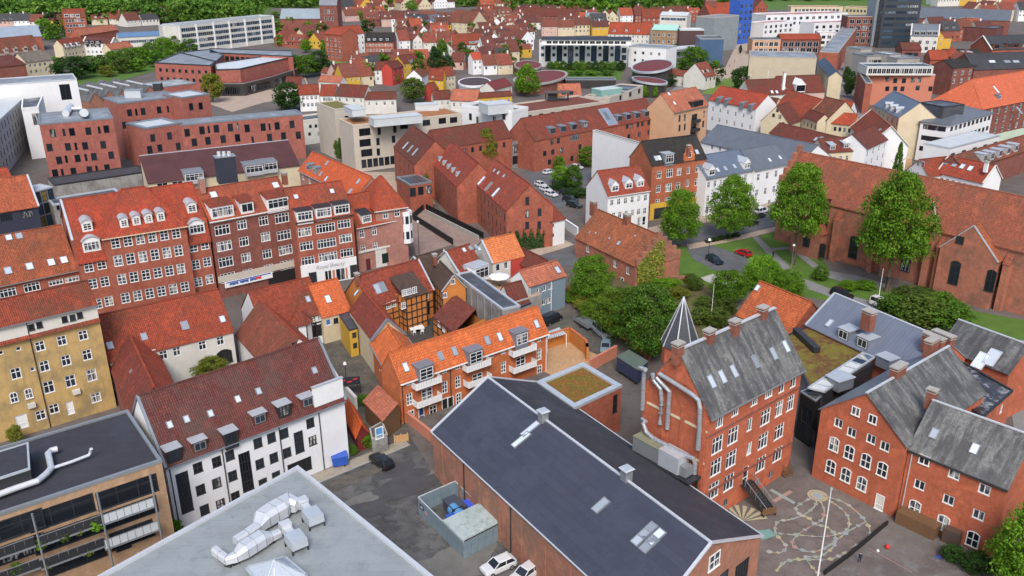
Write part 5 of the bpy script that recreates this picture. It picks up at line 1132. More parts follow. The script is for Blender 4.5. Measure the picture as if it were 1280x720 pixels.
b = GH('apartment_wing','rear wing with broad orange-red roof running back from the pink corner','apartment building',(374,212),(446,246),11,(428,206),1.0,BR_PINK); b.at(0,[(379,221),(387,226)],1.3,1.6,'c'); b.gable(b.rise0,m_tile('wing_orange_tile',(.55,.11,.035),(.47,.09,.03),.1,streak=.12),gut=CONC); b.skylights(0,[(401,217.5),(408,223.5),(409,204),(438,239),(448,227)],.8,1.3).dormers(0,[(385,209),(393,213)],2.0,1.6,'flat',wall=LEAD,roof=LEAD,typ='2')
# building behind with maroon slope
b = GH('rear_building','long building with plain maroon mono slope behind the red block','building',(185,229),(374,206),10,(320,181),.55,CREAM); b.poly[2] = b.poly[1]+(b.poly[2]-b.poly[1])*.62; b.poly[3] = b.poly[0]+(b.poly[3]-b.poly[0])*.62; b.at(0,[(203,231),(222,229)],2.6,1.0,'2'); b.gable(b.rise0,m_mottle('maroon_felt',[(.07,.024,.026),(.095,.034,.034)],.3,.8),rf=.92,cap=ZINC); b.dormers(0,[(243,221),(318,211),(336,208)],4.6,2.2,'flat',wall=ZINC,roof=ALU,typ='4')
p = P(282,224,11); rz = math.atan2(b.dir.y,b.dir.x); root = thing('chimney_stack','dark blue square vent tower with silver cowls on the maroon roof','vent tower',(p.x,p.y,10)); mb = MB(); mb.box((p.x,p.y+1.2,13.2),(4.6,3.0,6.4),rz); mb.build('tower_body',m_plain('navy_cladding',(.03,.034,.055),.6),root)
for k in (-1.2,0,1.2): mb = MB(); mb.tube([(p.x+k,p.y+1.2+k*.1,16.3),(p.x+k,p.y+1.2+k*.1,17.6)],.45,10); mb.build('cowl',GALV,root)
mb = MB(); mb.box((p.x,p.y+1.2,16.5),(4.9,3.3,.25),rz); mb.build('tower_rim',ALU,root)
# left edge roofs
b = GH('apartment_block','long red tile roofed block with four rooflights at the left edge','apartment building',(-30,362),(97,336),10,(40,288),.8,BR_RED); b.at(0,[(70,353),(90,349)],2.4,1.0,'4').at(0,[(10,366),(40,359)],2.6,1.6,'4'); b.gable(b.rise0,m_tile('brown_orange_tile',(.36,.10,.045),(.26,.07,.036),.35),gut=ALU); b.skylights(0,[(10,338.5),(37,333),(64,328),(80,325)],1.1,1.4).skylights(0,[(11,297),(24,295)],1.0,1.2)
b = GH('house','navy walled house with orange-red gable roof, far left edge','house',(-35,270),(47,257),10,(20,221),.8,m_plain('navy_wall',(.03,.035,.06),.6)); b.row(0,8,272,34,268,2,2.4,1.6,'V',fm=DARKM); b.gable(b.rise0,m_tile('soft_red_tile',(.48,.12,.055),moss=.15)); b.verge(ZINC,.4,.18,(1,))
b = GH('house','bright red roof tip behind the navy walled house','house',(-35,232),(15,224),11,(0,211),.8,BR_RED); b.gable(b.rise0,T_BRIGHT)
b = FH('stair_tower','glazed stair tower with yellow and grey panes, left of the red block','tower',(42,240),(66,234),12,5,ALU)
for k in range(4):
    for j in range(3): L = b.edge(0)[3]; b.wins.setdefault(0,[]).append((L*(j+.5)/3,1.8+2.9*k,L/3-.2,2.5,'h',{'gm': [GLASSD,m_glass('amber_glass',(.16,.11,.03),0),GLASSB][(k+j) % 3],'fm': DARKM}))
b.flat(ROOF_P,.2,.25,ZINC)
b = FH('flat_roofed_link','low dark flat roofed link with long glazed front above the red block','building',(66,257),(152,243),9,6,GREYW); b.row(0,75,259,145,248,8,1.7,1.3,'2',fm=ALU,gm=GLASSD); b.flat(ROOF_D,.3,.5,ZINC)
b = FH('flat_roofed_link','second dark flat roof between the modern brick blocks','building',(68,232),(184,215),6,9,GREYW); b.flat(m_mottle('dark_shingle',[(.045,.042,.05),(.07,.066,.075)],.5,.8),.25,.4,DARKM)

# ================================================================== modern red brick blocks, upper left
def modern(label,A,B,z,dp,rows,side=None,top=ROOF_M):
    b = FH('office_block',label,'office building',A,B,z,dp,BR_MOD,fm=DARKM,gm=GLASSD)
    for r in rows: b.at(0,r[0],r[1],r[2],'p')
    if side: b.grid(1,side[0],side[1],1.3,2.2,'p')
    b.flat(top,.35,.5,LEAD); return b
b = modern('modern red brick block with grey flat roof and rooftop duct',(49,156),(141,148),18,18,[([(66,166.5),(90,165),(110.5,164),(133,161.5),(62,184.5),(85,183.5),(106.5,182.5),(129,181),(74,200.5),(97,198),(117.5,196),(139,194),(69,216.5),(92,214.5),(112,212.5),(134,210)],1.5,2.2),([(80,165.5),(124,162.5),(95,183),(83,199),(107.5,197),(78,215.5),(121,211.5)],.7,2.1)],(3,[16,12,8,4]))
root = thing('rooftop_duct','white rooftop duct with round cowl on the modern brick block','duct',P(92,139,18)); mb = MB(); mb.tube([P(82,142,18.9),P(88,133,18.9)],1.0,8); mb.build('duct_body',GALV,root); mb = MB(); mb.tube([P(88,136,18.9),P(102,135,18.9)],.6,8); mb.build('duct_arm',GALV,root); mb = MB(); mb.tube([P(105,141,18.0),P(105,141,20.0)],1.2,10); mb.build('cowl',ZINC,root)
b = modern('modern red brick block behind with white rooftop plant boxes',(148,130),(226,121),18,14,[([(162,141),(179,139.5),(199,137.5),(219,136),(156,156.5),(174,154.5)],1.5,2.2),([(170.5,140.5),(210,136.5)],.7,2.1)])
for i,(u,v,w_) in enumerate(((168,121,5),(198,112,2.5))): p = P(u,v,18.3); root = thing('plant_box',('wide white plant box on the rear modern brick roof','small dark cowl box on the rear modern brick roof')[i],'plant box',p); mb = MB(); mb.box((p.x,p.y,19.3),(w_,3,2.4),.1); mb.build('box_body',(ZINC,DARKM)[i],root); mb = MB(); mb.box((p.x,p.y,20.56),(w_+.3,3.3,.12),.1); mb.build('box_lid',ALU,root)
b = modern('short end block of the modern brick building with pale flat roof',(227,123),(262,118),18.5,12,[([(251,132.5),(239,133.5)],1.5,2.3)],top=ROOF_P)
b = modern('long modern red brick block with narrow grey roof and garden strip',(181,161),(378,143),14,8,[([(191,172.5),(212,170),(234,166),(252.5,163),(270.5,161),(288,159.5),(309,160.5),(329,159),(346.5,157.5),(365,155.5),(243,178),(260,176),(279,174),(297,172.5),(337,172),(354.5,170),(373,169)],1.6,2.4),([(221,169.5),(261,162),(297,158),(337,158.5),(316,175)],.7,2.2)])
b.at(0,[],1,1)
b = FH('office_wing','projecting end of the long brick block with white paved roof','office building',(181,161.5),(228,154),14.6,12,BR_MOD,fm=DARKM,gm=GLASSD); b.at(0,[(191,172.5),(212,170),(187,187),(200,185),(223,183)],1.5,2.2,'p'); b.flat(ROOF_P,.3,1.2,LEAD)
# white modern blocks, left edge
b = FH('office_block','tall white windowless block with grey roof, upper left edge','office building',(-50,110),(96,99.5),20,16,WHITEWALL); b.at(0,[(82,115)],3.4,5.4,'2',fm=DARKM,gm=GLASSD); b.flat(ROOF_M,.3,.4,ROOF_P)
b = Bld('office_block','lower white block with dark sunken roof beside the modern brick','office building',polypx([(27,137),(48,135),(54,121),(28,124)],16),16,WHITEWALL); b.at(0,[(45,149)],1.8,3.6,'p',fm=DARKM,gm=GLASSD); b.flat(ROOF_D,.5,.4,WHITEWALL)
a_,c_ = P2(-30,178,15),P2(29,124,15); d_ = (c_-a_).normalized(); n_ = Vector((-d_.y,d_.x)); b = Bld('office_block','pale grey block with rows of tall dark windows, far left','office building',[a_,c_,c_+n_*14,a_+n_*14],15,m_plaster('pale_grey_render',(.50,.49,.50),.3),fm=DARKM,gm=GLASSD)
b.grid(0,16,[13,9.6,6.2,2.8],1.1,2.2,'p',2.0); b.flat(ROOF_P,.4,.4,ROOF_P)

# ================================================================== three brick gables, centre
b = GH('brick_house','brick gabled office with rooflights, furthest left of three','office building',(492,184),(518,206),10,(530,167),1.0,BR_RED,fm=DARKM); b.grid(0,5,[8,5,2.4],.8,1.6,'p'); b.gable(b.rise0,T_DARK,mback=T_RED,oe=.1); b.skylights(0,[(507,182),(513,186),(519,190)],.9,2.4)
b = GH('brick_house','brick gabled office with five triangular white dormers, middle of three','office building',(541,205),(571,234),9.5,(584,193),1.0,BR_RED,fm=DARKM); b.grid(0,8,[7.6,4.6,1.8],.6,1.5,'p'); b.gable(b.rise0,m_tile('office_red_tile',(.34,.06,.036),moss=.25),oe=.1); b.dormers(0,[(548,200),(553.5,205),(559,209.5),(564.5,214),(570,219)],1.3,.5,'gable',wall=OFFWHITE,roof=LEAD,typ=None,over=.05)
b = GH('brick_house','brick gabled office with ivy on its gable, nearest of three','office building',(594,230),(633,264),9.5,(638,213),1.0,BR_RED,fm=DARKM); b.grid(0,8,[7.6,4.6,1.8],.7,1.7,'p'); b.at(1,[(659,251),(659,267.5),(674.5,265.5),(674,281.5),(659,282)],.9,1.8,'p'); b.gable(b.rise0,m_tile('office_red_tile2',(.36,.07,.04),moss=.25),oe=.1); b.skylights(0,[(602,226),(611,233),(620,240.5)],1.2,2.6).skylights(0,[(618,213),(623,216),(630,220)],.7,.8)
V_ = []; r_ = np.random.default_rng(5)
for k in range(900):
    sx = r_.uniform(.5,b.edge(1)[3]-2.2); zz = r_.uniform(.1,5.0)*(.5+.5*math.sin(sx*1.9)**2); q = b.pt(1,sx,zz,r_.uniform(.05,.3)); s = r_.uniform(.15,.32); a = r_.uniform(0,6.28); x = Vector((math.cos(a),math.sin(a)*.4,math.sin(a*1.7))).normalized()*s; y = Vector((-math.sin(a),.3,math.cos(a))).normalized()*s; V_ += [q-x,q-y,q+x,q+y]
o = bpy.data.objects.new('ivy',quads_mesh('ivy',np.array([tuple(v) for v in V_])-np.array(root_loc(b.root)),r_.uniform(0,1,900),LEAFD)); COL.objects.link(o); o.parent = b.root; o['kind'] = 'stuff'
b = FH('lean_to','white rendered annex with sloping red roof at the ivy gable','house',(688,277),(706,273),6,7,WHITEWALL); b.at(0,[(691,282),(691,294)],.7,.8,'q',fm=DKFRAME); b.gable(3.0,T_RED,rf=.95,cap=False)
b = FH('office_block','flat roofed brick link with shop canopy between the gabled offices','office building',(512,232),(540,228),7,9,BR_RED); b.row(0,516,240,536,237,3,1.6,2.2,'p',fm=DARKM); b.flat(ROOF_D,.3,.4,ALU)

# ================================================================== pale modern block, centre
b = FH('office_block','beige modern block with orange sedum and pale roof boxes','office building',(441,158),(577,143),14,12,BEIGE,fm=DARKM,gm=GLASSD); b.at(0,[(456,165),(456.5,178.5),(458.5,191)],3.6,2.2,'2').at(0,[(474,164),(493.5,161.5),(472.5,177),(492,174),(473,190),(540,167.5)],1.1,2.2,'p').at(0,[(505,157.5),(533,153.5),(553,151),(567,150)],2.6,1.8,'2'); b.row(0,455,204,505,199,8,1.6,2.6,'p'); b.flat(SEDUM3,.4,.5,BEIGE)
bb = b
for (A,B_,z,dp,lb) in (((467,149.5),(528,144),16.3,5,'long pale roof box on the beige block'),((519,131.5),(548.5,130.5),16.0,4,'short pale roof box behind on the beige block')):
    q = FH('roof_box',lb,'roof box',A,B_,z,dp,ROOF_P); q.z0 = 14.0; q.flat(ROOF_P,.1,.2,ZINC)
b = FH('office_block','beige tower end with green edged roof and pale box, left of the beige block','office building',(418,137.5),(445,134.5),16,15,BEIGE,fm=DARKM,gm=GLASSD); b.at(0,[(433.5,150)],1.3,2.6,'p').at(0,[(434,172)],1.3,2.6,'p'); b.flat(m_mottle('mossy_roof',[(.2,.16,.04),(.14,.14,.03)],.4,.9),.3,.4,BEIGE)
q = FH('roof_box','square pale roof box on the beige tower end','roof box',(440,138),(457,136.5),18,9,ROOF_P); q.z0 = 16; q.flat(ROOF_P,.1,.2,ZINC)
b = FH('office_block','white rendered house below the beige tower with dark roof terrace','office building',(379,152),(419,147),8,9,OFFWHITE,fm=DARKM,gm=GLASSD); b.at(0,[(388,158),(395,157.5),(403,156.5),(387,167.5),(399,167)],1.0,1.1,'p'); b.flat(ROOF_D,.5,.4,OFFWHITE)
b = FH('office_block','white modern block with roof terrace and pale roof box','office building',(577,134),(640,142),14,9,WHITEWALL,fm=DARKM,gm=GLASSD); b.at(0,[(588,146),(597,150),(618,150),(630,145)],1.2,2.2,'p'); b.flat(ROOF_D,.9,.4,WHITEWALL)
q = FH('roof_box','pale roof box on the white modern block','roof box',(610,132),(642,129),17,7,ROOF_P); q.z0 = 14; q.flat(ROOF_P,.1,.2,ZINC)
b = FH('office_block','white walled flat block with red-brown sunken roof terrace','office building',(656,142),(757,128),11,16,BEIGE,fm=DARKM,gm=GLASSD); b.row(0,662,147,745,135,7,1.8,1.6,'p'); b.flat(m_mottle('red_brown_roof',[(.2,.05,.03),(.15,.045,.03)],.4),.5,.5,BEIGE)
root = thing('roof_pavilion','black framed roof pavilion on the red-brown roof terrace','pavilion',P(696,125,11)); mb = MB(); p = P(696,126,11)
for sx in (-4,0,4):
    for sy in (-2,2): mb.box((p.x+sx,p.y+sy,12.6),(.25,.25,3)) 
mb.build('pavilion_post',DARKM,root); mb = MB(); mb.box((p.x,p.y,14.15),(9,5,.2)); mb.build('pavilion_roof',BROWNF,root); mb = MB(); mb.box((p.x-1.5,p.y+.5,12.6),(3.4,3.4,2.8)); mb.build('pavilion_core',DARKM,root)
b = FH('office_block','beige block with planted glazed roof terrace behind the brick row','office building',(736,119),(762,122),11,14,BEIGE,fm=DARKM,gm=GLASSD); b.at(0,[(743,124),(754,126)],2.4,1.6,'2'); b.poly[1] = b.poly[1]; b.flat(ROOF_D,.5,.5,BEIGE)
b = FH('office_block','beige flank of the terrace block facing the brick row','office building',(762,124),(804,108),11,10,BEIGE,fm=DARKM,gm=GLASSD); b.at(0,[(776,122),(788,118),(799,114)],2.6,1.8,'2'); b.flat(ROOF_D,.5,.4,BEIGE)
q = FH('roof_house','green glazed roof house on the beige terrace block','roof house',(752,113),(778,110),13.5,6,m_glass('green_glass',(.12,.22,.20),0)); q.z0 = 11; q.flat(ROOF_P,.1,.15,COPPER)
# brick row with dormers
b = GH('brick_row','long brick row with maroon tile roof, dormers and blue-grey lift cap','office building',(668,176),(823,147),9.5,(757,131),.9,BR_RED,fm=DARKM)
b.at(0,[(690,177.5),(698,176),(784,158),(789,157),(797.5,156),(803,155),(811,153.5),(815,153),(786,171),(799,168),(811,165.5),(681,192),(691,190),(702,188),(687,202.5),(702,200),(715,198),(728,195),(725,183.5)],1.3,1.6,'2').at(0,[(719,172)],4.0,1.7,'V',fm=ALU); b.gable(b.rise0,m_tile('row_maroon_tile',(.25,.055,.036),moss=.3),oe=.2); b.dormers(0,[(691,163.5),(704.5,161),(718,158.5),(732,156),(775,148),(786,146),(797.5,144.2),(809,142.2)],2.2,1.7,'shed',wall=LEAD,roof=LEAD,typ='2',pitch=.2)
b.skylights(0,[(760,146)],4.2,6.6,ZINC,m_seam('blue_metal',(.26,.32,.40),.6,.4,.3),'metal_roof_panel').skylights(0,[(758,145)],1.4,3.2,LEAD,LEAD,'roof_hatch')
b = FH('office_block','grey link with glass front and ramp left of the brick row','office building',(640,178),(668,174),8,16,ALU,fm=DARKM,gm=GLASSD); b.row(0,644,186,664,183,3,2.0,2.6,'p').row(0,644,200,664,197,3,2.0,2.6,'p'); b.flat(SLATE_N,.2,.3,ALU)
# brick house behind beige
b = GH('brick_house','dark maroon roofed brick house in front of the white modern block','house',(549,186),(640,172),9.5,(632,150),.9,BR_RED,fm=DARKM); b.row(0,560,192,630,181,8,1.0,1.5,'p'); b.gable(b.rise0,T_DARK,oe=.15)

# ================================================================== street front by the churchyard
b = FH('house','tall blank white firewall block behind the small white house','building',(741,163),(806,182),15.5,1.4,WHITEWALL); b.flat(ROOF_D,.1,.2,OFFWHITE)
b = GH('house','white house with red roof and three gabled dormers','house',(760,245),(812,237.5),10,(772,211),.95,WHITEWALL); b.row(0,765,254,807,247,6,1.0,1.5,'c').row(0,767,270,806,263.5,6,1.0,1.5,'c').at(0,[(775,280),(799,277),(805,276)],1.0,2.2,'d'); b.gable(b.rise0,m_tile('white_house_tile',(.34,.065,.038),moss=.2),oe=.25,gut=OFFWHITE); b.dormers(0,[(769,235),(786.3,231.5),(800.7,229)],2.0,1.5,'gable',wall=WHITEWALL,roof=ZINC,typ='c',over=.08)
b = GH('town_house','orange brick town house with rounded gable and yellow shopfront','house',(815,207),(883,198),14,(836,173),1.0,m_brick('town_house_brick',(.43,.12,.05),(.32,.085,.038),.3))
b.at(0,[(824,218.5),(849,214.5),(872.5,210.5),(823,236),(847.5,232.5),(871,227.5),(822,253.5),(870,245)],1.3,1.9,'c').at(0,[(837,216.5),(835.8,234.5),(835,251.5)],1.9,2.1,'3').at(0,[(860.5,213),(859.5,229),(858.5,246)],.9,1.8,'2'); b.gable(b.rise0,T_BLACK,oe=.2); L = b.edge(0)[3]
panel(b,0,.05,L-.05,.05,4.3,.06,YELL2,'shopfront',.14); panel(b,0,L*.08,L*.4,.2,3.0,.12,GLASSD,'shop_window',.12); panel(b,0,L*.5,L*.8,.2,3.0,.12,GLASSD,'shop_window',.12)
s,z = b.sz(0,861,205); mb = MB(); W_ = 3.2
prof_ = [(-W_/2,13.6),(W_/2,13.6),(W_/2,15.6),(W_*.36,16.0),(W_*.3,17.0),(W_*.14,17.9),(0,18.2),(-W_*.14,17.9),(-W_*.3,17.0),(-W_*.36,16.0),(-W_/2,15.6)]
mb.face([b.pt(0,s+x,z,.12) for x,z in prof_]); mb.face([b.pt(0,s+x,z,-.4) for x,z in prof_][::-1])
for (x0,z0),(x1,z1) in zip(prof_,prof_[1:]+prof_[:1]): mb.face([b.pt(0,s+x0,z0,-.4),b.pt(0,s+x1,z1,-.4),b.pt(0,s+x1,z1,.12),b.pt(0,s+x0,z0,.12)])
gb = mb.build('front_gable',BR_ORANGE,b.root); add_window(gb,b.pt(0,s,15.6,.13),b.edge(0)[2],1.1,1.5,'c',WHITE,GLASS,False,False); b.skylights(0,[(820,198),(824,197.5),(871,190)],.9,1.3); b.dormers(0,[(837,198)],2.6,2.4,'flat',wall=LEAD,roof=ZINC,typ='3'); b.chimneys([(861,182)],.7,.7,1.0)
b = GH('town_house','white town house with blue-grey roof beside the orange brick front','house',(883,222),(942,211),10,(905,190),.8,WHITEWALL); b.row(0,886,231,932,222.5,7,1.0,1.6,'c').row(0,885,248,931,239,7,1.0,1.6,'c').row(0,884,262,930,253,5,1.2,2.0,'2'); b.gable(b.rise0,SLATEB,gut=ALU); b.dormers(0,[(890,215),(934,206.5)],2.2,1.7,'gable',wall=WHITE,roof=ZINC,typ='c',over=.1).skylights(0,[(897,212.5),(906.5,210.5),(918,208)],.9,1.3)
b = GH('town_house','white town house with dark grey seamed roof at the churchyard corner','house',(943,212),(986,203.5),10,(955,183),.75,WHITEWALL); b.row(0,948,222,981,215,4,1.1,1.8,'c').row(0,946,241.5,978,234,4,1.1,1.8,'c').row(0,947,257,975,250,3,1.2,2,'2'); b.gable(b.rise0,SLATE_N,gut=ALU); b.skylights(0,[(962,200),(975,197)],.8,1.2)
b = GH('town_house','rear building with long grey seamed roof behind the white town houses','house',(876,177),(1000,205),8,(940,165),.6,WHITEWALL); b.row(0,890,184,960,200,8,1,1.4,'c'); b.gable(b.rise0,SLATE_N,mback=SLATEB)
b = GH('town_house','peach rendered house with salmon roof, terrace and dark balconies','house',(842,140),(885,130.5),13,(850,113),.95,PEACH,fm=DKFRAME); b.at(0,[(849.5,148),(856,147),(849.5,160),(856,158.5),(880,142.5),(879,155)],1.1,2.2,'p').at(0,[(868,147),(867,158),(866,168)],3.2,2.4,'2',gm=GLASSD); b.gable(b.rise0,T_PALE,gut=ALU); b.skylights(0,[(836,117.5),(843,129)],.9,1.3); L = b.edge(0)[3]
for u,v in ((868,151),(867,162)): s,z = b.sz(0,u,v); panel(b,0,s-1.9,s+1.9,z-.5,z+.5,.7,DARKM,'balcony',1.3)
s,z = b.sz(0,872,132); panel(b,0,s-3.4,s+3.0,13.2,15.0,-.6,GLASSD,'roof_terrace_glazing',1.6)
b = GH('town_house','white house with bright red roof and grey wall dormers','house',(886,124),(945,136),11,(932,113.5),.8,WHITEWALL); b.row(0,891,135.5,939,147.5,6,1.0,1.5,'c').row(0,890,147,937,160,6,1.0,1.5,'c'); b.gable(b.rise0,m_tile('bright_red_far_tile',(.46,.075,.038),moss=.1)); b.dormers(0,[(897,125),(907,127),(926,131.5),(937,134)],1.6,1.4,'shed',wall=LEAD,roof=LEAD,typ=None)

# ================================================================== medieval church
b = GH('church','long medieval red brick church with steep weathered tile roof','church',(975,231),(1330,316),13,(1135,217),1.1,BR_OLD)
b.gable(b.rise0,T_OLD,oe=.4,og=-.4,cap=BR_OLD); ch = b; rz = math.atan2(b.dir.y,b.dir.x)
print('church D',b.D,b.rise0)
W_ = b.edge(3)[3]
for k in range(9):                                               # stepped west gable
    f = (k+.5)/9; h_ = b.rise0*(1-abs(2*f-1)); mb = MB(); q = b.pt(3,W_*f,0,.1); mb.box((q.x,q.y,13+h_/2+.7),(.8,W_/9,h_+1.5),rz); mb.build('gable_step',BR_OLD,b.root)
# front aisle wall with buttresses and arched windows
s0 = b.sz(0,1037,300)[0]; L = b.edge(0)[3]; off = 1.6; mb = MB(); a0,a1 = b.pt(0,s0,0,off).xy,b.pt(0,L,0,off).xy
f = Bld('aisle','x',None,[a0,a1,b.pt(0,L,0,0.02).xy,b.pt(0,s0,0,0.02).xy],11.8,BR_OLD,fm=DARKM,gm=GLASSD)
f.at(0,[(1067,310),(1133,326),(1195,340),(1252,345)],2.0,4.6,'a',name='church_window').at(0,[(1063.5,338)],1.8,2.8,'a',gm=m_plain('ochre_door',(.36,.17,.03),.6),fm=BR_OLD,name='church_door')
f.walls(); mb = MB(); q = [f.pt(0,-.2,11.9,.3),f.pt(0,L-s0,11.9,.3),f.pt(0,L-s0,13.2,-1.4),f.pt(0,-.2,13.2,-1.4)]; mb.slab([q],.2); mb.build('aisle_roof',T_OLD,f.root)
for k,u in enumerate((1042,1090,1108,1160,1175,1225,1262)):
    s = f.sz(0,u,330)[0]; mb = MB(); c = f.pt(0,s,0,.7); mb.box((c.x,c.y,4.6),(1.1,1.5,9.2),rz,taper=1); mb.build('buttress',BR_OLD,f.root); mb = MB(); q = [f.pt(0,s-.65,9.2,1.5),f.pt(0,s+.65,9.2,1.5),f.pt(0,s+.65,11,.0),f.pt(0,s-.65,11,0)]; mb.slab([q],.15); mb.build('buttress_cap',T_OLD,f.root)
merge(f,ch)
def chapel(u0,u1,vb,z,dp,pitch,label_part):
    s0,s1 = ch.sz(0,u0,vb,off)[0],ch.sz(0,u1,vb,off)[0]; n0 = off+dp
    g = Bld('chapel','x',None,[ch.pt(0,s0,0,off-.5).xy,ch.pt(0,s0,0,n0).xy,ch.pt(0,s1,0,n0).xy,ch.pt(0,s1,0,off-.5).xy],z,BR_OLD,fm=DARKM,gm=GLASSD); return g,s1-s0
g,w_ = chapel(1178,1252,330,9.5,2.2,1,''); g.at(1,[(1193,342)],1.9,4.4,'a',name='church_window').at(1,[(1200,300)],1.5,1.5,'q',name='church_window')
g.at(1,[(1238,352)],1.7,4.0,'a',name='church_window')
g.gable(w_*.52,m_tile('chapel_orange_tile',(.44,.12,.05),moss=.3),oe=.2,og=-.1); g.verge(ZINC,.3,.2,(1,)); merge(g,ch)
g,w_ = chapel(998,1034,300,5.5,3.0,1,''); g.at(1,[(1008,303)],1.6,2.0,'a',name='church_window').at(1,[(1028,314)],1.4,3.0,'a',gm=BLACK,name='church_door'); g.gable(w_*.5,T_OLD,oe=.2,og=.0); merge(g,ch)
for u,v,u2,v2 in ((1164,318,1155,375),):
    s = ch.sz(0,u,v,off)[0]; mb = MB(); mb.tube([ch.pt(0,s,.1,off+.15),ch.pt(0,s,11.5,off+.15)],.12,6); mb.build('downpipe',ALU,ch.root)
mb = MB(); q = ch.pt(0,ch.sz(0,1168,265)[0],13.4,.4); mb.tube([P(1167,252,17.5),P(1171,279,13.6)],.12,6); mb.build('downpipe',ZINC,ch.root)
# low brick house with ivied gable
b = GH('brick_house','old low brick house with ivied gable and worn tile roof','house',(719,296),(795.5,332.5),4.5,(780,276),.95,BR_OLD); b.at(0,[(735,311),(769,330),(785,338.5)],1.1,1.6,'2').at(0,[(778,352)],1.0,1.8,'d').at(1,[(810,320),(824,314.5),(813,340)],1.2,1.8,'2'); b.gable(b.rise0,m_tile('worn_orange_tile',(.36,.115,.05),(.25,.08,.04),.35),oe=.3,og=-.35); b.skylights(0,[(773.5,304)],.6,.9).skylights(0,[(737,290.5),(745,291.5),(762,298),(794,295)],.3,.4); b.chimneys([(742,252),(784,268)],1.5,1.0,1.6)
W_ = b.edge(1)[3]; rz1 = math.atan2(b.edge(1)[2].y,b.edge(1)[2].x)
for k in range(9): f_ = (k+.5)/9; h_ = b.rise0*(1-abs(2*f_-1)); mb = MB(); q = b.pt(1,W_*f_,0,-.1); mb.box((q.x,q.y,4.5+h_/2+.2),(W_/9,.55,h_+1.2),rz1); mb.build('gable_step',BR_OLD,b.root)
V_ = []
for k in range(1100):
    sx = r_.uniform(.2,W_*.62); zz = r_.uniform(.2,4.5+b.rise0*.9*(1-abs(2*sx/W_-1))); q = b.pt(1,sx,zz,r_.uniform(.22,.5)); s = r_.uniform(.14,.28); a = r_.uniform(0,6.28); x = Vector((math.cos(a),math.sin(a)*.4,math.sin(a*1.7))).normalized()*s; y = Vector((-math.sin(a),.3,math.cos(a))).normalized()*s; V_ += [q-x,q-y,q+x,q+y]
o = bpy.data.objects.new('ivy',quads_mesh('ivy',np.array([tuple(v) for v in V_])-np.array(root_loc(b.root)),r_.uniform(0,1,1100),LEAFY)); COL.objects.link(o); o.parent = b.root; o['kind'] = 'stuff'
# ================================================================== far buildings
FARK = dict(near=False,fm=DKFRAME,gm=GLASSD)
# --- upper right: old town houses behind the church
b = FH('theatre','big windowless cream block with grey roof, above the maroon roofs','building',(937,71),(1021,73),16,22,m_plaster('stone_cream',(.52,.45,.33),.2)); b.flat(ROOF_M,.3,.4,CONC)
b = GH('house','narrow house with dark blue roof at the end of the cream block','house',(1022,78),(1036,96),10,(1030,72),.8,CREAM,**FARK); b.gable(b.rise0,m_seam('navy_sheet',(.04,.06,.12)))
b = GH('house','long maroon tiled roof house in front of the cream block','house',(977,116),(1031,114),8,(1000,94.5),.9,PINKW,**FARK); b.gable(b.rise0,T_DARK); b.dormers(0,[(1001,110)],4,3,'gable',wall=WHITEWALL,roof=WHITE,typ='c'); b.chimneys([(981,90)],.9,.9,5,WHITEWALL)
b = GH('house','dark maroon roof house left of the one with a white gable dormer','house',(938,119),(980,117),8,(960,99),.9,OFFWHITE,**FARK); b.gable(b.rise0,T_DARK); b.skylights(0,[(965,115),(971,115)],1,1.4)
b = GH('house','house with plain bright orange-red roof below the maroon roofs','house',(966,134),(1004,147),8,(1002,117),.9,CREAM,**FARK); b.gable(b.rise0,T_BRIGHT)
b = GH('house','cream gabled house with maroon roof and four small windows','house',(986,155),(1001,149),7.5,(974,132),1.1,CREAM,near=False,fm=DKFRAME); b.grid(0,3,[4.5],.9,1.3,'q'); b.at(3,[(972,138),(967,144),(975,146),(979,155)],.9,1.2,'q'); b.gable(b.rise0,T_DARK)
b = GH('house','house with brown-red roof behind the curved cream row','house',(1010,143),(1034,150),9,(1035,122),.9,CREAM,**FARK); b.gable(b.rise0,T_BROWN)
b = GH('house','first bend of the curved cream row with maroon roof','house',(1004,145),(1022,152),8.5,(1010,136),.9,CREAM,near=False,fm=DKFRAME); b.grid(0,4,[6.3,3.2],.9,1.4,'q',1.2); b.gable(b.rise0,T_DARK,og=0)
b = GH('house','long part of the curved cream row under a bright red roof','house',(1022,151.5),(1068,156),8,(1050,141),.9,CREAM,near=False,fm=DKFRAME); b.grid(0,7,[6.0,3.0],.9,1.4,'q',1.3); b.gable(b.rise0,T_BRIGHT,og=0)
b = GH('house','house with white gable and orange roof behind the cream row','house',(1038,139),(1060,142),8,(1048,125),1.1,WHITEWALL,**FARK); b.gable(b.rise0,T_BRIGHT); b.dormers(0,[(1048,137)],4.5,2.2,'gable',wall=WHITEWALL,roof=T_BRIGHT,typ='q')
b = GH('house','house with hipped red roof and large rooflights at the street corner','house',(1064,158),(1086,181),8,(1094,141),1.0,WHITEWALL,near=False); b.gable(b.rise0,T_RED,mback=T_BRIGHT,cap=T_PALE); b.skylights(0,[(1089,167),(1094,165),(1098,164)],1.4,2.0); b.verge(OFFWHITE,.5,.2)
b = GH('house','low maroon roofed house running along the grey seamed roofs','house',(962,166),(1040,186),6,(1000,160),.7,CREAM,**FARK); b.gable(b.rise0,T_DARK); b.skylights(0,[(1020,174),(1026,173)],1,1.5)
b = GH('house','cream house with maroon roof just behind the church ridge','house',(1030,190),(1082,187),9,(1055,172),.8,CREAM,near=False); b.grid(0,6,[6.8,3.6],1,1.6,'c'); b.gable(b.rise0,T_DARK); b.dormers(0,[(1041,184),(1058,182),(1071,181)],1.8,1.4,'shed',wall=LEAD,roof=ZINC,typ='c')
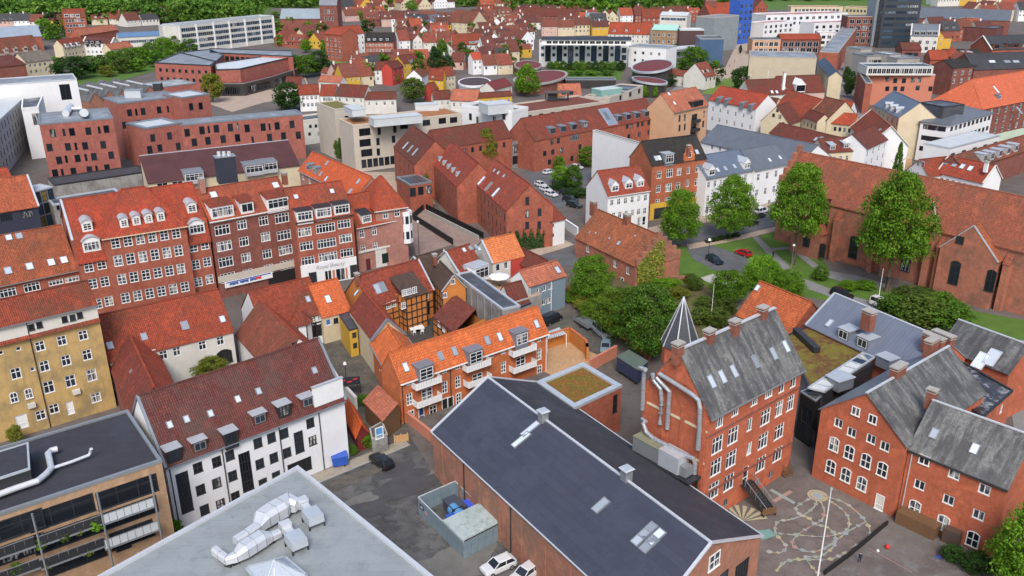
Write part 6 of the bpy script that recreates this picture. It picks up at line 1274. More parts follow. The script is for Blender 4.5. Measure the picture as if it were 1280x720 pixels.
b = FH('house','tall white house end beside the maroon roof behind the church','house',(1083,186),(1109,174),10,9,WHITEWALL,near=False); b.grid(0,4,[8.3,5.4,2.6],1.0,1.6,'c'); b.gable(3.4,T_DARK)
b = GH('town_house','tall cream town house with blue-grey mansard and dormers','house',(1093,131),(1124,147),13,(1133,121),.8,CREAM,near=False); b.grid(0,6,[11,7.6,4.2],1.1,1.9,'c'); b.gable(b.rise0,SLATEB); b.dormers(0,[(1106,132),(1112,135),(1119,138)],1.8,1.6,'arc',wall=ZINC,roof=ZINC,typ='c')
b = GH('town_house','small orange brick town house with black roof and pale dormers','house',(1122,148),(1149,156),10.5,(1140,130),.8,BR_ORANGE,near=False); b.grid(0,3,[8.2,4.8],1.2,1.9,'c'); b.gable(b.rise0,T_BLACK); b.dormers(0,[(1130,146),(1137,148),(1144,150)],1.8,1.4,'flat',wall=ZINC,roof=ZINC,typ='2')
b = Bld('office_block','white modern corner building with ribbon windows and grey hipped roof','office building',polypx([(1151,152),(1187,156.5),(1241,141),(1214,132)],12),12,WHITEWALL,near=False,fm=DARKM,gm=GLASSD)
for z in (10.6,7.2,3.8): b.grid(0,4,[z],2.3,1.5,'2',2.0); b.grid(1,10,[z],1.9,1.5,'p',2.0)
b.walls(); c_ = b.c; mb = MB(); pk = Vector((c_.x,c_.y,15.2)); E_ = [Vector((*q,12.1)) for q in inset(b.poly,-.5)]; mb.slab([[E_[i],E_[(i+1) % 4],pk] for i in range(4)],.2); mb.build('roof',SLATE_N,b.root)
b = FH('plant_room','black flat plant room on the white corner building','plant room',(1180,134),(1206,131),16.5,9,ROOF_D); b.z0 = 12; b.flat(ROOF_D,.2,.3,DARKM)
b = GH('town_house','house with very broad bright orange hipped roof, right edge','house',(1228,136),(1330,116),13.5,(1262,92),.85,BR_DARK,near=False); b.grid(0,12,[11.8,8.6,5.4],1.3,2.0,'c'); b.gable(b.rise0,m_tile('broad_coral_tile',(.62,.15,.07),(.54,.12,.055),.06,streak=.06),hl=7); b.dormers(0,[(1250,121)],2,1.4,'flat',wall=LEAD,roof=LEAD,typ='2').skylights(0,[(1245,112),(1274,138)],1,3); panel(b,0,.1,b.edge(0)[3]-.1,.05,3.8,.1,MINTW,'shop_band',.2)
b = FH('apartment_block','salmon orange block with set back glass penthouse and white rim','apartment building',(1082,93),(1169,94),12.5,14,SALMON,near=False,fm=DARKM); b.at(0,[(1119,101),(1130,101),(1141,100),(1149,100),(1119,111),(1128,111),(1147,110),(1163,111),(1109,99),(1109,111)],1.6,2.0,'2'); b.flat(ROOF_D,.3,.3,ROOF_P)
q = FH('penthouse','glass penthouse storey with white edged roof on the salmon block','penthouse',(1084,84),(1167,84),15.8,11,OFFWHITE,near=False,fm=WHITE,gm=GLASSD); q.z0 = 12.5; q.grid(0,14,[14.2],1.8,2.2,'2'); q.flat(ROOF_D,.4,.4,ROOF_P)
b = FH('shop_block','narrow red brick flank left of the salmon block','building',(1073,90),(1082,104),12,2.5,BR_RED,near=False,fm=DARKM); b.grid(0,5,[10,6.5,3],1.0,1.8,'p'); b.flat(ROOF_D,.3,.3,CONC)
for A,B_,z,dp,m,lb in (((1084,71),(1112,70),13,12,ROOF_D,'black flat roofed block behind the glass penthouse, by the tower'),((1112,69),(1126,68),14,10,ROOF_P,'pale stepped roof block behind the glass penthouse'),((1122,74),(1150,73),13,10,ROOF_M,'grey roofed block right of the pale stepped roof'),((1128,62),(1152,62),11,10,T_DARK,'brick block with maroon roof just below the dark tower'),((1076,62),(1090,61),12,10,ROOF_M,'narrow grey roofed block at the foot of the steel shaft')):
    b = FH('building',lb,'building',A,B_,z,dp,BR_DARK if m is T_DARK else CONC,near=False,fm=DARKM); b.grid(0,4,[z-2.5],2,1.8,'p',2.5); b.gable(3,m) if m is T_DARK else b.flat(m,.5,.5,ALU)
p = P(1182,108,0); root = thing('round_tower','round brick stair tower under the orange conical roof','tower',p); mb = MB(); mb.prism([(p.x+4*math.cos(6.2832*k/14),p.y+4*math.sin(6.2832*k/14)) for k in range(14)],0,14); mb.build('tower_wall',BR_RED,root); mb = MB()
for k in range(14): mb.face([(p.x+4.5*math.cos(6.2832*k/14),p.y+4.5*math.sin(6.2832*k/14),13.8),(p.x+4.5*math.cos(6.2832*(k+1)/14),p.y+4.5*math.sin(6.2832*(k+1)/14),13.8),(p.x,p.y,18.5)])
mb.build('cone_roof',T_BRIGHT,root)
b = FH('brick_block','dark brick block with white windows right of the round tower','building',(1192,86),(1226,83),12,12,BR_DARK,near=False); b.grid(0,4,[10,6.6],1.5,2.0,'3'); b.gable(3.0,T_BLACK,oe=.1)
b = GH('house','house with bright orange roof just behind the round brick tower','house',(1163,74),(1185,74),14,(1174,63),.9,BR_RED,**FARK); b.gable(b.rise0,T_BRIGHT)
b = GH('house','dark slate roof with two white dormers behind the brick block','house',(1183,74),(1228,74),12,(1200,62),.7,BR_DARK,**FARK); b.gable(b.rise0,T_BLACK); b.dormers(0,[(1190,69),(1210,69)],4,3,'flat',wall=WHITE,roof=ZINC,typ='2')
b = GH('house','long dark grey slate roof with white rooflights, right edge','house',(1218,87),(1300,84),11,(1250,66),.7,BR_DARK,**FARK); b.gable(b.rise0,SLATED); b.skylights(0,[(1240,77),(1259,77),(1270,77)],3,1.5)
b = GH('house','slate roofed brick house with white dormers at the far right','house',(1240,62),(1310,60),12,(1270,44),.7,BR_RED,**FARK); b.gable(b.rise0,SLATED); b.dormers(0,[(1246,58),(1262,57),(1270,57),(1278,57)],3,2,'flat',wall=BR_RED,roof=SLATED,typ='2').verge(OFFWHITE,.6,.3,(0,))
b = Bld('tower_block','dark glass tower block rising out of the top edge','tower',rect((1097,60),(1143,60),0,20),46,m_plain('dark_cladding',(.04,.05,.06),.35),near=False,fm=DARKM,gm=GLASSB)
for k in range(12): b.grid(0,3,[3+3.7*k],6.5,1.7,'V',4.6); b.grid(3,3,[3+3.7*k],5.0,1.7,'V',4)
b.flat(ROOF_D,.4,.5,ALU)
b = Bld('tower_podium','pale grey steel stair shaft on the left of the dark tower','tower',rect((1088,58),(1096.5,58),0,16),44,m_plaster('pale_shaft',(.36,.40,.43),.2),near=False); b.flat(ROOF_D,.3,.3,ALU)
b = GH('long_hall','very long maroon brick hall with grey roof and white skylight strip','hall',(1142,22),(1262,26),10,(1200,11),.5,BR_DARK,near=False,fm=WHITE); b.at(0,[(1190,23),(1205,23),(1213,23)],4,1.4,'2'); b.gable(b.rise0,SLATE_N,mback=SHEETW)
b = FH('brick_store','flat dark red warehouse wall below the long maroon hall','warehouse',(1170,32),(1245,36),9,20,m_brick('maroon_brick',(.16,.045,.04)),near=False); b.flat(ROOF_D,.3,.4,DARKM)
b = GH('town_house','white house with grey mansard and four dormers beside the tower','house',(1139,44),(1173,45),10,(1155,30),.9,OFFWHITE,near=False); b.grid(0,4,[6,2.5],2,2.2,'2'); b.gable(b.rise0,SLATE_N); b.dormers(0,[(1146,41.5),(1154,41.5),(1162,41.5),(1169,41.5)],3,2.4,'flat',wall=LEAD,roof=ZINC,typ='2').verge(OFFWHITE,.6,.3)
# --- terraces at the top right
b = FH('apartment_block','long cream yellow apartment row with dark window pairs, top right','apartment building',(989,9),(1054,9),14,14,CREAM,near=False); b.grid(0,12,[11.5],2.2,2.6,'2',4); b.flat(m_mottle('far_red_roof',[(.24,.07,.05),(.18,.05,.04)],.2),.4,.5,CREAM)
b = FH('apartment_block','shorter cream yellow apartment row further right','apartment building',(1055,9),(1100,11),12,14,m_plaster('cream_yellow',(.62,.52,.26),.2),near=False); b.grid(0,9,[9.5],2,2.4,'2',3); b.flat(m_mottle('far_red_roof2',[(.24,.07,.05),(.18,.05,.04)],.2),.4,.5,CREAM)
for i,(A,B_,z,dp,lb) in enumerate((((958,20),(1060,17),13,22,'upper white terraced flats with balconies, top right'),((955,30),(992,27),10,14,'left lower white terraced flats with red trim'),((1018,30),(1068,28),10,16,'right lower white terraced flats with red trim'),((1025,42),(1049,42),8,10,'white conservatory fronted flats with round bay'))):
    b = FH('apartment_block',lb,'apartment building',A,B_,z,dp,WHITEWALL,near=False,fm=ALU); L = b.edge(0)[3]; b.grid(0,max(3,int(L/5)),[z-2.2,z-5.6],2.4,2.0,'2',2.5); b.flat(m_mottle('red_trim_roof',[(.4,.06,.06),(.5,.5,.5)],.1),.5,.8,WHITEWALL)
b = FH('brick_block','low brick row with orange roof strip below the white terraces','building',(976,49),(1027,49),9,12,BR_DARK,near=False); b.grid(0,6,[6,2.5],3,3,'2',3); b.gable(2.5,T_BRIGHT)
b = FH('brick_block','pale pink brick corner block left of the low brick row','building',(941,50),(976,50),9,14,PEACH,near=False); b.grid(0,5,[6.6,2.8],2.4,2.6,'2',2.5); b.flat(ROOF_D,.4,.4,CONC)
b = FH('brick_block','tall maroon brick block with large dark windows by the tower','building',(1060,21),(1097,21),18,14,BR_DARK,near=False); b.grid(0,4,[15,11,7,3],3,2.8,'2',3); b.flat(ROOF_D,.4,.4,CONC)
b = FH('brick_block','receding brick street front left of the narrow street','building',(1048,66),(1072,34),11,9,BR_RED,near=False); b.grid(0,14,[8.5,5,1.8],2,2,'p',2.5); b.flat(ROOF_M,.4,.4,CONC)
# --- culture house, blue box and church with scaffold
b = FH('concert_hall','blue metal clad box with black roof plant by the shopping street','building',(875,49),(905,49),15,16,m_seam('blue_cladding',(.07,.13,.24),1.2,.4,.3),near=False); b.flat(ROOF_D,.6,.4,ALU)
b = FH('concert_hall','dark recessed hall front left of the blue metal box','building',(850,38),(880,38),16,10,m_plain('dark_maroon_front',(.07,.035,.035),.6),near=False); b.flat(ROOF_P,.6,.5,ROOF_P)
b = FH('office_block','grey concrete tower block behind the blue metal box','office building',(894,23),(924,20),20,14,m_plaster('tower_concrete',(.27,.31,.33),.3),near=False); b.flat(ROOF_M,.6,.5,CONC)
b = FH('glass_front_block','low blue windowed block behind the round tree','office building',(833,63),(882,60),8,12,ALU,near=False,fm=ALU,gm=GLASSB); b.grid(0,6,[5.8],4.6,2.2,'2',3.5); b.flat(ROOF_P,.4,.4,ZINC)
b = GH('church','distant red brick church with long orange-red roof','church',(888,20),(936,18),16,(910,3),1.0,BR_DARK,near=False); b.gable(b.rise0,T_BRIGHT)
b = FH('church_tower','tall red brick church tower at the top edge left of the scaffold','tower',(882,0),(896,0),26,10,BR_DARK,near=False); b.flat(ROOF_D,.4,.4,CONC)
b = FH('scaffold','tower wrapped in bright blue scaffold sheeting at the street end','scaffold',(926,0),(942,-1),28,9,m_seam('blue_sheeting',(.04,.12,.50),1.5,.5,0),near=False,fm=ALU,gm=GLASSB); b.grid(0,3,[4,8,12,16,20,24],2.4,2.2,'h',1.6); b.flat(ROOF_D,.2,.2,ALU)
b = FH('civic_building','sandstone building with green copper roofs left of the dark hall','building',(815,37),(846,38),13,12,m_brick('sandstone',(.38,.24,.13)),near=False); b.grid(0,5,[10,6],1.6,2,'2'); b.gable(2.5,COPPER)
b = FH('office_block','white long block with blue window band, above the copper roofs','office building',(825,19),(859,20),13,12,OFFWHITE,near=False,gm=GLASSB); b.grid(0,7,[10.5],4,2,'2',3); b.gable(2.0,ROOF_P)
# --- white apartment row and round roofed houses
b = FH('apartment_block','long white apartment row with tall blue glazed bays and dark roof','apartment building',(674,53),(785,53),13,13,WHITEWALL,near=False,fm=WHITE,gm=GLASSB)
for k,u in enumerate((685,699.3,713.3,727.7,742.3,757.3,772)): b.at(0,[(u,67)],3.1,8.6,'G',fm=DARKM)
for u in (678.3,692.3,706.5,721,735.4,750,765): b.at(0,[(u,60),(u,68.6)],1.7,1.7,'q',fm=DARKM)
b.at(0,[(780,63),(780,72),(780,82)],2.6,2.8,'2',fm=DARKM); b.flat(ROOF_D,.3,.4,OFFWHITE)
q = FH('roof_storey','set back top storey with thirteen windows on the white apartment row','roof storey',(677,49),(789,49.5),16,9,WHITEWALL,near=False,fm=WHITE,gm=GLASSD); q.z0 = 13; q.grid(0,13,[14.4],2.8,1.6,'2',4); q.gable(.8,m_seam('slate_blue_roof',(.05,.055,.075)),oe=.8)
b = FH('apartment_block','plain white flank block right of the white apartment row','apartment building',(786,58),(833,61),11,14,WHITEWALL,near=False,fm=DKFRAME); b.grid(0,4,[8,4],1.3,1.5,'p',4); b.flat(ROOF_M,.4,.4,ZINC)
def round_house(label,u,v,ru,rv,z,skew=0.0,mat=CURV,rim=CONC,wall=None,tilt=0):
    c = P(u,v,z); a = (P(u+ru,v,z)-P(u-ru,v,z)).length/2; bb_ = (P(u,v-rv,z)-P(u,v+rv,z)).length/2; root = thing('round_house',label,'building',(c.x,c.y,0)); n = 28
    R_ = lambda k,s=1.0: Vector((c.x+a*s*math.cos(6.2832*k/n)*math.cos(skew)-bb_*s*math.sin(6.2832*k/n)*math.sin(skew),c.y+a*s*math.cos(6.2832*k/n)*math.sin(skew)+bb_*s*math.sin(6.2832*k/n)*math.cos(skew)))
    zt = lambda p: z+tilt*((p.x-c.x)/a)
    mb = MB()
    for k in range(n): p,q = R_(k,.96),R_(k+1,.96); mb.face([(p.x,p.y,0),(q.x,q.y,0),(q.x,q.y,zt(q)),(p.x,p.y,zt(p))])
    mb.build('wall',wall or BR_DARK,root); mb = MB(); rm = MB()
    for k in range(n):
        p,q = R_(k,.94),R_(k+1,.94); mb.face([(p.x,p.y,zt(p)+.3),(q.x,q.y,zt(q)+.3),(c.x,c.y,z+.9)]); p2,q2 = R_(k,1.02),R_(k+1,1.02)
        rm.face([(p2.x,p2.y,zt(p2)-.4),(q2.x,q2.y,zt(q2)-.4),(q2.x,q2.y,zt(q2)+.5),(p2.x,p2.y,zt(p2)+.5)]); rm.face([(p2.x,p2.y,zt(p2)+.5),(q2.x,q2.y,zt(q2)+.5),(q.x,q.y,zt(q)+.45),(p.x,p.y,zt(p)+.45)])
    mb.build('roof',mat,root); rm.build('roof_rim',rim,root); return root
round_house('small round building with dark red disc roof left of the white row',660,82,17,5.5,4.5)
round_house('larger leaf shaped building with dark red roof and pale rim',676,97,29,9,4.5,skew=-.35)
LIBW = m_seam('dark_glazed_lattice',(.05,.045,.045),1.2,.3,.1)
round_house('curved library with red upswept roof behind the hedge',815,83,25,6.5,8,wall=LIBW,rim=ZINC,tilt=1.6)
round_house('lower curved pavilion with small red roof in front of the library',812,101,22,4,6,wall=LIBW,rim=ZINC,tilt=-.8)
round_house('round white building with dark conical roof in the old town',593,103,20,5.5,6,mat=m_mottle('umber_roof',[(.09,.055,.055),(.07,.045,.045)],.3),wall=WHITEWALL,rim=WHITEWALL)
b = GH('house','house with bright salmon gambrel roof beside the leaf shaped building','house',(699,119),(727,118),7,(712,105),1.2,YELL2,**FARK); b.gable(b.rise0,T_PALE); b.dormers(0,[(705,116),(714,116)],2,1.6,'shed',wall=LEAD,roof=T_PALE,typ='c')
b = FH('greenhouse_canopy','low dark glass canopy in front of the hedge','building',(707,100),(770,100),4,8,LIBW); b.flat(m_seam('green_grey_roof',(.12,.15,.15)),.2,.3,ALU)
# --- upper left landmarks
b = FH('apartment_block','long white balcony slab block with grey roof, upper left','apartment building',(222,33),(342,21),17,14,OFFWHITE,near=False,fm=WHITE,gm=GLASSB); b.grid(0,24,[14.5,11,7.5,4],3.4,2.4,'2',4); b.flat(ROOF_M,1.0,.6,ROOF_P); L = b.edge(0)[3]
for f in (.01,.17,.34,.5,.67,.84,.99): panel(b,0,L*f-.5,L*f+.5,.1,17.2,.3,WHITE,'stair_fin',.6)
b = FH('apartment_block','left end of the white balcony slab with grey roof','apartment building',(203,34),(222,33),15,12,OFFWHITE,near=False,fm=WHITE,gm=GLASSB); b.grid(0,4,[12,8.5,5],3,2.2,'2',3); b.flat(SLATE_N,.6,.6,ROOF_P)
b = FH('pavilion','yellow panelled pavilion with dark pyramid roof by the slab block','building',(268,47),(313,44),6,10,m_plaster('yellow_panels',(.62,.42,.14),.2),near=False); b.grid(0,5,[3],3,3,'2',3); b.gable(3.5,SLATED,hl=6,hr=6)
b = FH('pavilion','yellow and black sports pavilion beside the panelled one','building',(255,51),(267,50),6,6,YELL2,near=False); b.grid(0,2,[3],2,3.5,'p',2.2); b.flat(ROOF_P,.3,.3,ROOF_P)
b = Bld('round_office','dark red brick ring building, left wing with grey flat roof','office building',polypx([(193,79),(263,82.5),(270,77),(225,66)],12),12,BR_MOD,near=False,fm=DARKM,gm=GLASSD); b.grid(0,8,[9,5],1.6,1.6,'p',3); b.flat(ROOF_M,.4,.6,DARKM)
b = Bld('round_office','dark red brick ring building, rear wing along the trees','office building',polypx([(225,66),(270,78),(280,69),(262,62)],12),12,BR_MOD,near=False); b.flat(ROOF_M,.4,.6,DARKM)
b = Bld('round_office','dark red brick ring building, far wing with courtyard windows','office building',polypx([(262,66),(366,71),(366,64),(262,61)],12),12,BR_MOD,near=False,fm=DARKM,gm=GLASSD); b.grid(0,14,[9.5,5.5],2.4,2.4,'p',4); b.flat(ROOF_M,.4,.6,DARKM)
b = Bld('round_office','dark red brick ring building, right wing with white skylight band','office building',polypx([(270,88),(300,87),(335,79),(366,72),(360,66),(330,71),(268,80)],11),11,BR_MOD,near=False); b.flat(SHEETW,.5,.5,DARKM)
b = Bld('market_hall','low curved hall with red roof and dark glass front by the crowd','hall',polypx([(270,105),(305,104.5),(340,96),(372,86),(366,76),(335,84),(300,92),(268,94)],5.5),5.5,LIBW,near=False,fm=DARKM,gm=GLASSD); b.grid(0,6,[2.4],4,3,'V',4); b.grid(1,6,[2.4],4,3,'V',4); b.grid(2,6,[2.4],4,3,'V',4); b.flat(CURV,.25,.4,ALU)
gs = 'saw-tooth factory gables'
a0,a1 = P2(111,127,7),P2(196,116,7); d_ = (a1-a0).normalized(); n_ = Vector((-d_.y,d_.x)); L = (a1-a0).length; w_ = L/5
root = thing('factory','old factory with five brick saw-tooth gables and slate roofs','factory',(*a0,0)); 
for k in range(5):
    p0,p1 = a0+d_*w_*k,a0+d_*w_*(k+1); m_ = (p0+p1)/2; D_ = 34; mb = MB(); mb.face([(*p0,0),(*p1,0),(*p1,6.6),(*m_,10),(*p0,6.6)]); mb.build('gable_wall',BR_WALL,root)
    mb = MB(); q = lambda p,y,z: (*(p+n_*y),z); mb.slab([[q(p0,-.2,6.8),q(m_,-.2,10.2),q(m_,D_,10.2),q(p0,D_,6.8)][::-1],[q(m_,-.2,10.2),q(p1,-.2,6.8),q(p1,D_,6.8),q(m_,D_,10.2)][::-1]],.2); mb.build('roof',SLATE,root); mb = MB(); mb.beam(Vector(q(m_,6,10.3)),Vector(q(m_,20,10.3)),.8,.5); mb.build('ridge_light',SHEETW,root)
mb = MB(); mb.face([(*(a0+n_*34),0),(*a0,0),(*a0,6.6),(*(a0+n_*34),6.6)]); mb.face([(*a1,0),(*(a1+n_*34),0),(*(a1+n_*34),6.6),(*a1,6.6)]); mb.build('side_wall',BR_WALL,root)
b = FH('flat_hall','grey flat roofed hall with white wet patches behind the factory','hall',(196,110),(245,104),9,16,BR_MOD,near=False); b.flat(m_mottle('patchy_roof',[(.16,.18,.2),(.6,.62,.64),(.25,.27,.3)],.12),.3,.4,ALU)
b = GH('mansion','distant tall red brick house with white window rows, top left','house',(78,22),(107,21),14,(90,11),.9,BR_RED,near=False); b.grid(0,6,[11.5,8,4.5],2,2,'2',2.5); b.gable(b.rise0,T_RED); b.dormers(0,[(83,19.5),(90,19.5),(97,19.5)],3,2,'flat',wall=WHITE,roof=ZINC,typ='2')
b = GH('house','cream gabled end house with red roof on the white terrace','house',(78,57),(105,53),9,(88,48),.9,CREAM,near=False); b.grid(0,6,[7,3.6],1.2,1.6,'2',2); b.gable(b.rise0,T_RED); b.dormers(0,[(84,56),(91,55),(98,54)],2.2,1.6,'flat',wall=WHITE,roof=T_RED,typ='2')
b = GH('house','white terrace with dark roof next to the cream gabled house','house',(104,53),(139,54),9,(120,46.5),.9,WHITEWALL,near=False); b.grid(0,6,[7,3.6],1.4,1.6,'2',2.5); b.gable(b.rise0,T_MAROON); b.dormers(0,[(108,53),(115,53),(122,53)],2.6,1.8,'flat',wall=SLATED,roof=SLATED,typ='2').verge(OFFWHITE,.8,.4)
b = GH('house','cream house with coral roof right of the white terrace','house',(138,62),(166,58),8,(150,53),.9,CREAM,near=False); b.grid(0,4,[6,3],1.2,1.6,'2',2); b.gable(b.rise0,T_PALE)
b = GH('house','long coral roof behind the white terrace','house',(100,44),(148,37),9,(130,32),.8,BR_RED,near=False); b.gable(b.rise0,T_PALE); b.grid(0,8,[6],1.5,1.8,'2',2)
b = FH('swimming_hall','long building with blue barrel roof left of the slab block','hall',(148,47),(205,44),7,12,OFFWHITE,near=False,gm=GLASSB); b.grid(0,10,[4],3,2,'2',3); b.gable(2.2,m_seam('blue_roof',(.16,.28,.45)),rf=.5)
b = GH('warehouse','large shed with pale blue-grey roof at the left edge','warehouse',(-20,49),(52,45),9,(20,33),.5,BR_RED,near=False); b.gable(b.rise0,m_seam('pale_blue_sheet',(.38,.45,.52)))
b = GH('apartment_block','long pinkish brick apartment row with maroon roof, left edge','apartment building',(-25,68),(52,60),12,(20,46),.9,PINKW,near=False); b.grid(0,12,[9.5,6,2.8],1.6,1.8,'2',2); b.gable(b.rise0,T_BROWN); b.dormers(0,[(8,63),(20,62),(32,61),(44,59.5)],2.2,2,'gable',wall=PINKW,roof=T_BROWN,typ='2')
b = GH('house','dark red hipped roof house in front of the pinkish row','house',(-10,84),(32,80),9,(15,69),.9,BR_DARK,near=False); b.gable(b.rise0,T_MAROON,hr=4)
b = GH('house','cream house with grey tiled roof right of the dark hipped roof','house',(32,78),(66,74),8,(48,64),.7,CREAM,near=False); b.grid(0,5,[6,3],1.2,1.6,'2',2); b.gable(b.rise0,m_tile('grey_brown_tile',(.22,.19,.16)))
# --- named old-town houses
def oldh(label,A,B,ze,R,pitch,wall,roof,cols=4,zs=None,typ='c',dorm=None,**kw):
    b = GH('house',label,'house',A,B,ze,R,pitch,wall,near=False,**kw); b.grid(0,cols,zs or ([ze-1.6,ze-4.4] if ze > 6 else [ze-1.8]),1.1,1.5,typ,1.5); b.gable(b.rise0,roof)
    if dorm: b.dormers(0,dorm,1.8,1.5,'shed',wall=LEAD,roof=roof,typ='c')
    return b
oldh('tall white flats with orange roof and brick end, upper middle',(427,44),(455,41),14,(440,32),.9,WHITEWALL,T_BRIGHT,5,[11.5,8.4,5.3,2.3],'2')
b = FH('apartment_block','brick flats with blue-white bays joined to the white flats','apartment building',(405,42),(427,44),15,12,BR_RED,near=False); b.grid(0,4,[12,9,6,3],1.6,1.6,'2',2.4); b.gable(3,T_BRIGHT)
oldh('red brick row with black roof and white dormers, upper middle',(456,52),(492,52),9,(470,41),.9,BR_RED,T_BLACK,9,[7,4],dorm=[(461,49),(468,49),(476,49),(484,49)])
b = GH('church','distant church with blue-grey roof, top middle','church',(350,23),(400,23),11,(375,11),1.0,BR_DARK,near=False); b.gable(b.rise0,m_seam('church_blue',(.30,.36,.40)))
b = FH('church_tower','square brick tower of the distant blue roofed church','tower',(399,6),(421,6),21,12,BR_DARK,near=False); b.grid(0,3,[16,11],1.5,3,'h',4); b.gable(9,SLATE_N)
oldh('golden yellow house with two white chimneys by the round white building',(555,95),(569,93),7,(548,85),1.0,CREAM,T_RED,3); 
b = oldh('red gabled little house below the golden yellow one',(540,112),(548,110),5,(536,104),1.2,REDW,T_RED,1)
b = FH('house','golden yellow gable wall of the house with white chimneys','house',(536,97),(554,98),7,3,YELL2,near=False); b.at(0,[(541,97),(548,103)],1,1.2,'q'); b.gable(4.0,T_RED,hl=0)
oldh('bright red house in a row with the yellow one',(490,86),(504,82),8,(494,76),.9,REDW,T_DARK,3)
oldh('bright yellow house with dark red roof and white dormer',(504,79),(524,76),8,(510,68),.9,YELL2,T_DARK,3,dorm=[(514,76)])
oldh('white gabled house left of the bright red one',(468,87),(489,87),7,(478,77),.9,WHITEWALL,T_DARK,3)
oldh('white house with bright red roof among dark trees',(591,74),(603,73),8,(593,66),1.1,WHITEWALL,m_tile('vivid_red_far',(.56,.09,.05),moss=.05),2)
oldh('white house with dark roof left of the brick house, upper middle',(489,23),(505,23),10,(495,14),.9,WHITEWALL,T_DARK,4,[8,4.6])
oldh('dark brick house with slate roof right of a white house, upper middle',(505,26),(529,27),9,(515,17.5),.9,BR_DARK,SLATED,6,[7,4])
oldh('long white blank walled house, upper middle',(530,27),(555,24),9,(545,18),.7,WHITEWALL,SLATE_N,1)
oldh('long orange roofed house with six small blue dormers',(566,56),(604,55),7,(585,42),.9,OFFWHITE,T_RED,6,dorm=[(588,53),(592,52.5),(596,52),(600,51.5),(604,51)])
oldh('big house with long maroon roof and cream gable, upper middle',(560,27),(590,29),9,(575,13),.9,CREAM,T_BROWN,5)
oldh('long brick row with maroon roof and dormers, upper middle right',(640,18),(716,21),9,(680,10),.9,BR_RED,T_DARK,14)
oldh('pale yellow house with blue-grey roof before the woodland',(732,24),(751,24),8,(742,16),.9,CREAM,m_seam('blue_grey_far',(.24,.29,.33)),3)
oldh('long bright orange roofed house behind the white apartment row',(760,42),(812,43),9,(785,28),.8,OFFWHITE,T_BRIGHT,9,dorm=[(768,38),(783,38),(798,38)])
oldh('coral roofed brick house at the far right of the old town',(803,22),(826,22),9,(815,11),.9,BR_RED,T_RED,4)
oldh('white row house end with red roof behind the beige tower',(374,118),(399,117),7,(388,106),.95,WHITEWALL,T_RED,4,dorm=None)
oldh('white row house with black upper windows behind the beige tower',(400,119),(419,119),7,(410,106),.95,WHITEWALL,T_RED,4)
oldh('dark red roofed row house behind the beige tower',(420,119),(455,121),7,(440,106),.95,OFFWHITE,T_DARK,4)
oldh('maroon roofed house left of the white row houses',(356,109),(376,109),6,(366,96),.9,OFFWHITE,T_DARK,3)
oldh('coral patched roof house behind the white row houses',(398,101),(425,103),6,(410,95),.8,OFFWHITE,T_PALE,3)
oldh('low maroon roofed houses by the orange sedum block',(456,124),(495,123),6,(470,115),.8,OFFWHITE,T_DARK,4)
oldh('salmon sheet roofed house below the round white building',(563,125),(596,126),5,(580,112),.8,OFFWHITE,T_PALE,4)
oldh('maroon roofed house left of the salmon sheet roof',(542,124),(564,123),5,(555,113),.8,OFFWHITE,T_DARK,3)
oldh('maroon roofed house right of the salmon sheet roof',(598,122),(640,119),6,(620,115),.8,YELL2,T_DARK,4)
oldh('curved dark red roofed house right of the round white building',(618,112),(640,106),6,(630,98),.7,OFFWHITE,CURV,2)
# --- rows of old-town houses
F_DARK = m_tile('far_dark_red_tile',(.19,.058,.045),moss=.3); F_MAROON = m_tile('far_maroon_tile',(.14,.048,.042)); F_RED = m_tile('far_red_tile',(.30,.078,.052)); F_BROWN = m_tile('far_brown_red_tile',(.24,.075,.052)); F_BRIGHT = m_tile('far_bright_red_tile',(.44,.10,.052),moss=.15)
ORD = ['first','second','third','fourth','fifth','sixth','seventh','eighth','ninth','tenth','eleventh','twelfth','thirteenth','fourteenth','fifteenth']
WCOL = [('white',WHITEWALL),('cream',CREAM),('off-white',OFFWHITE),('red brick',BR_RED),('pale pink',PINKW),('yellow',YELL2),('brown brick',BR_DARK),('white',WHITEWALL),('cream',CREAM)]
RCOL = [('dark red',F_DARK),('maroon',F_MAROON),('red',F_RED),('brown-red',F_BROWN),('dark red',F_DARK),('brown-red',F_BROWN),('bright red',F_BRIGHT),('red',F_RED),('maroon',F_MAROON),('dark red',F_DARK),('brown-red',F_BROWN),('slate',SLATED)]
